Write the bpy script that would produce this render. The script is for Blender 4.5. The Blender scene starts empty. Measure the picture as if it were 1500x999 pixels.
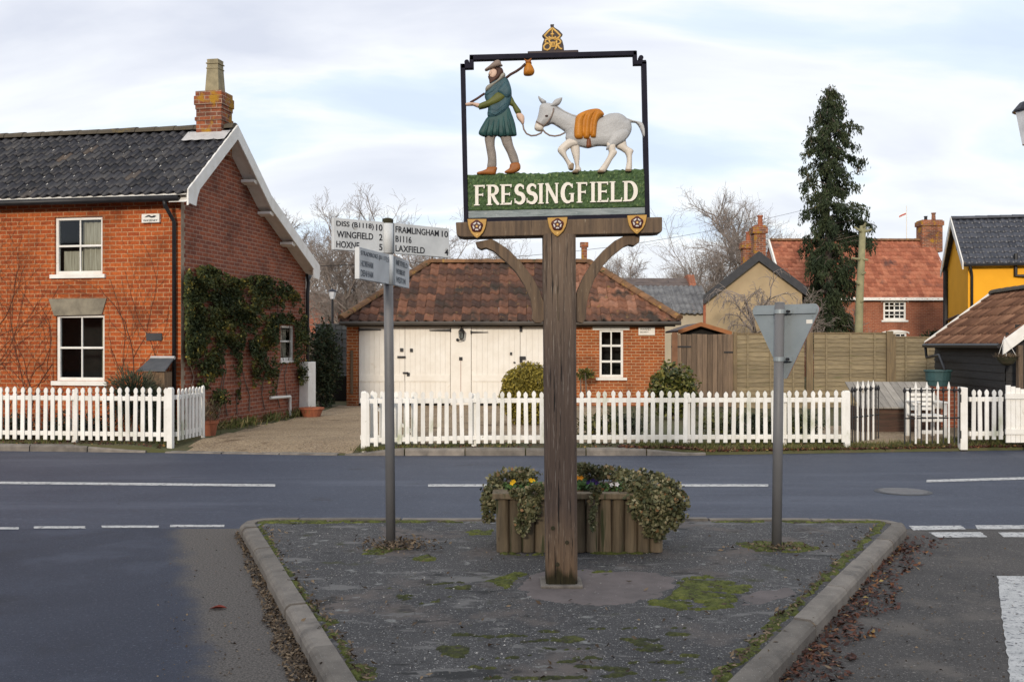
import bpy, bmesh, math, random
import numpy as np
from mathutils import Vector, Matrix, noise as mnoise

random.seed(7)
S = bpy.context.scene
COL = S.collection
R = math.radians

# ------------------------------------------------------------------ camera
CH, HZ, FP = 1.65, 505.0, 1500.0
cam = bpy.data.cameras.new('camera'); camo = bpy.data.objects.new('camera', cam); COL.objects.link(camo)
camo.location = (0, 0, CH); camo.rotation_euler = (R(90), 0, 0)
cam.sensor_width = 36; cam.lens = 36; cam.shift_y = 5.5 / 1500; cam.clip_end = 2000; cam.clip_start = .05
S.camera = camo

# ------------------------------------------------------------------ sky, sun, exposure
SUN_EL, SUN_AZ = 16, 193       # azimuth of the sun measured clockwise from +Y : behind the camera, a little left
w = bpy.data.worlds.new('World'); S.world = w; w.use_nodes = True
nt = w.node_tree; nt.nodes.clear()
def N(nt, t, **k):
    n = nt.nodes.new(t)
    for a, b in k.items(): setattr(n, a, b)
    return n
out = N(nt, 'ShaderNodeOutputWorld'); bg = N(nt, 'ShaderNodeBackground')
sky = N(nt, 'ShaderNodeTexSky', sky_type='NISHITA', sun_disc=False)
sky.sun_elevation = R(SUN_EL); sky.sun_rotation = R(SUN_AZ); sky.air_density = 1.0; sky.dust_density = .6
tc = N(nt, 'ShaderNodeTexCoord'); sx = N(nt, 'ShaderNodeSeparateXYZ')
nt.links.new(tc.outputs['Generated'], sx.inputs[0])
def wm(op, a, b=None, c=None):
    n = N(nt, 'ShaderNodeMath', operation=op)
    for i, q in enumerate((a, b, c)):
        if q is None: continue
        if isinstance(q, (int, float)): n.inputs[i].default_value = q
        else: nt.links.new(q, n.inputs[i])
    return n.outputs[0]
den = wm('ADD', wm('ABSOLUTE', sx.outputs[2]), .42)
cx = wm('DIVIDE', sx.outputs[0], den); cy = wm('DIVIDE', sx.outputs[1], den)
cv = N(nt, 'ShaderNodeCombineXYZ'); nt.links.new(cx, cv.inputs[0]); nt.links.new(cy, cv.inputs[1])
cn = N(nt, 'ShaderNodeTexNoise'); cn.inputs['Scale'].default_value = 2.6; cn.inputs['Detail'].default_value = 6; cn.inputs['Roughness'].default_value = .5; cn.inputs['Distortion'].default_value = .35
mp = N(nt, 'ShaderNodeMapping'); mp.inputs['Location'].default_value = (2.4, 5.2, 0); mp.inputs['Scale'].default_value = (.7, 1.5, 1)
nt.links.new(cv.outputs[0], mp.inputs[0]); nt.links.new(mp.outputs[0], cn.inputs['Vector'])
cr = N(nt, 'ShaderNodeValToRGB')
SKYK = 10.0
els = cr.color_ramp.elements
els[0].position = .33; els[0].color = (.70, .80, .97, 1)
els[1].position = .70; els[1].color = (.70, .73, .83, 1)
e = els.new(.49); e.color = (.95, .97, 1.0, 1)
e = els.new(.42); e.color = (.78, .88, 1.0, 1)
e = els.new(.57); e.color = (.84, .86, .93, 1)
nt.links.new(cn.outputs['Fac'], cr.inputs[0])
sc = N(nt, 'ShaderNodeVectorMath', operation='SCALE'); nt.links.new(cr.outputs[0], sc.inputs[0]); sc.inputs['Scale'].default_value = SKYK * .98
mx = N(nt, 'ShaderNodeMix', data_type='RGBA'); mx.inputs[0].default_value = .88
nt.links.new(sky.outputs[0], mx.inputs[6]); nt.links.new(sc.outputs[0], mx.inputs[7])
nt.links.new(mx.outputs[2], bg.inputs[0]); bg.inputs[1].default_value = .1
nt.links.new(bg.outputs[0], out.inputs[0])
sl = bpy.data.lights.new('sun', 'SUN'); sl.energy = 2.3; sl.angle = R(7); sl.color = (1, .88, .73)
so = bpy.data.objects.new('sun', sl); COL.objects.link(so)
sd = Vector((math.sin(R(SUN_AZ)) * math.cos(R(SUN_EL)), math.cos(R(SUN_AZ)) * math.cos(R(SUN_EL)), math.sin(R(SUN_EL))))
so.rotation_euler = sd.to_track_quat('Z', 'Y').to_euler(); so.location = (0, -5, 12)
S.view_settings.view_transform = 'Standard'; S.view_settings.look = 'None'
S.view_settings.exposure = 0.2; S.view_settings.gamma = 1
S.render.resolution_x = 1024; S.render.resolution_y = 681

# ------------------------------------------------------------------ helpers
def P(px, py, Y): return Vector(((px - 750) / FP * Y, Y, CH + (HZ - py) / FP * Y))
def G(px, py, z=0.0):
    Y = FP * (CH - z) / (py - HZ); return Vector(((px - 750) / FP * Y, Y, z))

BASE = {}
def base_of(o): return BASE.get(o.name, Vector((0, 0, 0)))
def tag(o, label=None, cat=None, group=None, kind=None):
    if label: o['label'] = label
    if cat: o['category'] = cat
    if group: o['group'] = group
    if kind: o['kind'] = kind
    return o
def thing(name, label, cat, loc, group=None):
    o = bpy.data.objects.new(name, None); COL.objects.link(o); o.location = loc; o.empty_display_size = .1
    BASE[o.name] = Vector(loc); return tag(o, label, cat, group)

class MB:
    def __init__(s): s.v = []; s.f = []; s.m = []; s.t = []; s.cur = 0; s.tint = .5
    def add(s, vs, fs, tint=None, mi=None):
        k = len(s.v); s.v.extend([tuple(q) for q in vs])
        t = s.tint if tint is None else tint; m = s.cur if mi is None else mi
        for f in fs: s.f.append(tuple(i + k for i in f)); s.t.append(t); s.m.append(m)
    def hexa(s, p, **k):      # 8 points : bottom ring 0-3, top ring 4-7
        s.add(p, [(3, 2, 1, 0), (4, 5, 6, 7), (0, 1, 5, 4), (1, 2, 6, 5), (2, 3, 7, 6), (3, 0, 4, 7)], **k)
    def box(s, x0, x1, y0, y1, z0, z1, **k):
        s.hexa([(x0, y0, z0), (x1, y0, z0), (x1, y1, z0), (x0, y1, z0), (x0, y0, z1), (x1, y0, z1), (x1, y1, z1), (x0, y1, z1)], **k)
    def quad(s, a, b, c, d, **k): s.add([a, b, c, d], [(0, 1, 2, 3)], **k)
    def poly(s, pts, **k): s.add(pts, [tuple(range(len(pts)))], **k)
    def prism(s, pts, off, **k):   # pts: 3D polygon ; off: 3D extrusion
        n = len(pts); off = Vector(off); a = [Vector(p) for p in pts]; b = [p + off for p in a]
        s.add(a + b, [tuple(range(n)), tuple(range(2 * n - 1, n - 1, -1))] + [(i, n + i, n + (i + 1) % n, (i + 1) % n) for i in range(n)], **k)
    def tube(s, pts, rad, n=6, cap=True, **k):
        pts = [Vector(p) for p in pts]; m = len(pts)
        if isinstance(rad, (int, float)): rad = [rad] * m
        vs = []; ref = None
        for i in range(m):
            d = (pts[min(i + 1, m - 1)] - pts[max(i - 1, 0)])
            if d.length < 1e-9: d = Vector((0, 0, 1))
            d.normalize()
            if ref is None: ref = d.orthogonal().normalized()
            a = (ref - d * ref.dot(d))
            a = a.normalized() if a.length > 1e-6 else d.orthogonal().normalized()
            ref = a; b = d.cross(a)
            for j in range(n):
                t = 2 * math.pi * j / n; vs.append(pts[i] + (a * math.cos(t) + b * math.sin(t)) * rad[i])
        fs = [(i * n + j, i * n + (j + 1) % n, (i + 1) * n + (j + 1) % n, (i + 1) * n + j) for i in range(m - 1) for j in range(n)]
        if cap: fs += [tuple(range(n - 1, -1, -1)), tuple(range((m - 1) * n, m * n))]
        s.add(vs, fs, **k)
    def lathe(s, c, prof, n=16, **k):  # prof: (r,z) list
        c = Vector(c); vs = []
        for r, z in prof:
            for j in range(n):
                t = 2 * math.pi * j / n; vs.append(c + Vector((r * math.cos(t), r * math.sin(t), z)))
        m = len(prof)
        fs = [(i * n + j, i * n + (j + 1) % n, (i + 1) * n + (j + 1) % n, (i + 1) * n + j) for i in range(m - 1) for j in range(n)]
        fs += [tuple(range(n - 1, -1, -1)), tuple(range((m - 1) * n, m * n))]
        s.add(vs, fs, **k)
    def build(s, name, mats, parent=None, smooth=False, bevel=0, bseg=2, solid=True):
        if not isinstance(mats, (list, tuple)): mats = [mats]
        b = base_of(parent) if parent else Vector((0, 0, 0))
        me = bpy.data.meshes.new(name)
        me.from_pydata([(x - b.x, y - b.y, z - b.z) for x, y, z in s.v], [], s.f)
        for m_ in mats: me.materials.append(m_)
        nf = len(me.polygons)
        me.polygons.foreach_set('material_index', s.m[:nf])
        a = me.attributes.new('tint', 'FLOAT', 'FACE'); a.data.foreach_set('value', s.t[:nf])
        me.update()
        # box projected UVs in metres
        uv = me.uv_layers.new(name='UVMap')
        nl = len(me.loops); co = np.empty(len(me.vertices) * 3); me.vertices.foreach_get('co', co); co = co.reshape(-1, 3)
        co = co + np.array((b.x, b.y, b.z))
        vi = np.empty(nl, int); me.loops.foreach_get('vertex_index', vi)
        no = np.empty(nf * 3); me.polygons.foreach_get('normal', no); no = no.reshape(-1, 3)
        lt = np.empty(nf, int); me.polygons.foreach_get('loop_total', lt)
        ln = np.repeat(no, lt, axis=0)
        if len(ln) == nl:
            h = np.hypot(ln[:, 0], ln[:, 1]); flat = h < .02; hh = np.where(flat, 1, h)
            ux = np.where(flat, 1, -ln[:, 1] / hh); uy = np.where(flat, 0, ln[:, 0] / hh)
            p = co[vi]; u = p[:, 0] * ux + p[:, 1] * uy
            vx = -ln[:, 2] * uy; vy = ln[:, 2] * ux; vz = ln[:, 0] * uy - ln[:, 1] * ux
            vv = p[:, 0] * vx + p[:, 1] * vy + p[:, 2] * np.abs(vz)
            uv.data.foreach_set('uv', np.stack([u, vv], 1).ravel())
        if smooth: me.polygons.foreach_set('use_smooth', [True] * nf)
        o = bpy.data.objects.new(name, me); COL.objects.link(o)
        if parent: o.parent = parent; BASE[o.name] = b
        else: BASE[o.name] = Vector((0, 0, 0))
        if bevel:
            md = o.modifiers.new('bevel', 'BEVEL'); md.width = bevel; md.segments = bseg; md.limit_method = 'ANGLE'; md.angle_limit = R(40)
        return o

class Fr:   # a wall frame: origin, horizontal u, outward n
    def __init__(s, O, u, n): s.O = Vector(O); s.u = Vector(u).normalized(); s.n = Vector(n).normalized()
    def pt(s, u, d, v): return s.O + s.u * u + s.n * d + Vector((0, 0, v))
    def px(s, px, py, d=0):
        r = Vector(((px - 750) / FP, 1, (HZ - py) / FP)); C = Vector((0, 0, CH)); O = s.O + s.n * d
        t = (O - C).dot(s.n) / r.dot(s.n); q = C + r * t - O
        return q.dot(s.u), q.z
    def rect(s, x0, y0, x1, y1, d=0):   # pixel rectangle -> u0,u1,v0,v1
        ym = (y0 + y1) / 2; xm = (x0 + x1) / 2
        a = s.px(x0, ym, d)[0]; b = s.px(x1, ym, d)[0]; c = s.px(xm, y1, d)[1]; e = s.px(xm, y0, d)[1]
        return min(a, b), max(a, b), min(c, e), max(c, e)
    def box(s, mb, u0, u1, d0, d1, v0, v1, **k):
        mb.hexa([s.pt(u0, d0, v0), s.pt(u1, d0, v0), s.pt(u1, d1, v0), s.pt(u0, d1, v0), s.pt(u0, d0, v1), s.pt(u1, d0, v1), s.pt(u1, d1, v1), s.pt(u0, d1, v1)], **k)
    def wall(s, mb, u0, u1, v0, v1, ops=(), depth=.1, top=None, **k):
        us = sorted(set([u0, u1] + [o[0] for o in ops] + [o[1] for o in ops])); vs = sorted(set([v0, v1] + [o[2] for o in ops] + [o[3] for o in ops]))
        for i in range(len(us) - 1):
            for j in range(len(vs) - 1):
                cu, cv_ = (us[i] + us[i + 1]) / 2, (vs[j] + vs[j + 1]) / 2
                if any(o[0] < cu < o[1] and o[2] < cv_ < o[3] for o in ops): continue
                mb.quad(s.pt(us[i], 0, vs[j]), s.pt(us[i + 1], 0, vs[j]), s.pt(us[i + 1], 0, vs[j + 1]), s.pt(us[i], 0, vs[j + 1]), **k)
        for o in ops:
            a, b, c, e = o
            for (q, r_) in (((a, c), (b, c)), ((b, c), (b, e)), ((b, e), (a, e)), ((a, e), (a, c))):
                mb.quad(s.pt(q[0], 0, q[1]), s.pt(r_[0], 0, r_[1]), s.pt(r_[0], -depth, r_[1]), s.pt(q[0], -depth, q[1]), **k)

# ------------------------------------------------------------------ materials
MATS = {}
def lnk(nt, a, b): nt.links.new(a, b)
def mat(name, c1, c2=None, scale=6, rough=.8, bump=0., bscale=40, tints=None, tamt=0, spec=.3, metal=0, stretch=(1, 1, 1),
        lo=.35, hi=.65, spots=None, brick=None, coords='Object', detail=5, sub=0, bdist=.01):
    if name in MATS: return MATS[name]
    m = bpy.data.materials.new(name); m.use_nodes = True; nt = m.node_tree
    b = nt.nodes['Principled BSDF']; b.inputs['Roughness'].default_value = rough; b.inputs['Specular IOR Level'].default_value = spec; b.inputs['Metallic'].default_value = metal
    tc = N(nt, 'ShaderNodeTexCoord'); mp = N(nt, 'ShaderNodeMapping'); mp.inputs['Scale'].default_value = stretch
    lnk(nt, tc.outputs[coords], mp.inputs[0]); vec = mp.outputs[0]
    def ns(sc_, det=5, rg=.6):
        n = N(nt, 'ShaderNodeTexNoise'); n.inputs['Scale'].default_value = sc_; n.inputs['Detail'].default_value = det; n.inputs['Roughness'].default_value = rg
        lnk(nt, vec, n.inputs['Vector']); return n.outputs['Fac']
    def ramp(fac, stops):
        r = N(nt, 'ShaderNodeValToRGB'); el = r.color_ramp.elements
        el[0].position, el[0].color = stops[0][0], (*stops[0][1], 1); el[1].position, el[1].color = stops[-1][0], (*stops[-1][1], 1)
        for p_, c_ in stops[1:-1]: e_ = el.new(p_); e_.color = (*c_, 1)
        lnk(nt, fac, r.inputs[0]); return r.outputs[0]
    def mix(f, a, b_, mode='MIX'):
        x = N(nt, 'ShaderNodeMix', data_type='RGBA', blend_type=mode)
        for sck, q in ((0, f), (6, a), (7, b_)):
            if isinstance(q, (int, float)): x.inputs[sck].default_value = q
            elif isinstance(q, tuple): x.inputs[sck].default_value = (*q, 1)
            else: lnk(nt, q, x.inputs[sck])
        return x.outputs[2]
    c2 = c2 or tuple(q * .75 for q in c1)
    fac = ns(scale, detail); bfac = None
    if brick:
        col2, mortar, bw, bh, ms = brick
        uvn = N(nt, 'ShaderNodeTexCoord').outputs['UV']
        wob = N(nt, 'ShaderNodeTexNoise'); wob.inputs['Scale'].default_value = 9; lnk(nt, uvn, wob.inputs['Vector'])
        wv = N(nt, 'ShaderNodeVectorMath', operation='MULTIPLY_ADD'); lnk(nt, wob.outputs['Color'], wv.inputs[0]); wv.inputs[1].default_value = (.012, .012, 0); lnk(nt, uvn, wv.inputs[2])
        bt = N(nt, 'ShaderNodeTexBrick'); lnk(nt, wv.outputs[0], bt.inputs['Vector']); bt.inputs['Scale'].default_value = 1
        bt.inputs['Brick Width'].default_value = bw; bt.inputs['Row Height'].default_value = bh; bt.inputs['Mortar Size'].default_value = ms; bt.inputs['Mortar Smooth'].default_value = .3; bt.inputs['Bias'].default_value = -.1
        bt.inputs['Color1'].default_value = (*c1, 1); bt.inputs['Color2'].default_value = (*col2, 1); bt.inputs['Mortar'].default_value = (*mortar, 1)
        big = ramp(ns(1.3, 4), [(.28, (.48, .48, .5)), (.48, (.95, .95, .95)), (.72, (1.14, 1.12, 1.08))])
        fine = ramp(ns(26, 3), [(.3, (.72, .7, .7)), (.7, (1.15, 1.15, 1.15))])
        col = mix(1., mix(1., bt.outputs['Color'], big, 'MULTIPLY'), fine, 'MULTIPLY'); bfac = bt.outputs['Fac']
    elif tints:
        at = N(nt, 'ShaderNodeAttribute', attribute_name='tint')
        col = ramp(at.outputs['Fac'], tints); nz = ramp(fac, [(.3, (.75, .75, .75)), (.7, (1.2, 1.2, 1.2))]); col = mix(1., col, nz, 'MULTIPLY')
    else:
        col = ramp(fac, [(lo, c1), (hi, c2)])
    if tamt:
        at = N(nt, 'ShaderNodeAttribute', attribute_name='tint')
        col = mix(1., col, ramp(at.outputs['Fac'], [(0, (1 - tamt,) * 3), (1, (1 + tamt,) * 3)]), 'MULTIPLY')
    for sp in (spots or []):      # (colour, scale, threshold, softness[, detail])
        if len(sp) > 5:
            m2 = N(nt, 'ShaderNodeMapping'); m2.inputs['Scale'].default_value = sp[5]; lnk(nt, tc.outputs[coords], m2.inputs[0]); n2 = N(nt, 'ShaderNodeTexNoise'); n2.inputs['Scale'].default_value = sp[1]; n2.inputs['Detail'].default_value = sp[4]; n2.inputs['Roughness'].default_value = .65; lnk(nt, m2.outputs[0], n2.inputs['Vector']); f = n2.outputs['Fac']
        else: f = ns(sp[1], sp[4] if len(sp) > 4 else 3)
        mr = N(nt, 'ShaderNodeMapRange'); lnk(nt, f, mr.inputs[0])
        mr.inputs[1].default_value = sp[2]; mr.inputs[2].default_value = sp[2] + sp[3]; col = mix(mr.outputs[0], col, sp[0])
    lnk(nt, col, b.inputs['Base Color'])
    if bump or bfac:
        bp = N(nt, 'ShaderNodeBump'); bp.inputs['Strength'].default_value = bump or .5; bp.inputs['Distance'].default_value = bdist
        h = ns(bscale, 4)
        if bfac:
            inv = N(nt, 'ShaderNodeMath', operation='MULTIPLY_ADD'); lnk(nt, bfac, inv.inputs[0]); inv.inputs[1].default_value = -1.; lnk(nt, h, inv.inputs[2]); h = inv.outputs[0]
        lnk(nt, h, bp.inputs['Height']); lnk(nt, bp.outputs[0], b.inputs['Normal'])
    MATS[name] = m; return m

def glass_mat():
    m = bpy.data.materials.new('window_glass'); m.use_nodes = True; nt = m.node_tree; nt.nodes.clear()
    o = N(nt, 'ShaderNodeOutputMaterial'); t = N(nt, 'ShaderNodeBsdfTransparent'); g = N(nt, 'ShaderNodeBsdfGlossy'); x = N(nt, 'ShaderNodeMixShader'); f = N(nt, 'ShaderNodeFresnel')
    g.inputs['Roughness'].default_value = .03; f.inputs[0].default_value = 1.4; t.inputs[0].default_value = (.8, .85, .85, 1)
    lnk(nt, f.outputs[0], x.inputs[0]); lnk(nt, t.outputs[0], x.inputs[1]); lnk(nt, g.outputs[0], x.inputs[2]); lnk(nt, x.outputs[0], o.inputs[0]); return m

M_white = mat('white_paint', (.80, .79, .76), (.70, .68, .63), scale=5, rough=.55, bump=.15, bscale=60, spots=[((.42, .38, .31), 7, .66, .08)])
M_picket = mat('picket_paint', (.80, .79, .76), (.66, .65, .60), scale=4, rough=.6, bump=.3, bscale=50, tamt=.09, stretch=(1, 1, .5), spots=[((.40, .42, .29), 3.1, .58, .16, 5), ((.33, .29, .23), 26, .70, .04)])
M_cream = mat('cream_door_paint', (.80, .77, .71), (.73, .69, .62), scale=2.5, rough=.5, spots=[((.6, .53, .42), 3.5, .68, .15)])
M_black = mat('black_iron', (.014, .014, .016), (.022, .022, .025), rough=.45)
M_frame = mat('sign_frame_paint', (.009, .009, .018), (.014, .013, .024), scale=20, rough=.7, spec=.15)
M_oak = mat('weathered_oak', (.165, .115, .075), (.085, .062, .046), scale=7, stretch=(5, 5, .35), rough=.85, bump=.7, bscale=20, bdist=.006, spots=[((.28, .23, .17), 26, .64, .08), ((.03, .024, .02), 17, .67, .05)])
M_oakd = mat('dark_oak_post', (.115, .078, .062), (.062, .043, .036), scale=8, stretch=(7, 7, .3), rough=.85, bump=.9, bscale=18, bdist=.006, spots=[((.24, .2, .16), 30, .67, .06), ((.02, .016, .014), 15, .66, .05)])
M_oakb = mat('pale_oak_foot', (.21, .14, .085), (.13, .088, .055), scale=7, stretch=(6, 6, .35), rough=.85, bump=.7, bscale=20, bdist=.006, spots=[((.055, .045, .02), 9, .62, .08)])
M_mossy = mat('mossy_oak', (.03, .032, .016), (.05, .04, .025), rough=.95, scale=12)
M_log = mat('half_log_timber', (.18, .138, .088), (.09, .07, .046), scale=6, stretch=(4, 4, .4), rough=.85, bump=.5, bscale=25, tamt=.3, spots=[((.05, .055, .025), 5, .58, .1), ((.05, .03, .02), 11, .7, .03)])
M_steel = mat('grey_painted_steel', (.165, .165, .17), (.12, .12, .125), scale=4, rough=.5, spec=.4, spots=[((.09, .085, .08), 11, .64, .1)], stretch=(1, 1, .4))
M_galv = mat('galvanised_sign_back', (.30, .34, .36), (.24, .28, .30), scale=4, rough=.5, metal=.2, spots=[((.2, .22, .22), 9, .62, .1)])
M_signw = mat('sign_white', (.62, .64, .65), (.50, .52, .53), scale=5, rough=.5, spots=[((.33, .32, .3), 9, .68, .08)])
M_signtxt = mat('sign_black_lettering', (.012, .013, .018), (.02, .02, .025), rough=.6)
M_signworn = mat('worn_lettering', (.07, .08, .10), (.24, .26, .28), scale=30, rough=.7)
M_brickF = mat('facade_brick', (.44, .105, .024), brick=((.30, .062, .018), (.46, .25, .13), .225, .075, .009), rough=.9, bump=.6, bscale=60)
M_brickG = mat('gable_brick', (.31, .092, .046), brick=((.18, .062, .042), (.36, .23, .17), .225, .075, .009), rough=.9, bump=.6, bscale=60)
M_brickGar = mat('garage_brick', (.40, .115, .032), brick=((.27, .075, .026), (.48, .30, .17), .225, .075, .010), rough=.9, bump=.6, bscale=60)
M_brickC = mat('chimney_brick', (.33, .10, .042), brick=((.13, .06, .045), (.37, .27, .2), .225, .075, .009), rough=.9, bump=.6, bscale=60, spots=[((.36, .19, .02), 3.2, .54, .1)])
M_brickR = mat('far_house_brick', (.34, .115, .06), brick=((.28, .09, .05), (.36, .2, .13), .225, .08, .010), rough=.9, bump=.3)
M_quoin = mat('pale_quoin_render', (.36, .29, .22), (.24, .17, .12), scale=6, rough=.9, bump=.3)
M_stone = mat('lintel_stone', (.27, .24, .18), (.17, .15, .115), scale=5, rough=.9, bump=.4)
M_pot = mat('buff_chimney_pot', (.34, .29, .18), (.22, .19, .12), scale=7, rough=.85)
M_terra = mat('terracotta', (.36, .12, .06), (.26, .09, .05), scale=8, rough=.85)
M_lead = mat('lead_flashing', (.52, .51, .50), (.40, .39, .39), scale=6, rough=.6, bump=.2)
M_tblack = mat('black_pantile', (.05, .05, .055), tints=[(0, (.013, .014, .019)), (.5, (.024, .025, .033)), (.93, (.042, .043, .050)), (.99, (.055, .053, .055)), (1, (.16, .09, .035))], scale=9, rough=.55, spec=.35, bump=.2)
M_tred = mat('red_pantile', (.2, .09, .05), tints=[(0, (.060, .036, .030)), (.35, (.135, .068, .047)), (.7, (.235, .108, .066)), (1, (.33, .18, .125))], scale=14, rough=.9, bump=.35, spots=[((.045, .036, .03), 1.6, .52, .16), ((.20, .13, .05), 6, .66, .06), ((.42, .36, .27), 22, .72, .05)])
M_tred2 = mat('orange_pantile', (.3, .12, .07), tints=[(0, (.25, .085, .05)), (.5, (.34, .12, .07)), (1, (.40, .16, .095))], scale=3, rough=.9, spots=[((.12, .06, .05), 1.1, .58, .15)])
M_tbrown = mat('brown_pantile', (.2, .1, .06), tints=[(0, (.12, .058, .036)), (.5, (.20, .098, .058)), (1, (.28, .15, .09))], scale=8, rough=.9)
M_tnavy = mat('navy_pantile', (.04, .045, .06), tints=[(0, (.028, .032, .045)), (1, (.055, .06, .078))], scale=6, rough=.4, spec=.5)
M_ridge = mat('lichened_ridge_tile', (.22, .115, .055), (.13, .075, .045), scale=5, rough=.95, bump=.5, tamt=.25, spots=[((.32, .19, .05), 6, .60, .1), ((.05, .055, .02), 9, .62, .08)])
M_ridged = mat('dark_ridge_tile', (.10, .085, .062), (.065, .056, .045), scale=6, rough=.95, bump=.4, spots=[((.13, .10, .05), 6, .6, .1)])
M_grey = mat('grey_corrugated', (.20, .20, .20), (.10, .10, .105), scale=2.5, rough=.8, spots=[((.06, .06, .06), 7, .6, .1)])
M_slate = mat('brown_slate', (.15, .115, .10), (.10, .08, .075), scale=2.5, rough=.8)
M_render = mat('tan_render', (.42, .32, .195), (.34, .26, .16), scale=1.2, rough=.95, bump=.3, spots=[((.27, .20, .12), 1.4, .6, .15)])
M_yellow = mat('yellow_render', (.84, .40, .025), (.78, .365, .022), scale=1.5, rough=.9)
M_tar = mat('tarred_weatherboard', (.011, .011, .012), (.02, .019, .019), scale=5, stretch=(1, 1, 5), rough=.6, bump=.3)
M_fence = mat('weathered_lap_panel', (.27, .215, .130), (.185, .148, .095), scale=4, stretch=(1, 1, 7), rough=.9, tamt=.18, bump=.3, spots=[((.15, .14, .065), 2.4, .6, .15)])
M_fencep = mat('fence_post_timber', (.22, .16, .09), (.14, .105, .065), scale=5, stretch=(5, 5, .5), rough=.9)
M_gatew = mat('grey_brown_boards', (.20, .14, .095), (.125, .09, .065), scale=4, stretch=(6, 6, .5), rough=.9, tamt=.3)
M_darkfence = mat('dark_grey_fence', (.15, .155, .15), (.10, .105, .10), scale=4, stretch=(1, 1, 6), rough=.9, tamt=.25)  # dark grey board colour with grain and varied tone
M_bluelid = mat('grey_plank_lid', (.34, .31, .27), (.25, .23, .20), scale=4, stretch=(5, 1, 1), rough=.85, tamt=.2)
M_brownbox = mat('brown_timber_box', (.10, .055, .038), (.065, .04, .03), scale=4, stretch=(1, 1, 6), rough=.85, tamt=.3)
M_teal = mat('teal_plastic', (.045, .10, .105), (.04, .085, .09), rough=.45)
M_blackp = mat('black_plastic', (.012, .012, .013), (.02, .02, .02), rough=.4)
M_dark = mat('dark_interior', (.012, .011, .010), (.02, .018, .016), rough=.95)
M_curtain = mat('net_curtain', (.50, .45, .36), (.28, .24, .18), scale=6, stretch=(9, 9, .4), rough=.95)
M_bark = mat('bare_bark', (.17, .135, .11), (.11, .09, .075), scale=5, rough=.95, tamt=.2)
M_barkg = mat('lichened_bark', (.30, .28, .16), (.21, .20, .12), scale=3, rough=.95)
M_twig = mat('bare_twigs', (.31, .26, .23), (.23, .195, .175), scale=1.5, rough=.95)
M_conif = mat('conifer_foliage', (.05, .06, .02), tints=[(0, (.012, .021, .011)), (.5, (.030, .045, .020)), (.85, (.055, .068, .028)), (1, (.11, .08, .045))], rough=.85, scale=3)
M_creeper = mat('creeper_leaves', (.05, .06, .02), tints=[(0, (.018, .028, .010)), (.5, (.045, .060, .018)), (.8, (.105, .105, .025)), (1, (.30, .23, .045))], rough=.75, scale=3)
M_ivy = mat('variegated_ivy', (.1, .1, .05), tints=[(0, (.04, .05, .022)), (.4, (.095, .10, .045)), (.75, (.18, .17, .085)), (.93, (.33, .30, .18)), (1, (.24, .12, .05))], rough=.6, scale=3)
M_gold = mat('golden_topiary_leaves', (.2, .16, .03), tints=[(0, (.085, .075, .012)), (.5, (.19, .155, .022)), (1, (.34, .27, .05))], rough=.7, scale=3)
M_laurel = mat('laurel_leaves', (.05, .07, .02), tints=[(0, (.025, .036, .010)), (.6, (.075, .085, .02)), (1, (.2, .18, .05))], rough=.45, scale=3)
M_lav = mat('grey_green_lavender', (.06, .07, .04), tints=[(0, (.020, .030, .018)), (.7, (.05, .065, .035)), (1, (.11, .11, .07))], rough=.8, scale=3)
M_grassb = mat('grass_blades', (.1, .12, .03), tints=[(0, (.055, .06, .018)), (.6, (.10, .12, .03)), (1, (.24, .19, .09))], rough=.8, scale=3)
M_leaf = mat('fallen_leaf', (.15, .07, .04), tints=[(0, (.035, .018, .015)), (.5, (.085, .033, .022)), (.85, (.16, .062, .032)), (.96, (.26, .13, .05)), (1, (.36, .26, .09))], rough=.7, scale=9)
M_debris = mat('brown_debris', (.1, .08, .05), tints=[(0, (.05, .036, .026)), (.5, (.12, .085, .055)), (1, (.26, .19, .12))], rough=.9, scale=9)
M_moss = mat('moss', (.085, .10, .018), tints=[(0, (.035, .038, .014)), (.45, (.085, .10, .020)), (1, (.17, .18, .04))], scale=40, rough=.95, bump=1., bscale=160, spots=[((.05, .04, .028), 16, .55, .10, 5), ((.16, .17, .05), 60, .60, .06)])
M_conc = mat('kerb_concrete', (.225, .20, .172), (.15, .134, .117), scale=7, rough=.9, bump=.5, bscale=90, tamt=.18, spots=[((.11, .10, .09), 3.5, .6, .15), ((.42, .40, .36), 120, .66, .04)])
M_foot = mat('concrete_footing', (.165, .14, .135), (.125, .108, .105), scale=5, rough=.95, bump=.5, bscale=120, spots=[((.40, .38, .36), 110, .69, .03), ((.07, .065, .06), 9, .66, .08)])
M_soil = mat('soil', (.03, .022, .016), (.05, .038, .026), scale=30, rough=1, bump=.8)
M_mark = mat('road_marking_paint', (.58, .57, .55), (.42, .42, .41), scale=9, rough=.8, bump=.3, bscale=120, spots=[((.13, .13, .145), 22, .565, .07, 5), ((.11, .115, .13), 5, .62, .06, 6), ((.16, .16, .17), 70, .60, .05, 3)])
GLASS = glass_mat()

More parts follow.
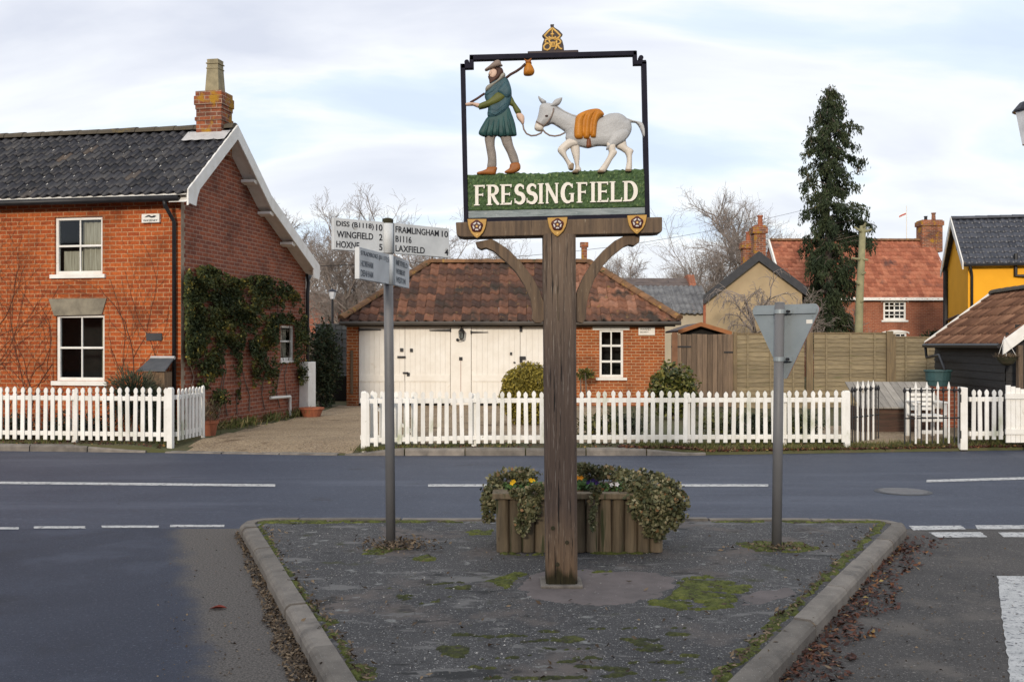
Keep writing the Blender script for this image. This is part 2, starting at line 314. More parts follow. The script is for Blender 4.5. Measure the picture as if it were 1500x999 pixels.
def asphalt(name, a, b, sp, rough=.75, patch=None, stones=(.3, .29, .28), th=.70, g=1.):
    m = mat(name, a, b, scale=1.1, rough=rough, bump=.8, bscale=130, bdist=.006, spec=.35, detail=7,
            spots=[(tuple(q * .45 for q in a), 70, .56, .08, 4), (sp, 60, .60, .06, 4), (tuple(q * .4 for q in a), 140, .60, .05, 2), (stones, 85, th, .02, 2)] + (patch or []))
    return m
M_road = asphalt('main_asphalt', (.052, .062, .092), (.038, .046, .072), (.13, .14, .18), rough=.66, th=.80, patch=[((.074, .085, .118), .8, .52, .16, 5, (.25, 1.6, 1)), ((.045, .052, .078), 1., .54, .12, 6, (.2, 2.2, 1)), ((.034, .038, .055), 1.4, .63, .03, 9, (.8, 1.6, 1)), ((.125, .135, .17), 14, .60, .05, 5, (1, 3, 1)), ((.030, .034, .05), 16, .62, .05, 5, (1, 3, 1))])
M_roadR = asphalt('old_side_asphalt', (.086, .077, .071), (.056, .052, .050), (.25, .23, .21), rough=.85, patch=[((.125, .109, .095), 1.2, .54, .12, 6), ((.05, .046, .044), 1.7, .58, .10, 7), ((.26, .235, .21), 24, .63, .04, 5, (1, 1.6, 1)), ((.035, .032, .03), 22, .62, .05, 5, (1, 1.6, 1))], stones=(.34, .3, .26), th=.71)
M_isl = asphalt('island_asphalt', (.080, .077, .077), (.053, .052, .054), (.16, .155, .15), rough=.9, stones=(.46, .45, .43), th=.655,
                patch=[((.125, .105, .095), 1.6, .54, .1, 6), ((.045, .042, .04), 3.2, .60, .06, 7), ((.21, .21, .20), 7, .63, .05, 7), ((.05, .052, .028), 4.6, .62, .08, 8), ((.15, .145, .14), 2.1, .58, .05, 9, (1, 2.2, 1)), ((.03, .03, .03), 2.6, .61, .025, 9, (1, 2.5, 1))])
def left_road_mat():   # newer dark surfacing, worn old strip along the island kerb
    m = asphalt('left_asphalt', (.032, .040, .064), (.022, .028, .048), (.10, .11, .145), rough=.7, th=.9, patch=[((.055, .065, .095), .8, .54, .14, 6), ((.018, .022, .036), 1.3, .56, .14, 7), ((.075, .085, .11), 26, .62, .05, 5, (1, 1.6, 1)), ((.012, .014, .022), 22, .62, .05, 5, (1, 1.6, 1))])
    nt = m.node_tree; b = nt.nodes['Principled BSDF']; src = b.inputs['Base Color'].links[0].from_socket
    tc = N(nt, 'ShaderNodeTexCoord'); s_ = N(nt, 'ShaderNodeSeparateXYZ'); lnk(nt, tc.outputs['Object'], s_.inputs[0])
    nz = N(nt, 'ShaderNodeTexNoise'); nz.inputs['Scale'].default_value = 2.2; nz.inputs['Detail'].default_value = 8; nz.inputs['Roughness'].default_value = .7; lnk(nt, tc.outputs['Object'], nz.inputs['Vector'])
    def mth(op, a, b_, c=None):
        n = N(nt, 'ShaderNodeMath', operation=op)
        for i, q in enumerate((a, b_, c)):
            if q is None: continue
            if isinstance(q, (int, float)): n.inputs[i].default_value = q
            else: lnk(nt, q, n.inputs[i])
        return n.outputs[0]
    d = mth('MULTIPLY_ADD', s_.outputs[1], .375, s_.outputs[0])        # x + .375 y ; kerb at .98
    d = mth('MULTIPLY_ADD', nz.outputs['Fac'], .55, d)
    mr = N(nt, 'ShaderNodeMapRange', interpolation_type='SMOOTHSTEP'); lnk(nt, d, mr.inputs[0]); mr.inputs[1].default_value = .56; mr.inputs[2].default_value = .80
    sp = N(nt, 'ShaderNodeTexNoise'); sp.inputs['Scale'].default_value = 75; sp.inputs['Detail'].default_value = 5; sp.inputs['Roughness'].default_value = .75; lnk(nt, tc.outputs['Object'], sp.inputs['Vector'])
    rp = N(nt, 'ShaderNodeValToRGB'); rp.color_ramp.elements[0].position = .36; rp.color_ramp.elements[0].color = (.035, .032, .03, 1); rp.color_ramp.elements[1].position = .66; rp.color_ramp.elements[1].color = (.19, .168, .15, 1)
    lnk(nt, sp.outputs['Fac'], rp.inputs[0])
    x = N(nt, 'ShaderNodeMix', data_type='RGBA'); lnk(nt, mr.outputs[0], x.inputs[0]); lnk(nt, src, x.inputs[6]); lnk(nt, rp.outputs[0], x.inputs[7]); lnk(nt, x.outputs[2], b.inputs['Base Color'])
    r2 = N(nt, 'ShaderNodeMapRange'); lnk(nt, mr.outputs[0], r2.inputs[0]); r2.inputs[3].default_value = .68; r2.inputs[4].default_value = .9; lnk(nt, r2.outputs[0], b.inputs['Roughness'])
    return m
M_roadL = left_road_mat()
M_gravel = mat('drive_gravel', (.38, .285, .18), (.28, .205, .13), scale=1.2, rough=.95, bump=1, bscale=26, bdist=.03, spots=[((.12, .085, .055), 30, .53, .10, 3), ((.54, .44, .32), 34, .60, .06, 3), ((.13, .085, .05), 1.6, .58, .12, 6)])
M_earth = mat('garden_earth', (.095, .085, .045), (.075, .08, .03), scale=1.5, rough=1, bump=.8, bscale=30, spots=[((.12, .085, .05), 4, .56, .1)])
# ------------------------------------------------------------------ ground, roads, kerbs
EX = [-60, -7.98, -5.2, -2.34, 2.55, 5.2, 8.04, 60]; EY = [24, 15.97, 15.66, 15.28, 15.28, 15.66, 16.07, 23.5]
def edgeY(x): return float(np.interp(x, EX, EY))
def smooth(t): t = min(1, max(0, t)); return t * t * (3 - 2 * t)
def edgeZ(x):
    k = smooth((x + 5.9) / .8) * (1 - smooth((x + 2.3) / .8))
    r = smooth((x - 2.3) / .8)
    return .1 - .085 * k - .06 * r
def gz(x, y):
    d = y - edgeY(x); e = edgeZ(x)
    return e + (.1 - e) * smooth(d / (1.3 if x < 1 else .5))

mb = MB(); mb.quad((-700, -700, -.04), (700, -700, -.04), (700, 1400, -.04), (-700, 1400, -.04)); tag(mb.build('ground', M_earth), kind='structure')
mb = MB(); xs = list(np.arange(-60, 60.1, 2))
for a, b in zip(xs[:-1], xs[1:]): mb.quad((a, 9.2, 0), (b, 9.2, 0), (b, edgeY(b) + .05, 0), (a, edgeY(a) + .05, 0))
tag(mb.build('main_road', M_road), kind='structure')
mb = MB(); mb.quad((-60, -40, 0), (0, -40, 0), (0, 9.2, 0), (-60, 9.2, 0)); tag(mb.build('left_side_road', M_roadL), kind='structure')
mb = MB(); mb.quad((0, -40, 0), (60, -40, 0), (60, 9.2, 0), (0, 9.2, 0)); tag(mb.build('right_side_road', M_roadR), kind='structure')

mb = MB(); xs = [-400, -200, -100, -60, -40, -25, -15] + list(np.arange(-12, 12.01, .2)) + [15, 25, 40, 60, 100, 200, 400]; ds = [0, .06, .15, .3, .5, .75, 1, 1.3, 2, 5, 20, 100, 900]
vs = []
for x in xs:
    e = edgeY(x); vs.append((x, e, -.05))
    for d in ds: vs.append((x, e + d, gz(x, e + d)))
n = len(ds) + 1
mb.add(vs, [(i * n + j, (i + 1) * n + j, (i + 1) * n + j + 1, i * n + j + 1) for i in range(len(xs) - 1) for j in range(n - 1)])
tag(mb.build('garden_ground', M_earth, smooth=True), kind='structure')

def sheet(name, m, polyf, x0, x1, y0, y1, st, dz=.006):
    mb = MB(); nx = int((x1 - x0) / st); ny = int((y1 - y0) / st)
    for i in range(nx):
        for j in range(ny):
            xa, ya = x0 + i * st, y0 + j * st
            if polyf(xa + st / 2, ya + st / 2): mb.quad(*[(x, y, gz(x, y) + dz) for x, y in ((xa, ya), (xa + st, ya), (xa + st, ya + st), (xa, ya + st))])
    return tag(mb.build(name, m, smooth=True), kind='structure')
def drivef(x, y):
    if y < edgeY(x) + .05: return False
    n_ = .12 * mnoise.noise(Vector((x * 2, y * 2, 0)))
    left = np.interp(y, [15, 17, 23, 26], [-5.05, -5.05, -4.45, -4.4]) + n_
    return x > left and (x < -2.4 + n_ or (y > 16.2 + n_ and x < 2.2 + n_))
sheet('gravel_drive', M_gravel, drivef, -5.4, 2.6, 15.2, 26, .1)
sheet('gravel_yard', M_gravel, lambda x, y: y > edgeY(x) + .38 + .1 * mnoise.noise(Vector((x * 3, y * 3, 0))) and x > 5.3 + .1 * mnoise.noise(Vector((y * 3, x, 0))), 5.2, 8.3, 15.6, 19.5, .1)

def round_poly(pts, rad, seg=7):
    o = []; n = len(pts)
    for i in range(n):
        p = Vector(pts[i]); a = Vector(pts[i - 1]); b = Vector(pts[(i + 1) % n]); r = rad[i]
        if r == 0: o.append(p); continue
        d0 = (a - p).normalized(); d1 = (b - p).normalized(); ang = d0.angle(d1); t = r / math.tan(ang / 2)
        s = p + d0 * t; e = p + d1 * t; c = p + (d0 + d1).normalized() * (r / math.sin(ang / 2))
        for k in range(seg + 1):
            v_ = (s - c).lerp(e - c, k / seg).normalized() * r; o.append(c + v_)
    return o
def kerb(name, path, closed, w=.125, h=.10, stone=.9, zf=None, seed=1):
    rg = random.Random(seed); pts = [Vector((p[0], p[1])) for p in path]
    if closed: pts.append(pts[0])
    cum = [0]
    for a, b in zip(pts[:-1], pts[1:]): cum.append(cum[-1] + (b - a).length)
    def at(s):
        s = min(max(s, 0), cum[-1] - 1e-6); i = max(j for j in range(len(cum) - 1) if cum[j] <= s)
        t = (s - cum[i]) / (cum[i + 1] - cum[i]); return pts[i].lerp(pts[i + 1], t)
    mb = MB(); L = cum[-1]; ns = max(1, round(L / stone)); 
    for k in range(ns):
        a, b = L * k / ns + .009, L * (k + 1) / ns - .009; vs = []; m = 6
        dz = rg.uniform(-.004, .007); dw = rg.uniform(-.005, .005)
        for i in range(m):
            s = a + (b - a) * i / (m - 1); p = at(s); d = (at(s + .03) - at(s - .03)).normalized(); nn = Vector((-d.y, d.x))
            hh = (zf(p.x) if zf else h) + dz + rg.uniform(-.0015, .0015)
            for (q, z) in ((0, -.05), (.0, hh * .70), (.012, hh * .88), (.032, hh), (w, hh + .002), (w, -.05)):
                v = p + nn * (q + dw); vs.append((v.x, v.y, z))
        fs = [(i * 6 + j, (i + 1) * 6 + j, (i + 1) * 6 + j + 1, i * 6 + j + 1) for i in range(m - 1) for j in range(5)] + [(5, 4, 3, 2, 1, 0), tuple((m - 1) * 6 + q for q in range(6))]
        mb.add(vs, fs, tint=rg.random())
    return tag(mb.build(name, M_conc), kind='structure')
ISL = round_poly([(-.06, 2.55), (3.62, 9.2), (-2.48, 9.2)], [.06, .28, .26])
kerb('island_kerb', [tuple(p) for p in ISL], True)
inner = [Vector((.36 + (p.x - .36) * .972, 7 + (p.y - 7) * .972)) for p in ISL]
mb = MB(); mb.poly([(p.x, p.y, .088) for p in inner]); tag(mb.build('island_paving', M_isl), kind='structure')
kerb('left_far_kerb', [(-5.35, 15.62)] + [(x, edgeY(x) - .04) for x in np.arange(-5.6, -12, -.4)][::1] if False else [(x, edgeY(x) - .05) for x in np.arange(-14, -5.2, .4)], False, h=.1, zf=lambda x: .10 - .07 * smooth((x + 7) / 1.6))
kerb('middle_far_kerb', [(x, edgeY(x) - .05) for x in np.arange(-2.5, 2.9, .3)], False, zf=lambda x: .02 + .085 * smooth((x + 2.5) / .9) * (1 - .8 * smooth((x - 1.7) / 1.1)))
kerb('drive_edge_kerb', [(x, edgeY(x) - .05) for x in np.arange(-5.3, -2.4, .3)], False, zf=lambda x: .022, seed=4)

def marks(name, quads):
    mb = MB()
    for q in quads:
        # ragged outline
        pts = []
        for i in range(4):
            a, b = Vector(q[i]), Vector(q[(i + 1) % 4]); L = (b - a).length; k = max(2, int(L / .06))
            for j in range(k):
                t = j / k; p = a.lerp(b, t); nz = .012 * mnoise.noise(Vector((p.x * 14, p.y * 14, 3))); nn = Vector((-(b - a).y, (b - a).x, 0)).normalized(); pts.append(p + nn * nz)
        mb.poly([(p.x, p.y, .004) for p in pts])
    return tag(mb.build(name, M_mark), kind='structure')
def gq(*pp): return [G(x, y) for x, y in pp]
marks('centre_line', [gq((-300, 706), (403, 713), (403, 709.5), (-300, 702.5)), gq((627, 713), (1125, 713), (1125, 709.5), (627, 709.5)), gq((1357, 706.5), (1700, 697), (1700, 693.5), (1357, 703))])
marks('give_way_line', [gq((x0, y + 1.8), (x1, y + 1.6), (x1, y - 1.6), (x0, y - 1.5)) for x0, x1, y in ((-170, -75, 775), (-62, 28, 774), (50, 125, 772.6), (149, 233, 771.6), (249, 329, 770.5))] +
      [gq((1338, 777), (1415, 775.5), (1408, 770), (1332, 770.5)), gq((1432, 775.5), (1560, 775), (1550, 769.5), (1428, 769.5)), gq((1374, 787.5), (1447, 787), (1436, 779.5), (1360, 780)), gq((1470, 787), (1560, 787), (1545, 780), (1462, 780))])
marks('side_road_line', [gq((1481, 1010), (1780, 1010), (1590, 844), (1461, 844))])

# manhole cover set in the road
root = thing('manhole_cover', 'worn round iron manhole cover with raised bars set in the main road', 'manhole cover', G(1323, 720))
c = G(1323, 720); mb = MB(); mb.lathe(c, [(.28, 0), (.28, .005), (.265, .006)], 28); mb.build('cover', mat('worn_iron', (.045, .046, .052), (.07, .07, .075), scale=20, rough=.5), root)
mb = MB(); mb.lathe(c, [(.31, 0), (.31, .003), (.285, .0035)], 28); mb.build('frame', M_black, root)
mb = MB()
for i in range(-4, 5):
    h = math.sqrt(.26 ** 2 - (i * .055) ** 2)
    mb.box(c.x - h, c.x + h, c.y + i * .055 - .012, c.y + i * .055 + .012, .006, .010)
mb.build('raised_bar_pattern', mat('polished_iron', (.16, .165, .18), rough=.35), root)

# ------------------------------------------------------------------ roof tiles
def tiles(mb, O, u, v, L, bounds, tw=.22, ch=.29, amp=.028, step=.028, k=6, seed=1, tf=None):
    rg = random.Random(seed); O = Vector(O); u = Vector(u).normalized(); v = Vector(v).normalized(); nn = u.cross(v).normalized()
    if nn.z < 0: nn = -nn
    nr = max(1, round(L / ch)); ch = L / nr
    for r in range(nr):
        v0, v1 = r * ch, (r + 1) * ch; a0, a1 = bounds(v0); b0, b1 = bounds(v1)
        lo, hi = min(a0, b0), max(a1, b1)
        for c in range(math.floor(lo / tw), math.ceil(hi / tw)):
            dz = rg.uniform(-.005, .005); du = rg.uniform(-.006, .006); dv = rg.uniform(-.012, .012)
            vs = []; 
            for i in range(k + 1):
                t = i / k; h = amp * (math.sin(2 * math.pi * t) + .25 * math.sin(4 * math.pi * t)) + dz
                uu = (c + t) * tw + du
                ul = min(max(uu, a0), a1); ut = min(max(uu, b0), b1)
                vs += [O + u * ul + v * (v0 + dv) + nn * (h), O + u * ul + v * (v0 + dv) + nn * (h + step), O + u * ut + v * (v1 + .03) + nn * (h * .9 + .002)]
            if (vs[-2] - vs[1]).length < 1e-4 and (vs[-1] - vs[2]).length < 1e-4: continue
            p = vs[1]; t_ = rg.random()
            if tf: t_ = tf((c + .5) * tw, (v0 + v1) / 2, t_)
            mb.add(vs, [(i * 3, i * 3 + 3, i * 3 + 4, i * 3 + 1) for i in range(k)] + [(i * 3 + 1, i * 3 + 4, i * 3 + 5, i * 3 + 2) for i in range(k)], tint=t_)
def ridge_tiles(mb, A, B, r=.12, ln=.33, seed=2, n=8, drop=.0):
    rg = random.Random(seed); A = Vector(A); B = Vector(B); L = (B - A).length; m = max(1, round(L / ln)); d = (B - A).normalized(); side = Vector((-d.y, d.x, 0)).normalized(); up = side.cross(d); up = up if up.z > 0 else -up
    for i in range(m):
        a = A + d * (L * i / m); b = A + d * (L * (i + 1) / m + .02); r0 = r * rg.uniform(1.03, 1.12); r1 = r * rg.uniform(.95, 1.0); vs = []
        for (p, rr) in ((a, r0), (b, r1)):
            for j in range(n + 1):
                t = math.pi * (j / n); vs.append(p + side * math.cos(t) * rr + up * (math.sin(t) * rr * .8 - drop - .02))
        fs = [(j, j + 1, n + 1 + j + 1, n + 1 + j) for j in range(n)] + [tuple(range(n + 1))]
        mb.add(vs, fs, tint=rg.random())

def window(parent, F, rect, recess=.08, fw=.045, vbars=1, hbars=(.5,), bar=.022, sill=None, curtain=None, fm=None, name='window', head=None, room=.5, label=None):
    u0, u1, v0, v1 = rect; fm = fm or M_white; d1 = -recess + .03; d0 = -recess - .03
    mb = MB()
    for (a, b, c_, e) in ((u0, u0 + fw, v0, v1), (u1 - fw, u1, v0, v1), (u0 + fw, u1 - fw, v0, v0 + fw * 1.2), (u0 + fw, u1 - fw, v1 - fw, v1)): F.box(mb, a, b, d0, d1, c_, e)
    for i in range(vbars):
        cu = u0 + (u1 - u0) * (i + 1) / (vbars + 1); F.box(mb, cu - bar / 2, cu + bar / 2, d0 + .01, d1 - .012, v0 + fw, v1 - fw)
    for h in hbars:
        cv_ = v0 + (v1 - v0) * h; F.box(mb, u0 + fw, u1 - fw, d0 + .012, d1 - .008, cv_ - bar * .8, cv_ + bar * .8)
    wo = mb.build(name, fm, parent, bevel=.004)
    if label: wo['label'] = label
    mb = MB(); mb.quad(F.pt(u0 + .01, -recess, v0 + .01), F.pt(u1 - .01, -recess, v0 + .01), F.pt(u1 - .01, -recess, v1 - .01), F.pt(u0 + .01, -recess, v1 - .01)); mb.build('pane', GLASS, wo)
    mb = MB(); a, b = u0 - .25, u1 + .25; c_, e = v0 - .25, v1 + .25; dd = -recess - .05
    q = [F.pt(a, dd - room, c_), F.pt(b, dd - room, c_), F.pt(b, dd - room, e), F.pt(a, dd - room, e)]; f = [F.pt(a, dd, c_), F.pt(b, dd, c_), F.pt(b, dd, e), F.pt(a, dd, e)]
    mb.add(q + f, [(0, 1, 2, 3), (0, 1, 5, 4), (1, 2, 6, 5), (2, 3, 7, 6), (3, 0, 4, 7)]); mb.build('interior', M_dark, wo)
    if sill:
        mb = MB(); F.box(mb, u0 - sill[0], u1 + sill[0], -recess, sill[1], v0 - sill[2], v0 - .002); mb.build('sill', fm, wo, bevel=.006)
    if curtain:
        mb = MB()
        for (ca, cb, cc, ce) in curtain:
            k = 14; xa = u0 + (u1 - u0) * ca; xb = u0 + (u1 - u0) * cb; ya = v0 + (v1 - v0) * cc; yb = v0 + (v1 - v0) * ce; vs = []
            for i in range(k + 1):
                uu = xa + (xb - xa) * i / k; dp = -recess - .09 - .015 * math.sin(i * 1.9)
                vs += [F.pt(uu, dp, ya), F.pt(uu, dp, yb)]
            mb.add(vs, [(2 * i, 2 * i + 2, 2 * i + 3, 2 * i + 1) for i in range(k)])
        mb.build('curtain', M_curtain, wo, smooth=True)
    return wo

def text_mesh(body, thick=.002):
    cu = bpy.data.curves.new('lettering', 'FONT'); cu.body = body; cu.size = 1; cu.extrude = .02; cu.resolution_u = 4; cu.offset = .014
    o = bpy.data.objects.new('lettering', cu); COL.objects.link(o); dg = bpy.context.evaluated_depsgraph_get()
    me = bpy.data.meshes.new_from_object(o.evaluated_get(dg)); bpy.data.objects.remove(o); bpy.data.curves.remove(cu)
    co = np.array([v.co[:] for v in me.vertices]); fs = [tuple(p.vertices) for p in me.polygons]; bpy.data.meshes.remove(me)
    lo, hi = co.min(0), co.max(0); return (co - lo) / np.maximum(hi - lo, 1e-6), fs
def put_text(mb, body, O, u, up, nrm, w, h, thick=.002, bold=0):
    co, fs = text_mesh(body); O = Vector(O)
    mb.add([O + u * (c[0] * w) + up * (c[1] * h) + nrm * (c[2] * thick) for c in co], fs)

# ------------------------------------------------------------------ brick cottage
th = R(11); HC = Vector((-5.66, 17.5, .1)); left = Vector((-math.cos(th), math.sin(th), 0)); back = Vector((math.sin(th), math.cos(th), 0))
FF = Fr(HC, left, -back); GF = Fr(HC, back, -left); OVH = .27; BFm = Fr(HC - left * OVH, back, -left)
house = thing('brick_cottage', 'two storey red brick cottage with black pantile roof, white bargeboards and creeper on its gable', 'house', HC)
pe, pa, pk, pr = BFm.px(265, 292), BFm.px(345.5, 188), BFm.px(395, 291), BFm.px(466, 393)
_t = (-.32 - pe[0]) / (pa[0] - pe[0]); pe = (-.32, pe[1] + (pa[1] - pe[1]) * _t)
WL = 8.0
up_w = FF.rect(80, 318, 150, 402); lo_w = FF.rect(82, 461, 153, 558); 
def prof(s):   # roof top height along the gable
    return float(np.interp(s, [pe[0], pa[0], pk[0], pr[0]], [pe[1], pa[1], pk[1], pr[1]]))
TH = .13
mb = MB(); FF.wall(mb, 0, WL, 0, prof(0) - TH, [up_w, lo_w], .11); mb.build('facade_wall', M_brickF, house)
gw = GF.rect(411, 477, 430, 528); SB = 5.48; zl = 2.9
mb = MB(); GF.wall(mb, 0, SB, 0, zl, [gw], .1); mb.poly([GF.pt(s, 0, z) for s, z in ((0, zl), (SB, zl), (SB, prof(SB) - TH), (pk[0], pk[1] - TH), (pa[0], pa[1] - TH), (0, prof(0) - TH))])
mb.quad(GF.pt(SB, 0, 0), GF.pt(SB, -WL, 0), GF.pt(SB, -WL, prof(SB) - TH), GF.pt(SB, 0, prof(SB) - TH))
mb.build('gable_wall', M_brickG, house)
# roof
mb = MB()
def slope(a, b, seed, fn=None):
    A = BFm.pt(a[0], 0, a[1]); B = BFm.pt(b[0], 0, b[1]); v = B - A
    tiles(mb, A, left, v, v.length, lambda s: (-.02, WL + .3), tw=.195, ch=.25, amp=.03, step=.03, seed=seed, tf=fn)
slope(pe, pa, 3); slope(pk, pa, 4); slope(pr, pk, 5)
mb2 = MB()
for a, b in ((pe, pa), (pk, pa), (pr, pk)):
    mb2.quad(BFm.pt(a[0], 0, a[1] - .03), BFm.pt(a[0], -WL - .2, a[1] - .03), BFm.pt(b[0], -WL - .2, b[1] - .03), BFm.pt(b[0], 0, b[1] - .03))
rf = mb.build('roof', M_tblack, house, smooth=True); mb2.build('roof_underside', M_white, rf)
mb = MB(); ridge_tiles(mb, BFm.pt(pa[0], .0, pa[1] + .0), BFm.pt(pa[0], -WL - .3, pa[1] + .0), r=.13, ln=.4); mb.build('ridge_tiles', M_ridged, rf)
# bargeboards
mb = MB(); bh = .27
for a, b in ((pe, pa), (pa, pk), (pk, pr)):
    mb.prism([BFm.pt(a[0], .01, a[1] + .06), BFm.pt(b[0], .01, b[1] + .06), BFm.pt(b[0], .01, b[1] + .06 - bh), BFm.pt(a[0], .01, a[1] + .06 - bh)], BFm.n * .035)
q = pe; e0 = q[0]; z0 = q[1]
foot = [(e0, z0 + .06 - .19), (e0 + .05, z0 - .17), (e0 + .28, z0 - .19), (e0 + .30, z0 - .12), (e0 + .33, z0 - .02), (e0 + .42, z0 + .13), (e0 + .1, z0 + .0)]
mb.prism([BFm.pt(s, .012, z) for s, z in foot], BFm.n * .03)
r0, z1 = pr
mb.prism([BFm.pt(s, .012, z) for s, z in ((r0, z1 + .04), (r0 - .35, z1 + .02), (r0 - .35, z1 - .24), (r0 - .02, z1 - .26))], BFm.n * .03)
mb.build('bargeboard', M_white, house, bevel=.006)
# soffit boards under the verge, purlin ends
mb = MB()
for a, b in ((pe, pa), (pa, pk), (pk, pr)):
    mb.quad(GF.pt(a[0], -.05, a[1] - .15), GF.pt(b[0], -.05, b[1] - .15), GF.pt(b[0], OVH + .0, b[1] - .15), GF.pt(a[0], OVH + .0, a[1] - .15))
mb.build('soffit', M_white, house)
for s in ((pa[0] + pk[0]) / 2 + .1, pk[0] + .1, (pk[0] + pr[0]) / 2 - .1):
    mb = MB(); mb.hexa([GF.pt(s - .07, 0.0, prof(s) - .25), GF.pt(s + .09, 0, prof(s) - .29), GF.pt(s + .09, OVH - .01, prof(s) - .29), GF.pt(s - .07, OVH - .01, prof(s) - .25), GF.pt(s - .07, 0, prof(s) - .2), GF.pt(s + .09, 0, prof(s) - .24), GF.pt(s + .09, OVH + .01, prof(s) - .24), GF.pt(s - .07, OVH + .01, prof(s) - .2)])
    mb.build('purlin_end', M_white, house)
# gutter, fascia, downpipe
ez = pe[1] - .03; eo = -pe[0]
mb = MB(); FF.box(mb, -.1, WL, .06, .085, prof(0) - .28, prof(0) - .13); mb.build('fascia', M_white, house)
mb = MB(); mb.tube([FF.pt(-.12, eo - .03, ez - .05), FF.pt(WL, eo - .03, ez - .05)], .055, 8); mb.build('gutter', M_black, house, smooth=True)
dp = FF.px(255, 450, .06)
mb = MB(); mb.tube([FF.pt(dp[0] + .05, eo - .03, ez - .08), FF.pt(dp[0] + .05, eo - .05, ez - .16), FF.pt(dp[0], .06, ez - .42), FF.pt(dp[0], .06, .05)], .036, 8); mb.build('downpipe', M_black, house, smooth=True)
mb = MB(); mb.tube([GF.pt(SB + .05, .0, prof(SB) - .14), GF.pt(SB + .02, .06, prof(SB) - .35), GF.pt(SB - .03, .06, prof(SB) - .6), GF.pt(SB - .03, .06, .05)], .04, 8)
mb.tube([GF.pt(SB + .33, 0, pr[1] - .1), GF.pt(SB + .05, .03, pr[1] - .28)], .04, 8); mb.build('downpipe', M_black, house, smooth=True)
mb = MB(); k = 0; z = .05
while z < prof(0) - .35:
    wq = .14 if k % 2 else .10; GF.box(mb, .002, wq, .0, .004, z, z + .073); z += .075; k += 1
mb.build('quoin_strip', M_quoin, house)
wu = window(house, FF, up_w, .07, .05, 1, (.5,), sill=(.07, .05, .07), curtain=[(.05, .52, .06, .95), (.52, .93, .06, .42)])
wl = window(house, FF, lo_w, .07, .05, 1, (.5,), sill=(.07, .05, .08), curtain=[(.05, .16, .05, .95)])
wg = window(house, GF, gw, .05, .05, 0, (.55,), sill=(.05, .04, .05), curtain=[(.1, .9, .1, .9)])
l = [FF.px(72, 438), FF.px(157, 437), FF.px(150, 461), FF.px(80, 463)]
mb = MB(); mb.prism([FF.pt(a, 0, b) for a, b in l], FF.n * .025); mb.build('lintel', M_stone, house, bevel=.008)
# wall fittings
def wbox(name, m, px0, py0, px1, py1, d, F=FF, parent=house, **k):
    r = F.rect(px0, py0, px1, py1); mb = MB(); F.box(mb, r[0], r[1], .001, d, r[2], r[3]); return mb.build(name, m, parent, bevel=.006, **k), r
ab, r = wbox('alarm_box', M_white, 210, 314, 236, 327, .06)
mb = MB(); put_text(mb, 'WAVENEY', FF.pt(r[1] - .03, .061, r[2] + .02), -FF.u, Vector((0, 0, 1)), FF.n, r[1] - r[0] - .06, .035, .002); mb.build('lettering', M_signtxt, ab)
mb = MB(); cu, cv_ = (r[0] + r[1]) / 2, r[3] - .05; mb.prism([FF.pt(cu + a, .061, cv_ + b) for a, b in ((.11, -.012), (.06, .02), (.02, .028), (-.03, .005), (-.07, .022), (-.115, .01), (-.08, -.014), (-.02, -.02), (.03, -.0))], FF.n * .003); mb.build('logo', M_signtxt, ab)
wbox('name_plaque', mat('slate_plaque', (.05, .05, .055), rough=.6), 215, 488, 238, 499, .025)
# chimney
d_ = -(pa[0] - .22); cl = FF.px(287, 180, d_)[0]; crx = FF.px(324, 180, d_)[0]; zt = FF.px(305, 133, d_)[1]; zb = pa[1] - .5
c0, c1 = min(cl, crx), max(cl, crx); dep = .44
mb = MB(); FF.box(mb, c0, c1, d_ - dep, d_, zb, zt - .34)
FF.box(mb, c0 - .012, c1 + .012, d_ - dep - .012, d_ + .012, zt - .34, zt - .26); FF.box(mb, c0 - .03, c1 + .03, d_ - dep - .03, d_ + .03, zt - .26, zt - .09); FF.box(mb, c0 - .01, c1 + .01, d_ - dep - .01, d_ + .01, zt - .09, zt)
zs = FF.px(305, 174, d_)[1]; FF.box(mb, c0 - .02, c1 + .02, d_ - dep - .02, d_ + .02, zs - .035, zs + .035)
ch = mb.build('chimney', M_brickC, house, bevel=.01)
cu = (c0 + c1) / 2 - .02; cd = d_ - dep / 2; pt0 = FF.px(313, 89, cd)[1]
mb = MB()
def sq(r, z): return [FF.pt(cu + a * r, cd + b * r, z) for a, b in ((-1, -1), (1, -1), (1, 1), (-1, 1))]
mb.hexa(sq(.138, zt) + sq(.108, pt0 - .09)); mb.hexa(sq(.126, pt0 - .09) + sq(.126, pt0 - .065)); mb.hexa(sq(.108, pt0 - .065) + sq(.112, pt0)); zz = pt0 - .17; mb.hexa(sq(.124, zz - .012) + sq(.122, zz + .012))
mb.build('chimney_pot', M_pot, ch, bevel=.006)
mb = MB(); zf = FF.px(300, 197, d_)[1]
FF.box(mb, c0 - .01, c1 + .01, d_, d_ + .012, zf - .35, zf + .03)
vs = []; k = 30
v_ = (BFm.pt(pe[0], 0, pe[1]) - BFm.pt(pa[0], 0, pa[1])).normalized(); nr_ = left.cross(v_).normalized(); nr_ = nr_ if nr_.z > 0 else -nr_
for i in range(k + 1):
    uu = c0 - .17 + (c1 - c0 + .34) * i / k; s0 = BFm.pt(pa[0], -(uu + OVH), pa[1])
    sw = .55 + .035 * math.sin(uu * 2 * math.pi / .22)
    vs += [s0 + v_ * .2 + nr_ * .06, s0 + v_ * sw + nr_ * (.07 + .012 * math.sin(uu * 2 * math.pi / .22))]
mb.add(vs, [(2 * i, 2 * i + 2, 2 * i + 3, 2 * i + 1) for i in range(k)]); mb.build('lead_flashing', M_lead, ch)
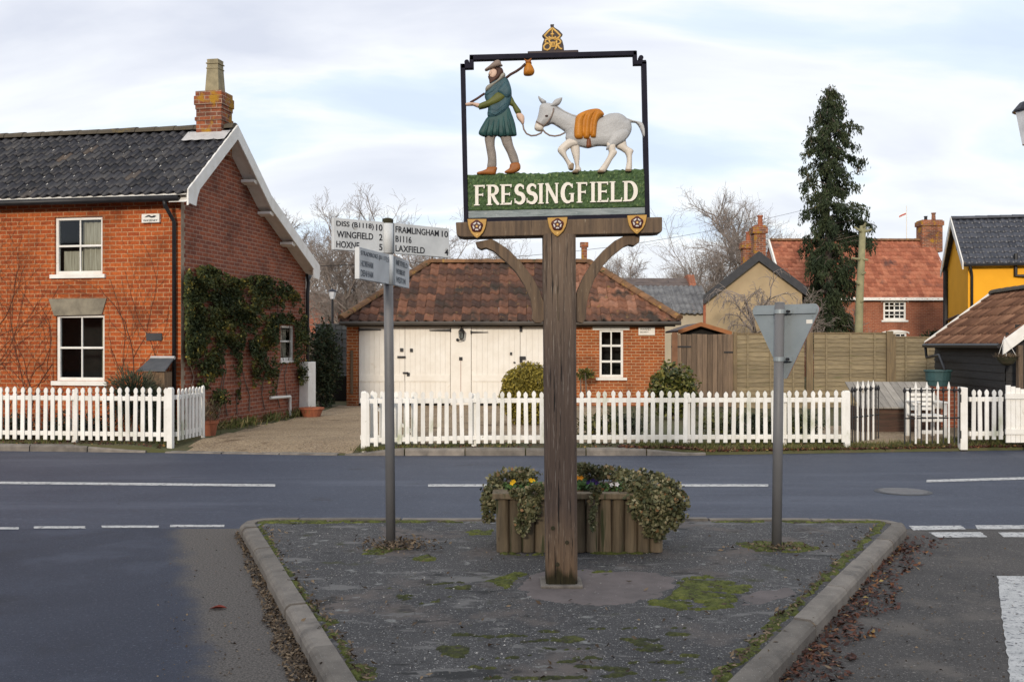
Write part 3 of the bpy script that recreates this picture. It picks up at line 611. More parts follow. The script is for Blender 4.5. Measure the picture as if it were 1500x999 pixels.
# little pipework and the white meter cupboard on the gable side
mb = MB(); a = GF.px(408, 583, .08)[0]; b = GF.px(425, 583, .08)[0]; zv = GF.px(415, 582, .08)[1]
mb.tube([GF.pt(a - .4, .08, zv + .02), GF.pt(b, .08, zv), GF.pt(b, .08, .02)], .03, 8); mb.build('waste_pipe', M_white, house)
r = GF.rect(438, 530, 446, 583); mb = MB(); GF.box(mb, r[0], r[1] + .12, .001, .22, 0.02, r[3]); mc = mb.build('meter_cupboard', M_white, house, bevel=.01)
# terrace chimney stump showing over the ridge at the far left
mb = MB(); q = P(35, 207, 21); mb.lathe(q + Vector((0, 0, -.6)), [(.11, 0), (.11, .62), (.13, .63), (.13, .67), (.10, .68)], 12); tag(mb.build('chimney_pot', M_terra, smooth=False), 'short terracotta pot just showing over the black ridge at far left', 'chimney pot')

# ------------------------------------------------------------------ garage
GY = 26.0; zG = .1
gar = thing('garage', 'low red brick garage with hipped pantile roof and two pairs of cream boarded doors', 'garage', (0, GY, zG))
GA = Fr((-4.2, GY, zG), (1, 0, 0), (0, -1, 0)); GW = 8.08; EZ = 2.15
gwin = GA.rect(878, 483, 913, 553); dr0 = GA.px(525, 500)[0]; dr1 = GA.px(842, 500)[0]
mb = MB(); GA.wall(mb, 0, GW, 0, EZ, [gwin, (dr0, dr1, 0.0, 2.04)], .1)
mb.quad((-4.2, GY, zG), (-4.2, GY + 4, zG), (-4.2, GY + 4, zG + EZ), (-4.2, GY, zG + EZ)); mb.quad((-4.2 + GW, GY, zG), (-4.2 + GW, GY + 4, zG), (-4.2 + GW, GY + 4, zG + EZ), (-4.2 + GW, GY, zG + EZ))
mb.quad((-4.2, GY + 4, zG), (-4.2 + GW, GY + 4, zG), (-4.2 + GW, GY + 4, zG + EZ), (-4.2, GY + 4, zG + EZ))
mb.build('wall', M_brickGar, gar)
# doors
lm = [GA.px(x, 520)[0] for x in (525, 593, 660)] ; rm = [GA.px(x, 520)[0] for x in (690, 762, 842)]
def door(u0, u1, nb):
    mb = MB(); bw = (u1 - u0) / nb; rg = random.Random(int(u0 * 100))
    for i in range(nb): GA.box(mb, u0 + i * bw + .0012, u0 + (i + 1) * bw - .0012, -.07, -.03 - rg.uniform(0, .002), .06, 2.03, tint=rg.random())
    GA.box(mb, u0 + .01, u1 - .01, -.031, -.012, .62, .78); GA.box(mb, u0 + .01, u1 - .01, -.1, -.07, .06, 2.03)
    return mb.build('door', M_cream, gar, bevel=.0015)
doors = [door(lm[0] + .01, lm[1] - .004, 9), door(lm[1] + .004, lm[2] - .01, 9), door(rm[0] + .01, rm[1] - .004, 9), door(rm[1] + .004, rm[2] - .01, 9)]
mb = MB(); GA.box(mb, lm[2], rm[0], -.06, .005, 0.02, 2.035); mb.build('door_post', M_cream, gar, bevel=.004)
def iron(d, bx):
    for nm, b in bx:
        mb = MB(); r_ = GA.rect(*b[:4])
        if nm == 'strap_hinge':      # tapered strap with a knuckle
            l_ = b[4] if len(b) > 4 else 1
            t0, t1 = ((r_[2], r_[3]), (r_[2] + .015, r_[3] - .015)); t0, t1 = (t0, t1) if l_ > 0 else (t1, t0)
            mb.prism([GA.pt(r_[0], -.012, t0[0]), GA.pt(r_[1], -.012, t1[0]), GA.pt(r_[1], -.012, t1[1]), GA.pt(r_[0], -.012, t0[1])], (0, -.022, 0))
            k_ = r_[0] if l_ > 0 else r_[1]; mb.tube([GA.pt(k_, .012, r_[2] - .02), GA.pt(k_, .012, r_[3] + .02)], .016, 6)
        else: GA.box(mb, r_[0], r_[1], -.012, .014, r_[2], r_[3])
        mb.build(nm, M_black, d)
iron(doors[0], [('strap_hinge', (526, 481.5, 558, 484.5, 1)), ('lock_plate', (586, 510, 590.5, 515)), ('bolt', (582, 521.5, 594, 524.5))])
iron(doors[1], [('strap_hinge', (629, 482.5, 660, 485.5, -1)), ('lock_plate', (600.5, 510.5, 604.5, 515.5)), ('bolt', (590, 545, 598, 547.5)), ('padlock', (596, 546, 600, 551))])
iron(doors[2], [('strap_hinge', (690, 485.5, 715, 488, 1)), ('lock_plate', (747, 516, 750, 520)), ('keyhole', (752, 530, 755, 532))])
iron(doors[3], [('latch', (761, 522, 770, 527)), ('padlock', (761, 526, 765, 531)), ('bolt', (761, 477, 765, 486))])
# lantern on the centre post
lu, lv = GA.px(676.5, 491); mb = MB(); lp = lambda a, d, v: GA.pt(lu + a, d, lv + v)
mb.lathe(lp(0, .14, -.09), [(.02, -.03), (.045, -.01), (.06, 0)], 6); mb.lathe(lp(0, .14, .09), [(.085, 0), (.05, .05), (.012, .09), (.02, .11), (.005, .13)], 6)
for i in range(6):
    t = i * math.pi / 3; mb.tube([lp(.058 * math.cos(t), .14 + .058 * math.sin(t), -.09), lp(.08 * math.cos(t), .14 + .08 * math.sin(t), .09)], .007, 4)
mb.tube([lp(-.1, .03, -.1), lp(-.1, .1, -.14), lp(-.03, .14, -.12)], .012, 5); mb.lathe(lp(-.11, .03, -.12), [(.01, -.04), (.035, -.02), (.035, .02), (.01, .04)], 8); ln = mb.build('lantern', M_black, gar)
mb = MB(); mb.lathe(lp(0, .14, -.085), [(.05, 0), (.07, .17)], 6); mb.build('lantern_glass', GLASS, ln)
b_, r = wbox('meter_plate', M_black, 672.5, 523, 677.5, 528, .03, GA, gar)
mb = MB(); uu = GA.px(675, 540)[0]; GA.box(mb, uu - .006, uu + .006, .005, .014, .3, GA.px(675, 528)[1]); mb.build('cable', mat('pinkish_cable', (.35, .2, .17)), gar)
window(gar, GA, gwin, .06, .06, 1, (.335, .665), bar=.035, sill=(.09, .07, .07))
mb = MB(); r = GA.rect(868, 478, 922, 483.5); GA.box(mb, r[0], r[1], -.02, .02, r[2], r[3]); mb.build('window_head', M_white, gar, bevel=.004)
sg, r = wbox('wall_sign', M_cream, 935, 479, 959, 491, .05, GA, gar)
mb = MB(); put_text(mb, 'WAVENEY', GA.pt(r[0] + .04, .051, r[3] - .085), GA.u, Vector((0, 0, 1)), GA.n, r[1] - r[0] - .14, .055); mb.build('lettering', M_signtxt, sg); mb = MB(); put_text(mb, 'SECURITY', GA.pt(r[0] + .04, .051, r[3] - .15), GA.u, Vector((0, 0, 1)), GA.n, r[1] - r[0] - .2, .035); mb.build('lettering', M_signtxt, sg)
# hanging timber on the pier
mb = MB(); r = GA.rect(513.5, 513, 517.5, 577); GA.box(mb, r[0], r[1], .002, .04, r[2], r[3]); mb.build('batten', M_oakb, gar, bevel=.005)
# roof
EV = Vector((-4.33, GY - .28, zG + EZ - .01)); XR = 4.24; RH = P(740, 386, 28.1).z; HW = 2.3; LS = math.hypot(HW, RH - EV.z)
hl = 2.05; hr = 2.12; Wd = XR - EV.x
def stain(u, v, t):
    s = mnoise.noise(Vector((u * .55, v * .5, 1.2))); x = u / Wd
    return min(1, max(0, .62 * t + .18 * s + (.30 if x > .62 else .02) - .08))
mb = MB(); tiles(mb, EV, (1, 0, 0), (0, HW, RH - EV.z), LS, lambda s: (hl * s / LS, Wd - hr * s / LS), tw=.235, ch=.30, amp=.032, step=.035, seed=8, tf=stain)
A_, B_ = Vector((EV.x, GY - .28 + 2 * HW, EV.z)), Vector((XR, GY - .28 + 2 * HW, EV.z))
tiles(mb, B_, (-1, 0, 0), (0, -HW, RH - EV.z), LS, lambda s: (hr * s / LS, Wd - hl * s / LS), seed=9)
tiles(mb, A_, (0, -1, 0), (hl, 0, RH - EV.z), math.hypot(hl, RH - EV.z), lambda s: (HW * s / math.hypot(hl, RH - EV.z), 2 * HW - HW * s / math.hypot(hl, RH - EV.z)), seed=10)
tiles(mb, Vector((XR, GY - .28, EV.z)), (0, 1, 0), (-hr, 0, RH - EV.z), math.hypot(hr, RH - EV.z), lambda s: (HW * s / math.hypot(hr, RH - EV.z), 2 * HW - HW * s / math.hypot(hr, RH - EV.z)), seed=11)
grf = mb.build('roof', M_tred, gar, smooth=True)
mb = MB(); rl = Vector((EV.x + hl, GY - .28 + HW, RH + .03)); rr = Vector((XR - hr, GY - .28 + HW, RH + .03))
ridge_tiles(mb, rl, rr, .13, .36); ridge_tiles(mb, Vector((EV.x + .03, GY - .25, EV.z + .08)), rl, .12, .34, seed=5); ridge_tiles(mb, Vector((XR - .03, GY - .25, EV.z + .08)), rr, .13, .34, seed=6)
ridge_tiles(mb, A_ + Vector((.03, 0, .08)), rl, .12, .34, seed=7); ridge_tiles(mb, B_ + Vector((-.03, 0, .08)), rr, .12, .34, seed=8)
mb.build('ridge_tiles', M_ridge, grf)
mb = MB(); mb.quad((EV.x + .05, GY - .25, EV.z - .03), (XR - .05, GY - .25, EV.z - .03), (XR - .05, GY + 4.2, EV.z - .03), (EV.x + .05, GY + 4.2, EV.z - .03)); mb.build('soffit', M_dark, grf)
mb = MB(); mb.tube([(EV.x, GY - .31, EV.z - .05), (XR, GY - .31, EV.z - .05)], .05, 8); mb.box(EV.x + .1, XR - .1, GY - .05, GY - .02, EV.z - .13, EV.z - .035); mb.build('gutter', mat('dull_gutter', (.10, .085, .07), (.05, .045, .04), scale=.8, rough=.6), gar)
mb = MB(); q = P(856, 383, 28.3); mb.box(q.x - .075, q.x + .075, q.y, q.y + .16, RH - .1, q.z + .42); z = P(856, 362, 28.3).z; mb.box(q.x - .11, q.x + .11, q.y - .03, q.y + .2, z, P(856, 355, 28.3).z); mb.build('flue', M_brickC, gar)
# ------------------------------------------------------------------ village sign
def crom(pts, k=4):
    P_ = [np.array(p, float) for p in pts]; n = len(P_); o = []
    for i in range(n):
        a, b, c, d = P_[i - 1], P_[i], P_[(i + 1) % n], P_[(i + 2) % n]
        for j in range(k):
            t = j / k; o.append(.5 * (2 * b + (c - a) * t + (2 * a - 5 * b + 4 * c - d) * t * t + (3 * b - a - 3 * c + d) * t ** 3))
    return np.array(o)
def relief(mb, poly, Y, h=.02, wd=.03, back=.02, g=.0045, smoothp=3, noise_=0, **kw):
    """poly: pixel outline at depth Y -> carved piece, rounded towards the camera side"""
    pl = crom(poly, smoothp) if smoothp else np.array(poly, float)
    X = (pl[:, 0] - 750) / FP * Y; Z = CH + (HZ - pl[:, 1]) / FP * Y; q = np.stack([X, Z], 1)
    lo = q.min(0) - g; hi = q.max(0) + g; nx = int((hi[0] - lo[0]) / g) + 2; nz = int((hi[1] - lo[1]) / g) + 2
    gx, gz_ = np.meshgrid(lo[0] + np.arange(nx) * g, lo[1] + np.arange(nz) * g, indexing='ij'); pts = np.stack([gx.ravel(), gz_.ravel()], 1)
    a = q; b = np.roll(q, -1, 0); ins = np.zeros(len(pts), bool); dist = np.full(len(pts), 1e9); near = pts.copy()
    for p0, p1 in zip(a, b):
        c = ((p0[1] > pts[:, 1]) != (p1[1] > pts[:, 1]))
        with np.errstate(divide='ignore', invalid='ignore'):
            xi = (p1[0] - p0[0]) * (pts[:, 1] - p0[1]) / (p1[1] - p0[1]) + p0[0]
        ins ^= c & (pts[:, 0] < xi)
        d = p1 - p0; t = np.clip(((pts - p0) @ d) / max(d @ d, 1e-12), 0, 1); pr = p0 + t[:, None] * d; ds = np.hypot(*(pts - pr).T)
        m = ds < dist; dist[m] = ds[m]; near[m] = pr[m]
    insg = ins.reshape(nx, nz); use = {}; V = []; 
    cells = [(i, j) for i in range(nx - 1) for j in range(nz - 1) if insg[i, j] or insg[i + 1, j] or insg[i, j + 1] or insg[i + 1, j + 1]]
    if not cells: return
    F = []; edges = {}
    def vid(i, j):
        k = i * nz + j
        if k in use: return use[k]
        if ins[k] and dist[k] > g * .35:
            p = pts[k]; t = min(dist[k] / wd, 1); hh = h * math.sqrt(max(0, 1 - (1 - t) ** 2))
        else: p = near[k]; hh = 0
        if noise_ and hh: hh += noise_ * mnoise.noise(Vector((p[0] * 60, p[1] * 60, 0)))
        use[k] = len(V); V.append((p[0], Y - hh - .002, p[1])); return use[k]
    for i, j in cells:
        f = (vid(i, j), vid(i + 1, j), vid(i + 1, j + 1), vid(i, j + 1)); F.append(f)
        for e in zip(f, f[1:] + f[:1]): edges[e] = edges.get(e, 0) + 1
    n = len(V); V2 = [(x, Y + back, z) for x, y, z in V]; F2 = [tuple(n + q_ for q_ in reversed(f)) for f in F]
    S2 = [(e[1], e[0], e[0] + n, e[1] + n) for e in edges if (e[1], e[0]) not in edges]
    mb.add(V + V2, F + F2 + S2, **kw)
def flat(mb, poly, Y, t, **kw):    # pixel outline at depth Y extruded towards the camera by t
    mb.prism([P(x, y, Y) for x, y in poly], (0, -t, 0), **kw)
def pline(mb, pts, Y, r, n=6, **kw): mb.tube([P(x, y, Y) for x, y in pts], r, n, **kw)

VY = 6.68
vs_ = thing('village_sign', 'carved oak village sign with painted man, grey donkey and white lettering on thick post', 'village sign', (.32, VY, .1))
SY = VY - .02           # plane of the carved panel
# post, slightly tapered with chamfered corners
mb = MB(); 
def post_ring(z, w, cx): 
    c = .018; h = w / 2
    return [(cx - h + c, VY - h, z), (cx + h - c, VY - h, z), (cx + h, VY - h + c, z), (cx + h, VY + h - c, z), (cx + h - c, VY + h, z), (cx - h + c, VY + h, z), (cx - h, VY + h - c, z), (cx - h, VY - h + c, z)]
def post_seg(z0, z1, n, m):
    mb = MB(); vs = []
    for i in range(n + 1):
        z = z0 + (z1 - z0) * i / n; t = (z - .1) / 2.2; w_ = .203 + .008 * t; cx_ = .321 - .012 * t
        cx_ = P(822, 850, VY).x * (1 - t) + P(818.5, 350, VY).x * t
        vs += post_ring(z, w_, cx_)
    fs = [(i * 8 + j, i * 8 + (j + 1) % 8, (i + 1) * 8 + (j + 1) % 8, (i + 1) * 8 + j) for i in range(n) for j in range(8)] + [tuple(range(7, -1, -1)), tuple(range(n * 8, n * 8 + 8))]
    mb.add(vs, fs); return mb
zt = P(818, 345, VY).z; zm = P(820, 765, VY).z; zmo = P(820, 838, VY).z; zmid = P(820, 480, VY).z
def post_mat():     # the timber's tone varies along its length: pale head, dark shaft, scuffed foot, mossy base
    m = mat('post_oak', (.142, .106, .082), (.088, .067, .055), scale=8, stretch=(9, 9, .3), rough=.9, bump=1., bscale=14, bdist=.010, spots=[((.30, .27, .23), 22, .62, .07), ((.018, .015, .014), 9, .60, .05)])
    nt = m.node_tree; b = nt.nodes['Principled BSDF']; src = b.inputs['Base Color'].links[0].from_socket
    tc = N(nt, 'ShaderNodeTexCoord'); sp = N(nt, 'ShaderNodeSeparateXYZ'); lnk(nt, tc.outputs['Object'], sp.inputs[0])
    nz = N(nt, 'ShaderNodeTexNoise'); mp_ = N(nt, 'ShaderNodeMapping'); mp_.inputs['Scale'].default_value = (14, 14, 1.5); lnk(nt, tc.outputs['Object'], mp_.inputs[0]); lnk(nt, mp_.outputs[0], nz.inputs['Vector']); nz.inputs['Scale'].default_value = 1; nz.inputs['Detail'].default_value = 5
    ad = N(nt, 'ShaderNodeMath', operation='MULTIPLY_ADD'); lnk(nt, nz.outputs['Fac'], ad.inputs[0]); ad.inputs[1].default_value = .35; lnk(nt, sp.outputs[2], ad.inputs[2])
    sc_ = N(nt, 'ShaderNodeMath', operation='MULTIPLY'); lnk(nt, ad.outputs[0], sc_.inputs[0]); sc_.inputs[1].default_value = 1 / 2.6
    r = N(nt, 'ShaderNodeValToRGB'); e = r.color_ramp.elements
    st = [(.0, (.25, .27, .15)), (.088, (.25, .27, .15)), (.108, (1.3, 1.15, .92)), (.17, (1.25, 1.15, 1.0)), (.27, (.72, .70, .74)), (.6, (.72, .71, .75)), (.8, (1.15, 1.13, 1.08)), (1, (1.25, 1.2, 1.1))]
    e[0].position, e[0].color = st[0][0], (*st[0][1], 1); e[1].position, e[1].color = st[-1][0], (*st[-1][1], 1)
    for p_, c_ in st[1:-1]: q_ = e.new(p_); q_.color = (*c_, 1)
    lnk(nt, sc_.outputs[0], r.inputs[0])
    x = N(nt, 'ShaderNodeMix', data_type='RGBA', blend_type='MULTIPLY'); x.inputs[0].default_value = 1; lnk(nt, src, x.inputs[6]); lnk(nt, r.outputs[0], x.inputs[7]); lnk(nt, x.outputs[2], b.inputs['Base Color'])
    return m
po = post_seg(.08, zt, 14, None).build('post', post_mat(), vs_)
for x, y in ((810, 773), (830.5, 794), (816.5, 826)):
    mb = MB(); q = P(x, y, VY - .1); mb.tube([q + Vector((0, .02, 0)), q + Vector((0, -.012, 0))], .0135, 10); mb.build('bolt_plug', M_mossy, po)
mb = MB()      # a drying crack
pts = [(817, 346), (816.6, 372), (818, 400), (816.8, 430), (817.6, 470)]
flat(mb, [(x - .35, y) for x, y in pts] + [(x + .45, y) for x, y in reversed(pts)], VY - .103, .002)
mb.build('crack', M_mossy, po)
# beam
BY = VY + .09
mb = MB(); flat(mb, [(669.8, 330.8), (964, 323.2), (964, 343), (962, 345), (955, 346), (681, 351.8), (674, 350.5), (671, 348)], BY, .19); mb.build('beam', M_oak, vs_, bevel=.006)
Z4 = lambda L: [(660 + a / 4.1625, 240 + b / 4.1625) for a, b in L]
mb = MB(); bl = Z4([(150, 478), (160, 506), (185, 522), (215, 512), (262, 532), (330, 590), (400, 662), (450, 740), (488, 830), (500, 900), (495, 945), (515, 970), (550, 972), (573, 950), (573, 860), (545, 775), (500, 690), (430, 600), (350, 520), (290, 480), (250, 458)])
mb.prism([P(x, y, VY - .055) for x, y in bl], (0, .11, 0)); mb.build('brace', M_oak, vs_, bevel=.005)
mb = MB(); br_ = Z4([(1155, 437), (1152, 478), (1122, 500), (1090, 493), (1060, 505), (990, 560), (930, 622), (880, 700), (848, 780), (830, 860), (825, 945), (805, 972), (770, 965), (748, 930), (748, 860), (775, 770), (810, 690), (860, 610), (930, 530), (1000, 470), (1060, 440)])
mb.prism([P(x, y, VY - .055) for x, y in br_], (0, .11, 0)); mb.build('brace', M_oak, vs_, bevel=.005)
# black frame
FD = .055
def bar(nm, poly): mb = MB(); flat(mb, poly, SY + .035, FD); return mb.build(nm, M_frame, vs_, bevel=.002)
bar('frame_side', [(674.8, 97), (681.8, 97), (686.5, 329), (680, 329)]); bar('frame_side', [(938.6, 94.5), (945.6, 93.5), (950.6, 322), (943.6, 322)])
bar('frame_top', [(688.2, 84), (931, 77.8), (931.6, 84.4), (688.8, 91.6)]); bar('frame_bottom', [(686.5, 321), (943.6, 314.6), (943.9, 322.5), (686.5, 329.3)])
bar('frame_corner', [(676, 97), (688, 97), (688.2, 85), (694, 85), (694.3, 103.2), (676.2, 103.8)]); bar('frame_corner', [(926, 79), (931.6, 78.5), (932, 92), (945, 91.5), (945.2, 97.6), (926.6, 98)])
for x, y in ((684, 93), (938.3, 86.5)):
    mb = MB(); q = P(x, y, SY + .01); mb.tube([q + Vector((0, .02, 0)), q + Vector((0, -.03, 0))], .016, 12); mb.build('frame_knob', M_frame, vs_)
# carved grass, water strip
gr = Z4([(98, 76), (1196, 41), (1198, 268), (100, 292)])
top = []
rg = random.Random(5)
n_ = 90
for i in range(n_ + 1):
    t = i / n_; top.append((684 + (947 - 684) * t, 257.2 - 8.2 * t - .9 + rg.uniform(-1.6, .9) + (1.6 * math.exp(-((t - .45) / .12) ** 2))))
M_cgrass = mat('carved_green_grass', (.075, .135, .045), (.034, .07, .028), scale=55, stretch=(1, 1, .5), rough=.6, bump=1, bscale=70, spots=[((.17, .23, .09), 60, .60, .05)])
mb = MB(); relief(mb, top + [(947.6, 304.4), (684.8, 309.8)], SY, .012, .012, .03, g=.006, smoothp=0, noise_=.006); mb.build('grass_carving', M_cgrass, vs_)
M_water = mat('painted_grey_water', (.155, .195, .205), (.27, .31, .32), scale=16, stretch=(.5, 1, 2.5), rough=.5, bump=.6, bscale=30, spots=[((.42, .45, .45), 34, .66, .04)])
mb = MB(); flat(mb, [(684.8, 310.5), (947.6, 305), (947.8, 315.5), (684.9, 321.8)], SY + .03, .038); mb.build('water_carving', M_water, vs_)
# lettering FRESSINGFIELD : built strokes in unit boxes
def strip(pts, ws):
    L, Rr = [], []
    n = len(pts)
    for i in range(n):
        a = Vector(pts[max(i - 1, 0)]); b = Vector(pts[min(i + 1, n - 1)]); d = (b - a).normalized(); nn = Vector((-d.y, d.x)); w_ = ws[i] if isinstance(ws, (list, tuple)) else ws
        p = Vector(pts[i]); L.append(p + nn * w_ / 2); Rr.append(p - nn * w_ / 2)
    return L, Rr
def arc(cx, cy, rx, ry, a0, a1, n=10): return [(cx + rx * math.cos(R(a0 + (a1 - a0) * i / n)), cy + ry * math.sin(R(a0 + (a1 - a0) * i / n))) for i in range(n + 1)]
T, H = .165, .085    # thick and thin strokes (in letter heights)
def stem(x, y0=0, y1=1, s0=1, s1=1):
    o = [([(x, y0), (x, y1)], [T * .95, T])]
    if s1: o.append(([(x - T * .95, y1 - .028), (x + T * .8, y1 - .028)], .05))
    if s0: o.append(([(x - T * .85, y0 + .028), (x + T * .85, y0 + .028)], .05))
    return o
def glyph(c, w):
    m = T * .75
    if c == 'I': return stem(w / 2)
    if c == 'F': return stem(m) + [([(m, .955), (w, .955)], .08), ([(w - .015, .97), (w - .03, .83)], .05), ([(m, .52), (w * .82, .52)], .08), ([(w * .82, .60), (w * .82, .44)], .045)]
    if c == 'E': return stem(m) + [([(m, .955), (w, .955)], .08), ([(w - .02, .97), (w - .035, .84)], .05), ([(m, .52), (w * .82, .52)], .08), ([(w * .82, .60), (w * .82, .44)], .045), ([(m, .045), (w, .045)], .09), ([(w - .03, .05), (w, .19)], .05)]
    if c == 'L': return stem(m) + [([(m, .045), (w, .045)], .09), ([(w - .03, .05), (w, .2)], .05)]
    if c == 'R':
        return stem(m) + [([(m, .955)] + arc(w * .48, .74, w * .34, .215, 90, -90) + [(m, .50)], [.08, .09, .11, .13, .16, .18, .19, .19, .17, .14, .11, .09, .08]), ([(w * .46, .50), (w * .70, .2), (w * .93, .03)], [T * .9, T * .95, T * .8]), ([(w * .84, .028), (w * 1.02, .028)], .05)]
    if c == 'D':
        return stem(m) + [([(m, .955)] + arc(w * .42, .5, w * .46, .455, 90, -90, 12) + [(m, .045)], [.08, .09, .11, .14, .17, .19, .2, .2, .2, .19, .17, .14, .11, .09, .08])]
    if c == 'N':
        return [([(T * .6, 0), (T * .6, 1)], .095), ([(T * .2, .028), (T * 1.05, .028)], .05), ([(.0, .972), (T * .9, .972)], .05), ([(T * .5, .98), (w - T * .45, .03)], T * 1.02), ([(w - T * .45, 0), (w - T * .45, 1)], .095), ([(w - T, .972), (w + .02, .972)], .05)]
    if c == 'S':
        sp = arc(w * .52, .735, w * .33, .215, 25, 250, 9) + arc(w * .48, .285, w * .38, .235, 75, -150, 10)
        k = len(sp); return [(sp, [.075 + .125 * math.sin(math.pi * i / (k - 1)) ** .8 for i in range(k)]), ([(w * .83, .93), (w * .83, .74)], .05), ([(w * .07, .30), (w * .09, .06)], .05)]
    if c == 'G':
        sp = arc(w * .53, .5, w * .42, .455, 42, 318, 14); k = len(sp)
        return [(sp, [.075 + .125 * math.sin(math.pi * i / (k - 1)) for i in range(k)]), ([(w * .86, .05), (w * .86, .47)], T * .9), ([(w * .62, .455), (w * 1.02, .455)], .05), ([(w * .86, .94), (w * .86, .73)], .05)]
LET = [('F', 145, 208), ('R', 222, 296), ('E', 305, 372), ('S', 388, 455), ('S', 461, 530), ('I', 538, 563), ('N', 576, 656), ('G', 674, 752), ('F', 770, 832), ('I', 855, 880), ('E', 893, 960), ('L', 972, 1043), ('D', 1052, 1138)]
def letters(m, grow, dY, thick):
    mb = MB(); cnt = 0
    for c, x0, x1 in LET:
        hgt = 124; w_ = (x1 - x0) / hgt
        for pts, ws in glyph(c, w_):
            ws = [q + grow for q in ws] if isinstance(ws, (list, tuple)) else ws + grow
            L, Rr = strip(pts, ws if isinstance(ws, list) else ws); cnt += 1
            def mp_(p):
                zx = x0 + p.x * hgt; base = 257 - 27 * (zx - 150) / 985; zy = base - p.y * hgt * 1.0; return P(660 + zx / 4.1625, 240 + zy / 4.1625, SY - dY)
            tt = thick + .00025 * (cnt % 7)
            for i in range(len(L) - 1):
                mb.prism([mp_(L[i]), mp_(L[i + 1]), mp_(Rr[i + 1]), mp_(Rr[i])], (0, -tt - .00006 * (i % 2), 0))
    return mb
tl = letters(None, 0, .016, .012).build('lettering', mat('white_letters', (.80, .77, .70), (.72, .68, .60), scale=20, rough=.55), vs_)
# crest plate
Z3 = lambda L: [(770 + a / 14.27, 30 + b / 14.27) for a, b in L]
mb = MB(); flat(mb, Z3([(40, 690), (1090, 660), (1100, 720), (45, 750)]), SY + .03, .045)
flat(mb, Z3([(335, 690), (345, 530), (390, 410), (340, 350), (440, 250), (520, 185), (530, 165), (510, 118), (592, 115), (582, 165), (610, 190), (690, 240), (772, 328), (712, 395), (760, 450), (790, 560), (800, 680)]), SY + .025, .032)
cp = mb.build('crest_plate', mat('crest_brown', (.035, .02, .02), (.025, .016, .02), rough=.5), vs_, bevel=.003)
M_goldp = mat('gold_paint', (.68, .43, .12), (.56, .34, .09), scale=30, rough=.4)
mb = MB()
def gs(L, r): pline(mb, Z3(L), SY - .008, r, 6)
r1 = .0068
gs([(555, 165), (480, 235), (395, 325), (440, 370), (480, 395)], r1); gs([(555, 165), (640, 240), (728, 322), (690, 365), (640, 395)], r1)
gs([(470, 400), (520, 375), (560, 370), (610, 375), (655, 400)], r1 * .9); gs([(485, 425), (530, 395), (570, 390), (640, 420)], r1 * .6)
gs([(557, 200), (557, 365)], r1 * .7); gs([(520, 295), (595, 295)], r1 * .9); gs([(485, 345), (510, 375)], r1 * .9); gs([(632, 345), (605, 375)], r1 * .9)
gs([(480, 400), (420, 415), (410, 455), (440, 490), (480, 485), (420, 500), (378, 550), (390, 605), (450, 630), (505, 600), (525, 545), (505, 500)], r1)
gs([(480, 405), (510, 470), (530, 555)], r1 * .8); gs([(525, 470), (620, 462)], r1 * .7); gs([(535, 555), (625, 548)], r1 * .8); gs([(548, 470), (550, 555)], r1 * .8); gs([(595, 465), (598, 550)], r1 * .8)
gs([(640, 400), (700, 410), (735, 450), (715, 495), (650, 505), (640, 470), (650, 430)], r1); gs([(645, 500), (640, 580), (610, 620)], r1); gs([(660, 510), (700, 580), (735, 605), (765, 600)], r1)
mb.build('royal_cypher', M_goldp, cp, smooth=True)
# shields with roses
M_shield = mat('shield_ochre', (.50, .29, .07), (.42, .24, .055), scale=20, rough=.5)
M_rose = mat('rose_dark_red', (.085, .018, .018), (.055, .014, .014), scale=30, rough=.5)
M_rosew = mat('rose_white', (.75, .73, .70), rough=.5)
for (xl, yl, xr, yr, xt, yt, cx_, cy_) in ((684.9, 321.8, 713, 321.6, 698.8, 349.6, 698.4, 331.8), (801.8, 319.8, 831, 318.8, 816.6, 347.2, 816.6, 329.3), (918.3, 316.4, 947, 315.4, 932.8, 343.6, 933.3, 326.3)):
    YS = BY - .19 - .012; h_ = yt - (yl + yr) / 2; w_ = xr - xl
    pts = [(xl, yl), (xr, yr)] + [(xr - w_ * a, yr + h_ * b) for a, b in ((.03, .25), (.09, .50), (.2, .72), (.36, .9))] + [(xt, yt)] + [(xl + w_ * a, yl + h_ * b) for a, b in ((.36, .9), (.2, .72), (.09, .5), (.03, .25))]
    mb = MB(); flat(mb, pts, YS + .012, .022); sh = mb.build('shield', M_shield, vs_, bevel=.003)
    mb = MB(); rr = [(cx_ + 9.0 * (1 + .07 * math.cos(5 * t)) * math.sin(t), cy_ - 9.0 * (1 + .07 * math.cos(5 * t)) * math.cos(t)) for t in [2 * math.pi * i / 30 for i in range(30)]]
    relief(mb, rr, YS - .010, .010, .02, .004, g=.003, smoothp=0); ro = mb.build('rose', M_rose, sh, smooth=True)
    mb = MB()
    for k in range(5):
        t = 2 * math.pi * k / 5 + math.pi / 5; c0, c1 = cx_ + 4.6 * math.sin(t), cy_ - 4.6 * math.cos(t); tx, ty = math.cos(t), math.sin(t)
        relief(mb, [(c0 + tx * a + math.sin(t) * b, c1 + ty * a - math.cos(t) * b) for a, b in ((-2.6, .6), (-1.4, 1.6), (0, 1.1), (1.4, 1.6), (2.6, .6), (1.5, -.7), (-1.5, -.7))], YS - .0215, .004, .006, .006, g=.002, smoothp=2)
    mb.build('white_petals', M_rosew, sh)
    mb = MB(); q = P(cx_, cy_, YS - .02); mb.tube([q, q + Vector((0, -.008, 0))], .007, 10); mb.build('boss', M_goldp, ro if False else sh); mb = MB(); q = P(xt, yt - 5.3, YS - .009); mb.tube([q, q + Vector((0, -.006, 0))], .007, 10); mb.build('peg', M_goldp, sh)

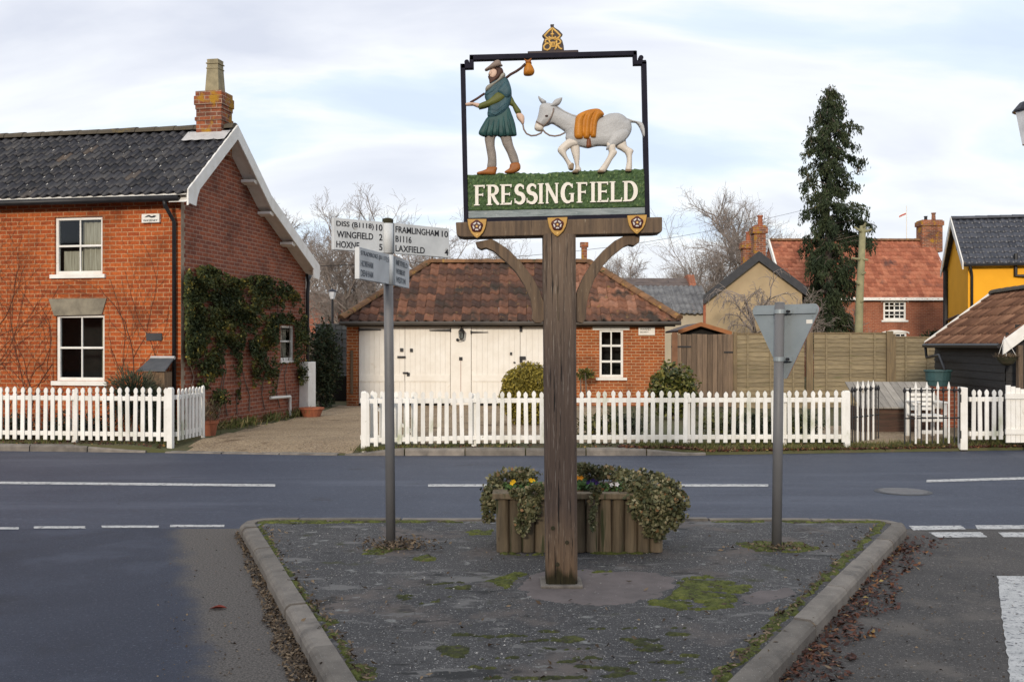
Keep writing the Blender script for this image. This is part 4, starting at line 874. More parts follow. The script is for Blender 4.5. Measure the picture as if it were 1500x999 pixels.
# carved man
A1 = lambda L: [(670 + a / 5.55, 80 + b / 5.55) for a, b in L]
PC = dict(smoothp=3)
man = None
MY = SY + .0
def piece(nm, poly, m, dY=0, h=.018, wd=.03, parent=None, sm=3, back=.02, conv=A1, noise_=0):
    mb = MB(); relief(mb, conv(poly), SY - dY, h, wd, back, smoothp=sm, noise_=noise_); return mb.build(nm, m, parent or vs_, smooth=True)
M_tunic = mat('painted_blue_green', (.040, .095, .115), (.028, .07, .09), scale=18, rough=.55, bump=.5, bscale=40)
M_skirt = mat('painted_teal_skirt', (.028, .085, .082), (.018, .06, .062), scale=14, rough=.55)
M_sleeve = mat('painted_olive', (.115, .125, .028), (.085, .098, .022), scale=18, rough=.55)
M_skin = mat('painted_skin', (.62, .44, .34), (.55, .38, .29), scale=15, rough=.5)
M_hose = mat('painted_grey_hose', (.27, .235, .205), (.21, .185, .165), scale=30, rough=.6, bump=.5, bscale=80)
M_boot = mat('painted_tan_boot', (.33, .115, .025), (.25, .085, .02), scale=18, rough=.5)
M_hair = mat('painted_brown_hair', (.075, .032, .022), (.05, .024, .018), scale=30, rough=.6)
M_cap = mat('painted_grey_cap', (.26, .20, .165), (.20, .155, .13), scale=18, rough=.6)
M_scarf = mat('painted_grey_scarf', (.34, .32, .27), (.24, .225, .19), scale=24, rough=.6, bump=.5, bscale=60)
M_donk = mat('painted_grey_donkey', (.47, .475, .475), (.37, .375, .38), scale=7, rough=.5, bump=.4, bscale=50, detail=3)
M_donkw = mat('painted_pale_legs', (.68, .62, .54), (.58, .53, .47), scale=9, rough=.5)
M_hoof = mat('painted_hoof', (.26, .19, .12), (.2, .15, .1), scale=20, rough=.5)
M_orange = mat('painted_orange_blanket', (.52, .20, .018), (.40, .145, .014), scale=12, rough=.5, bump=.4, bscale=30)
M_strap = mat('painted_brown_strap', (.22, .075, .03), rough=.5)
M_rope = mat('painted_rope', (.25, .19, .16), rough=.6)
man = piece('man_carving', [(252, 158), (258, 146), (270, 128), (300, 115), (335, 120), (345, 165), (380, 190), (410, 240), (420, 330), (400, 430), (405, 520), (420, 650), (438, 665), (455, 740), (488, 820), (500, 890), (445, 895), (405, 800), (368, 730), (345, 668), (310, 668), (303, 740), (316, 820), (312, 925), (245, 925), (248, 850), (232, 750), (222, 660), (255, 520), (250, 420), (240, 300), (275, 240), (285, 192), (268, 186), (262, 175), (255, 168)], M_hose, 0, .022, .03)
piece('face', [(251, 160), (258, 146), (266, 130), (300, 115), (335, 120), (332, 170), (295, 195), (272, 190), (266, 182), (268, 172), (257, 168)], M_skin, .014, .014, .025, man, sm=2)
piece('beard', [(298, 118), (350, 106), (372, 130), (372, 160), (345, 185), (300, 225), (264, 238), (258, 205), (248, 178), (262, 176), (280, 186), (300, 182), (316, 158), (312, 132)], M_hair, .022, .012, .02, man, noise_=.003)
piece('eye', [(274, 146), (281, 142), (288, 146), (281, 149)], M_hair, .0275, .002, .003, man, sm=2)
piece('cap', [(222, 122), (260, 92), (290, 64), (320, 46), (348, 52), (358, 80), (368, 90), (340, 100), (300, 110), (262, 122), (236, 133)], M_cap, .02, .018, .02, man)
for nm, p_ in (('boot', [(243, 918), (318, 915), (317, 945), (302, 976), (235, 976), (165, 975), (162, 958), (205, 945), (238, 930)]), ('boot', [(433, 888), (500, 880), (513, 925), (482, 955), (440, 966), (392, 963), (386, 950), (422, 925)])):
    piece(nm, p_, M_boot, .018, .014, .02, man)
piece('skirt', [(250, 505), (330, 470), (410, 425), (440, 480), (468, 560), (480, 630), (478, 658), (430, 664), (345, 670), (325, 660), (230, 668), (182, 652), (174, 630), (205, 570)], M_skirt, .018, .018, .03, man)
for k, (a, b) in enumerate((((262, 530), (222, 660)), ((300, 530), (272, 662)), ((340, 520), (325, 658)), ((375, 500), (385, 660)), ((405, 470), (440, 655)))):
    mb = MB(); q = A1([a, ((a[0] + b[0]) / 2 - 4, (a[1] + b[1]) / 2), b]); mb.tube([P(*q[0], SY - .034), P(*q[1], SY - .037), P(*q[2], SY - .034)], [.004, .010, .012], 6); mb.build('pleat', M_skirt, man, smooth=True)
piece('tunic', [(228, 300), (245, 258), (300, 215), (380, 185), (412, 205), (438, 280), (440, 350), (418, 425), (385, 478), (310, 518), (246, 502), (250, 430), (236, 380), (222, 345)], M_tunic, .024, .022, .04, man)
for (a, b, c) in (((250, 470), (310, 490), (385, 440)), ((250, 440), (320, 455), (400, 395)), ((235, 330), (280, 300), (330, 260))):
    mb = MB(); q = A1([a, b, c]); mb.tube([P(*p, SY - .045) for p in q], [.003, .006, .003], 6); mb.build('fold', M_tunic, man, smooth=True)
piece('far_sleeve', [(425, 350), (440, 335), (465, 385), (500, 435), (520, 472), (476, 482), (447, 420), (425, 408)], M_sleeve, .012, .014, .02, man, sm=2)
piece('hand', [(478, 484), (515, 477), (535, 492), (545, 512), (543, 555), (530, 570), (510, 545), (488, 520)], M_skin, .012, .014, .018, man)
piece('sleeve', [(180, 400), (250, 372), (310, 318), (335, 308), (372, 322), (390, 350), (340, 392), (270, 420), (178, 446)], M_sleeve, .04, .018, .025, man, sm=2)
piece('shoulder', [(325, 300), (365, 245), (400, 220), (432, 260), (440, 320), (405, 355), (372, 340)], M_tunic, .043, .016, .03, man)
piece('hand', [(68, 398), (110, 388), (150, 394), (186, 402), (182, 432), (150, 424), (125, 414), (72, 416)], M_skin, .03, .012, .015, man, sm=2)
for dy in (3, 9):
    pass
piece('scarf', [(228, 275), (250, 248), (300, 225), (335, 195), (352, 165), (378, 148), (390, 175), (350, 215), (300, 250), (262, 285), (232, 300)], M_scarf, .04, .016, .02, man, noise_=.003)
mb = MB(); q = A1([(105, 392), (160, 360), (222, 318)]); mb.tube([P(*p, SY - .035) for p in q], .0075, 6); mb.build('stick', M_hair, vs_, smooth=True); mb = MB(); q = A1([(392, 196), (430, 165), (480, 138), (520, 110), (552, 78)]); mb.tube([P(*p, SY - .03) for p in q], .0085, 6)
mb.build('stick', M_hair, vs_, smooth=True)
bd = piece('bundle', [(562, 70), (592, 70), (618, 110), (627, 140), (610, 165), (575, 172), (542, 165), (538, 130), (545, 100)], M_orange, .015, .026, .035)
piece('knot', [(543, 35), (570, 50), (602, 30), (598, 62), (605, 72), (575, 76), (552, 68), (555, 55)], M_boot, .02, .014, .015, bd, sm=1)
mb = MB(); mb.tube([P(*p, SY - .022) for p in A1([(532, 568), (540, 610), (562, 645), (600, 662), (640, 658), (680, 640), (690, 620)])], .0055, 6)
A2 = lambda L: [(770 + a / 7.137, 130 + b / 7.137) for a, b in L]
mb.tube([P(*p, SY - .022) for p in A2([(178, 430), (205, 462), (250, 490), (305, 498), (360, 488), (410, 462)])], .0055, 6); mb.build('rope', M_rope, vs_, smooth=True)
# carved donkey
k2 = dict(conv=A2)
dk = piece('donkey_carving', [(150, 180), (185, 152), (250, 152), (300, 170), (345, 202), (400, 238), (480, 275), (540, 290), (620, 290), (700, 290), (800, 295), (870, 264), (960, 256), (1020, 278), (1065, 318), (1100, 350), (1108, 430), (1080, 495), (1030, 545), (955, 592), (880, 605), (800, 598), (730, 603), (650, 622), (560, 602), (480, 595), (420, 525), (422, 470), (400, 440), (340, 400), (278, 366), (240, 382), (190, 400), (175, 440), (120, 440), (92, 410), (105, 350), (125, 300), (140, 230)], M_donk, .006, .036, .07, **k2)
piece('ear', [(178, 158), (145, 120), (130, 76), (160, 98), (200, 122), (218, 140)], M_donk, .01, .016, .02, dk, 2, **k2)
piece('ear', [(255, 188), (280, 150), (305, 118), (340, 103), (384, 94), (370, 140), (345, 170), (310, 182)], M_donk, .03, .014, .02, dk, 2, **k2)
mz = piece('muzzle', [(112, 352), (150, 372), (188, 395), (178, 435), (150, 446), (112, 436), (92, 410)], M_donkw, .024, .022, .03, dk, **k2)
piece('foreleg', [(400, 560), (450, 525), (530, 540), (545, 590), (480, 612), (425, 655), (440, 720), (480, 775), (500, 790), (495, 850), (452, 845), (435, 790), (392, 720), (338, 655), (345, 612)], M_donkw, .022, .022, .035, dk, **k2)
piece('foreleg', [(470, 622), (480, 590), (556, 590), (566, 700), (560, 800), (582, 845), (548, 878), (495, 876), (522, 820), (505, 740)], M_donkw, .008, .02, .03, dk, **k2)
piece('haunch', [(850, 600), (868, 530), (910, 460), (980, 420), (1050, 420), (1085, 470), (1035, 545), (945, 595), (850, 640)], M_donk, .03, .02, .05, dk, **k2)
piece('hind_leg', [(848, 600), (862, 560), (940, 570), (938, 635), (957, 670), (905, 745), (850, 845), (822, 872), (752, 868), (800, 800), (850, 722), (872, 660)], M_donkw, .028, .018, .03, dk, **k2)
piece('hind_leg', [(935, 600), (1030, 525), (1052, 560), (1062, 602), (1127, 645), (1112, 700), (1107, 860), (1044, 860), (1060, 760), (1040, 672)], M_donkw, .004, .02, .03, dk, **k2)
for p_ in ([(455, 800), (490, 775), (506, 790), (500, 850), (455, 842)], [(490, 862), (520, 845), (555, 850), (545, 882), (488, 880)], [(752, 862), (770, 845), (815, 860), (820, 878), (752, 876)], [(1045, 842), (1105, 842), (1106, 864), (1042, 864)]):
    piece('hoof', p_, M_hoof, .038, .008, .01, dk, 1, **k2)
bk = piece('blanket', [(528, 292), (600, 242), (690, 215), (770, 215), (822, 270), (775, 310), (748, 370), (738, 480), (690, 500), (600, 505), (520, 490), (510, 400)], M_orange, .034, .022, .03, dk, **k2)
for p_ in ([(530, 300), (585, 262), (640, 250), (625, 290), (606, 350), (600, 490), (588, 525), (530, 527), (508, 492), (510, 400)], [(638, 262), (690, 238), (735, 225), (705, 290), (684, 350), (672, 495), (655, 526), (615, 524), (602, 495), (612, 345)], [(728, 232), (770, 222), (812, 268), (772, 308), (748, 368), (737, 490), (728, 514), (694, 515), (678, 492), (690, 340)]):
    piece('roll', p_, M_orange, .042, .026, .03, bk, **k2)
piece('girth', [(637, 522), (680, 520), (688, 605), (650, 622), (634, 605)], M_strap, .036, .012, .015, dk, 1, **k2)
mb = MB()
for L in ([(108, 345), (150, 368), (190, 392)], [(190, 392), (235, 345), (270, 290), (290, 240), (292, 205)]): mb.tube([P(*p, SY - .043) for p in A2(L)], .005, 6)
mb.build('halter', M_rope, dk, smooth=True)
piece('eye', [(200, 288), (216, 276), (236, 286), (216, 298)], M_hair, .044, .003, .004, dk, 2, **k2)
piece('tail', [(1062, 312), (1130, 335), (1205, 350), (1240, 385), (1252, 470), (1240, 540), (1218, 470), (1192, 405), (1152, 355), (1095, 352)], M_donk, .008, .014, .015, dk, 2, **k2)
mb = MB()
for k in range(22):
    t = k / 21; y_ = float(np.interp(300 + 235 * t, [300, 345, 400, 480, 540], [172, 204, 240, 277, 292])); q = A2([(300 + 235 * t, y_ + 4), (306 + 235 * t, y_ - 9)]); mb.tube([P(*q[0], SY - .02), P(*q[1], SY - .02)], [.008, .003], 5)
mb.build('mane', M_donk, dk)
# footing
mb = MB(); mb.box(.32 - .135, .32 + .135, VY - .135, VY + .135, .09, .112); mb.build('footing', M_conc, vs_, bevel=.006)

# ------------------------------------------------------------------ fingerpost
FY = 8.02; fx0 = P(572.5, 795, FY).x; fx1 = P(568, 322, FY).x; fzt = P(568, 321, FY).z
fp = thing('direction_signpost', 'grey tubular signpost carrying four white direction arms with black place names', 'signpost', (fx0, FY, .1))
mb = MB(); mb.tube([(fx0, FY, .06), (fx0 + (fx1 - fx0) * .5, FY, .1 + (fzt - .1) * .5), (fx1, FY, fzt)], .038, 14); mb.build('pole', M_steel, fp, smooth=True)
mb = MB(); mb.lathe((fx1, FY, fzt - .035), [(.043, 0), (.043, .035), (.02, .042)], 14); mb.build('cap', M_mossy, fp)
mb = MB(); mb.tube([(fx1 + .002, FY, 2.366), (fx1, FY, fzt - .036)], .044, 14); mb.tube([(fx1 + .003, FY, 2.12), (fx1 + .002, FY, 2.352)], .043, 14); mb.build('collar', M_signw, fp, smooth=True)
def arm(a, b, z0, z1, lines, mtxt, slope=0, back=False):
    a = Vector(a); b = Vector(b); u = (b - a).normalized(); nn = Vector((u.y, -u.x, 0)); L = (b - a).length; up = Vector((0, 0, 1))
    mb = MB(); t = .018
    mb.hexa([a + up * z0 - nn * t, b + up * z0 - nn * t, b + up * z0 + nn * t, a + up * z0 + nn * t, a + up * z1 - nn * t, b + up * z1 - nn * t, b + up * z1 + nn * t, a + up * z1 + nn * t])
    o = mb.build('sign_arm', M_signw, fp, bevel=.003)
    mb = MB()
    for (tx, x0, x1, y0, y1) in lines:      # fractions along the arm and from the top
        H_ = z1 - z0; put_text(mb, tx, a + u * (L * x0) + up * (z1 - H_ * y1) + nn * (t + .0005), u, up, nn, L * (x1 - x0), H_ * (y1 - y0), .0015)
    mb.build('lettering', mtxt, o); return o
cX = P(568, 350, FY).x
def pp(x, Y): return ((x - 750) / FP * Y, Y, 0)
arm(pp(487, 7.72), pp(560.5, 8.0), 2.366, 2.606, [('DISS (B1118)', .05, .79, .09, .30), ('10', .84, .97, .09, .30), ('WINGFIELD', .06, .78, .40, .61), ('2', .90, .97, .40, .61), ('HOXNE', .05, .50, .72, .93), ('5', .90, .97, .72, .93)], M_signtxt)
arm(pp(575.5, 8.05), pp(656, 8.45), 2.366, 2.606, [('FRAMLINGHAM', .02, .80, .10, .31), ('10', .855, .975, .10, .31), ('B1116', .02, .30, .41, .62), ('LAXFIELD', .02, .54, .72, .93), ('4', .91, .98, .72, .93)], M_signtxt)
arm(pp(523, 7.35), pp(566.5, 7.98), 2.122, 2.352, [('STRADBROKE (B1117)', .04, .92, .10, .28), ('5', .94, .99, .10, .28), ('HORHAM', .04, .44, .40, .60), ('DENHAM', .04, .44, .70, .90)], M_signworn)
arm(pp(576, 8.1), pp(596.5, 8.62), 2.122, 2.352, [('METFIELD', .04, .86, .12, .30), ('WEYBREAD', .04, .66, .42, .60), ('WESTON', .04, .70, .70, .90)], M_signworn)

# ------------------------------------------------------------------ give way sign from behind
GYy = 7.88; gx0 = P(1137.5, 800, GYy).x; gx1 = P(1142, 445, GYy).x; gzt = P(1140, 444, GYy).z
gw_ = thing('give_way_sign', 'back of a grey triangular give way sign clamped to a steel pole', 'road sign', (gx0, GYy, .1))
mb = MB(); mb.tube([(gx0, GYy, .06), (gx1, GYy, gzt)], .038, 14); mb.lathe((gx1, GYy, gzt - .004), [(.0385, 0), (.0385, .006), (.02, .012)], 14); mb.build('pole', M_steel, gw_, smooth=True)
ph = R(52); tu = Vector((math.cos(ph), -math.sin(ph), 0)); tn = Vector((math.sin(ph), math.cos(ph), 0)); pc = Vector((gx1, GYy, 0)) + tn * .062
sw = .645; ztop = P(1148, 446, GYy).z; sh_ = .585
tri = round_poly([(-sw / 2 - .02, ztop), (sw / 2 + .02, ztop), (0, ztop - sh_ - .02)], [.045, .045, .03], 6)
mb = MB(); mb.prism([pc + tu * p.x + Vector((0, 0, p.y)) for p in tri], tn * .006); pl_ = mb.build('plate', M_galv, gw_)
mb = MB(); mb.prism([pc + tu * p.x + Vector((0, 0, p.y)) + tn * .0065 for p in tri], tn * .002); mb.build('red_face', mat('sign_red', (.5, .02, .02), rough=.4), pl_)
mb = MB()
for zc in (ztop - .055, ztop - .42):
    hw = sw / 2 - .03 if zc > ztop - .1 else .075
    mb.hexa([pc + tu * a * hw + tn * d + Vector((0, 0, zc + z)) for z in (-.018, .018) for a, d in ((-1, -.016), (1, -.016), (1, -.002), (-1, -.002))])
mb.build('channel', M_galv, pl_)
for zc in (ztop - .055, ztop - .42):
    cxp = gx0 + (gx1 - gx0) * (zc - .1) / (gzt - .1)
    mb = MB(); mb.lathe((cxp, GYy, zc - .016), [(.043, 0), (.043, .032)], 16)
    mb.hexa([Vector((cxp, GYy, zc + z)) + tu * a + tn * d for z in (-.016, .016) for a, d in ((.03, .028), (.085, .028), (.085, .045), (.03, .045))]); mb.build('clamp', M_galv, gw_)
    mb = MB(); q = Vector((cxp, GYy, zc)); mb.tube([q + tu * .07 + tn * .025, q + tu * .07 - tn * .0], .011, 6); mb.build('clamp_bolt', M_black, gw_)
mb = MB(); q = pc + tu * .2 - tn * .001 + Vector((0, 0, ztop - .15)); mb.hexa([q + tu * a + Vector((0, 0, z)) + tn * d for z in (0, .03) for a, d in ((0, -.001), (.055, -.001), (.055, 0), (0, 0))]); mb.build('sticker', M_cream, pl_)

# ------------------------------------------------------------------ planter
PY0, PY1 = 7.67, 8.30; pxl, pxr = P(727, 800, PY0).x, P(972, 800, PY0).x; pz = .54
pl = thing('log_planter', 'wooden trough planter clad in upright half logs with a plank rim', 'planter', ((pxl + pxr) / 2, (PY0 + PY1) / 2, .1))
mb = MB(); mb.box(pxl + .04, pxr - .04, PY0 + .04, PY1 - .04, .1, pz - .09); mb.build('soil', M_soil, pl)
n = 13; dw = (pxr - pxl) / n
def logs(mbf, x0, x1, y, sgn):
    pass
rg = random.Random(3)
def halflog(c, ax, out, w_, z0, z1):
    mb = MB(); vs = []; k = 8; tilt = rg.uniform(-.006, .006)
    for z, dx in ((z0, 0), (z1, tilt)):
        for j in range(k + 1):
            t = math.pi * j / k; vs.append(c + ax * (math.cos(t) * w_ / 2 + dx) + out * (math.sin(t) * w_ * .42) + Vector((0, 0, z)))
    fs = [(j, j + 1, k + 2 + j, k + 1 + j) for j in range(k)] + [tuple(range(k, -1, -1)), tuple(range(k + 1, 2 * k + 2)), (0, k + 1, 2 * k + 1, k)]
    mb.add(vs, fs, tint=rg.random()); mb.build('half_log', M_log, pl, smooth=False)
for i in range(n):
    x = pxl + dw * (i + .5); 
    halflog(Vector((x, PY0 + .04, 0)), Vector((1, 0, 0)), Vector((0, -1, 0)), dw * .985, .095, pz - .045); halflog(Vector((x, PY1 - .04, 0)), Vector((1, 0, 0)), Vector((0, 1, 0)), dw * .985, .095, pz - .045)
for i in range(6):
    y = PY0 + .04 + (PY1 - PY0 - .08) * (i + .5) / 6
    for x, o_ in ((pxl + .04, -1), (pxr - .04, 1)): halflog(Vector((x, y, 0)), Vector((0, 1, 0)), Vector((o_, 0, 0)), .09, .095, pz - .045)
for (a, b, c, d) in ((pxl - .03, pxr + .03, PY0 - .03, PY0 + .085), (pxl - .03, pxr + .03, PY1 - .085, PY1 + .03), (pxl - .03, pxl + .085, PY0 + .087, PY1 - .087), (pxr - .085, pxr + .03, PY0 + .087, PY1 - .087)):
    mb = MB(); mb.box(a, b, c, d, pz - .043, pz, tint=.7); mb.build('rim_plank', M_log, pl, bevel=.006)
# ------------------------------------------------------------------ picket fences
PK = [(-.5, 0), (.5, 0), (.5, -.125), (.30, -.105), (.48, -.075), (.52, -.05), (.40, -.025), (0, 0), (-.40, -.025), (-.52, -.05), (-.48, -.075), (-.30, -.105), (-.5, -.125)]
def picket(mb, c, u, nn, w_, z0, z1, t=.02, rg=random, plain=False):
    lean = rg.uniform(-.016, .016); zz = z1 + rg.uniform(-.012, .010); c = c + u * rg.uniform(-.006, .006); pts = []
    if plain: sh = [(-.5, z0), (.5, z0), (.5, zz - .01), (.3, zz), (-.3, zz), (-.5, zz - .01)]
    else: sh = [(-.5, z0), (.5, z0)] + [(a, zz + b) for a, b in PK[2:]]
    mb.prism([c + u * (a * w_ + (z - z0) * lean) + Vector((0, 0, z)) for a, z in sh], nn * t, tint=rg.random())
def picket_run(root, A, B, z0f, z1, pitch=.123, w_=.062, posts=(), post_w=.085, rails=(.16, .78), seed=1, inner=True, top_post=.0, plain=False, postdrop=.08):
    rg = random.Random(seed); A = Vector((A[0], A[1], 0)); B = Vector((B[0], B[1], 0)); L = (B - A).length; u = (B - A).normalized(); nn = Vector((u.y, -u.x, 0))
    if nn.y > 0 and abs(nn.y) > .3: nn = -nn
    cuts = [0] + sorted(p * L for p in posts if 0 < p < 1) + [L]
    for s0, s1 in zip(cuts[:-1], cuts[1:]):
        n_ = max(1, round((s1 - s0) / pitch)); mb = MB()
        for i in range(n_):
            s = s0 + (s1 - s0) * (i + .5) / n_; c = A + u * s; picket(mb, c, u, nn, w_, z0f(c) + .05, z1 + .004 * math.sin(s * 2.1), rg=rg, plain=plain)
        mb.build('picket_panel', M_picket, root)
        for r in rails:
            mb = MB(); h0 = z0f(A + u * s0) ; za = h0 + (z1 - h0) * r; zb_ = z0f(A + u * s1); zb_ = zb_ + (z1 - zb_) * r
            a, b = A + u * s0, A + u * s1
            mb.hexa([a + Vector((0, 0, za - .035)), b + Vector((0, 0, zb_ - .035)), b - nn * .04 + Vector((0, 0, zb_ - .035)), a - nn * .04 + Vector((0, 0, za - .035)), a + Vector((0, 0, za + .035)), b + Vector((0, 0, zb_ + .035)), b - nn * .04 + Vector((0, 0, zb_ + .035)), a - nn * .04 + Vector((0, 0, za + .035))])
            mb.build('rail', M_picket, root, bevel=.004)
    for p in posts:
        end = p in (0, 1) or p == 1.0
        if not end: post_w_ = .075
        else: post_w_ = post_w
        c = A + u * (p * L); z0 = z0f(c) - postdrop; z1_ = z1 + (top_post if end else -.04); h = post_w_ / 2
        cc = c - nn * (.02 if end else .085)
        ring = lambda r, z: [cc + u * (a * r) + nn * (b * r) + Vector((0, 0, z)) for a, b in ((-1, -1), (1, -1), (1, 1), (-1, 1))]
        mb = MB(); mb.hexa(ring(h, z0) + ring(h, z1_ - .03)); mb.hexa(ring(h, z1_ - .03) + ring(h * .72, z1_)); mb.build('fence_post', M_picket, root, bevel=.005)
zf = lambda c: gz(c.x, c.y)
# left cottage fence: front run and short return
cnr = (P(249, 600, 15.95).x, 15.95)
fl = thing('picket_fence', 'white picket fence in front of the brick cottage, turning back at a corner post', 'fence', (cnr[0], cnr[1], .05))
Lx = -9.6; picket_run(fl, (Lx, 16.55), cnr, lambda c: .1, .985, posts=(.23, .62, 1.0), seed=2, pitch=.128, w_=.064, rails=(.17, .80), postdrop=.07)
picket_run(fl, (cnr[0] + .07, cnr[1] + .1), (P(299, 600, 17.1).x, 17.1), lambda c: .1, .965, posts=(1.0,), seed=3, pitch=.125, w_=.068, rails=(.17, .84), post_w=.05, postdrop=.05)
# long fence in front of the garage
c0 = (P(533, 600, 15.52).x, 15.52); c1 = (P(1241, 600, 15.78).x, 15.78)
fr_ = thing('picket_fence', 'long white picket fence along the verge in front of the garage', 'fence', (c0[0], c0[1], .05))
picket_run(fr_, c0, c1, lambda c: .1 if c.x > -2.0 else .06, .945, posts=(0, .225, .668, .87, 1.0), seed=4, rails=(.16, .83), top_post=.0, postdrop=.05)
rt = thing('picket_gate', 'white picket gate folded back flat behind the end of the long garage fence', 'gate', (c0[0], c0[1] + .3, .05))
picket_run(rt, (c0[0] - .10, c0[1] + .30), (c0[0] + .78, c0[1] + .36), lambda c: .08, .935, seed=5, rails=(.16, .83))
mb = MB(); mb.tube([Vector((c0[0] - .05, c0[1] + .36, .80)), Vector((c0[0] + .75, c0[1] + .42, .26))], .03, 4); mb.build('brace', M_white, rt)
# right hand gate leaf and board
g0 = P(1411, 600, 15.9); gt = thing('picket_gate', 'white picket gate between an old hinged post and a boarded end', 'gate', (g0.x, 15.9, .1))
picket_run(gt, (g0.x + .1, 15.9), (P(1470, 600, 15.95).x, 15.95), lambda c: .13, .95, seed=6, pitch=.117, rails=(.17, .82))
def gpost(x, y, z1, w_, nm):
    mb = MB(); h = w_ / 2; mb.hexa([(x - h, y - h, .02), (x + h, y - h, .02), (x + h, y + h, .02), (x - h, y + h, .02), (x - h, y - h, z1), (x + h, y - h, z1 - .015), (x + h, y + h, z1 - .015), (x - h, y + h, z1)]); return mb.build(nm, M_white, gt, bevel=.01)
gpo = gpost(g0.x, 15.92, 1.0, .115, 'gate_post')
for z in (.26, .82): 
    mb = MB(); mb.box(g0.x - .062, g0.x - .045, 15.86, 15.90, z - .06, z + .06); mb.build('hinge', M_black, gpo)
x0 = P(1473, 600, 15.95).x; x1 = P(1500, 600, 15.95).x
mb = MB()
for i in range(4): mb.box(x0 + i * .075, x0 + i * .075 + .07, 15.93, 15.955, .13, 1.02 - .02 * i, tint=random.random())
mb.build('board_panel', M_white, gt)
for z in (.85, .3):
    mb = MB(); mb.box(x0 - .02, x0 + .34, 15.9, 15.929, z - .04, z + .04); mb.build('rail', M_white, gt)
mb = MB(); mb.box(x0 + .30, x0 + .40, 15.87, 15.97, .02, 1.03); mb.build('gate_post', M_white, gt, bevel=.01)
picket_run(gt, (x0 + .45, 15.95), (x0 + 3.2, 16.3), lambda c: .1, .95, seed=9, pitch=.12, posts=(1.,))

# ------------------------------------------------------------------ iron railing gates
def iron_gate(A, B, label, pattern, z0=.13, z1=1.05, extra=()):
    A = Vector(A); B = Vector(B); u = (B - A).normalized(); L = (B - A).length; g = thing('iron_gate', label, 'gate', A, 'iron gates at the gravel yard'); n_ = len(pattern)
    for z in (z0 + .39, z1 - .1):
        mb = MB(); mb.tube([A + Vector((0, 0, z)), B + Vector((0, 0, z))], .012, 6); mb.build('rail', M_black, g)
    for i, k in enumerate(pattern):
        c = A + u * (L * (i / (n_ - 1))); tall = k == 'w'; mb = MB(); zz = z1 if tall else z1 - .04
        mb.tube([c + Vector((0, 0, z0)), c + Vector((0, 0, zz - .1))], .015 if tall else .010, 6)
        mb.lathe(c + Vector((0, 0, zz - .1)), [(.016, 0), (.026, .03), (.022, .05), (.004, .13 if tall else .09)], 6)
        o = mb.build('railing_bar', M_white if tall else M_black, g)
        if tall: o['label'] = 'white painted bar with spear tip'
a = P(1250, 600, 15.85); b = P(1290, 600, 16.5)
iron_gate((a.x, 15.9, 0), (b.x, 16.6, 0), 'narrow iron gate leaf of black and white bars standing open beside the long picket fence', 'bbwbwbwbwbb')
a = P(1324, 600, 15.75); b = P(1406, 600, 15.85)
iron_gate((a.x, 15.72, 0), (b.x, 15.85, 0), 'wide iron gate leaf of black and white bars in front of the white chair', 'bbwbwbwbwbb')

# ------------------------------------------------------------------ yard furniture
kx0, kx1 = P(1262, 600, 18.2).x, P(1342, 600, 18.2).x + .45
kn = thing('timber_coal_box', 'brown timber box with a sloping grey plank lid behind the iron gates', 'storage box', ((kx0 + kx1) / 2, 18.7, .1))
for k in range(4):
    pass
mb = MB()
for k in range(4): mb.box(kx0, kx1, 18.22, 18.25, .1 + k * .11, .1 + k * .11 + .105, tint=random.random())
mb.box(kx0, kx0 + .03, 18.25, 19.2, .1, .54); mb.box(kx1 - .03, kx1, 18.25, 19.2, .1, .54); mb.build('box_body', M_brownbox, kn)
mb = MB(); n_ = 11; lx0, lx1 = kx0 - .05, kx1 + .05
for i in range(n_):
    xa = lx0 + (lx1 - lx0) * i / n_; xb = lx0 + (lx1 - lx0) * (i + 1) / n_ - .008
    mb.hexa([(xa, 18.12, .52), (xb, 18.12, .52), (xb + .10, 19.25, .93), (xa + .10, 19.25, .93), (xa, 18.12, .545), (xb, 18.12, .545), (xb + .10, 19.25, .955), (xa + .10, 19.25, .955)], tint=random.random())
mb.build('plank_lid', M_bluelid, kn)
cx0, cx1 = P(1341, 600, 17).x, P(1383, 600, 17).x; cy_ = 17.0
chr_ = thing('garden_chair', 'white slatted garden chair standing behind the iron gate', 'chair', ((cx0 + cx1) / 2, cy_ + .2, .1))
def bx(nm, *a, m=M_white, par=chr_):
    mb = MB(); mb.box(*a); mb.build(nm, m, par, bevel=.004)
for i in range(5): bx('seat_slat', cx0, cx1, cy_ - .12 + i * .1, cy_ - .04 + i * .1, .46, .485)
for x in (cx0, cx1 - .05):
    bx('leg', x, x + .05, cy_ - .12, cy_ - .07, .1, .68); bx('leg', x, x + .05, cy_ + .38, cy_ + .43, .1, .90)
    bx('armrest', x - .01, x + .06, cy_ - .14, cy_ + .42, .68, .71)
for z in (.54, .62, .70, .78, .86): bx('back_slat', cx0 + .051, cx1 - .051, cy_ + .39, cy_ + .42, z, z + .05)
bx('stretcher', cx0 + .051, cx1 - .051, cy_ - .11, cy_ - .08, .38, .45); bx('stretcher', cx0 + .051, cx1 - .051, cy_ - .11, cy_ - .08, .18, .24)
q = P(1374, 543, 19.6); bp_ = thing('brick_plinth', 'low brick plinth holding up the teal water tub by the black shed', 'plinth', (q.x, 19.6, .1))
mb = MB(); mb.box(q.x - .24, q.x + .22, 19.2, 19.9, .1, .86); o_ = mb.build('brick_plinth', M_brickG, bp_); o_.name = 'brick_body'
tb = thing('water_tub', 'round teal plastic tub under the shed downpipe', 'tub', (q.x, 19.6, .862))
mb = MB(); mb.lathe((q.x, 19.6, .864), [(.19, 0), (.235, .27), (.26, .275), (.26, .305), (.235, .305), (.22, .1), (.02, .09)], 20); mb.build('tub_body', M_teal, tb, smooth=False)

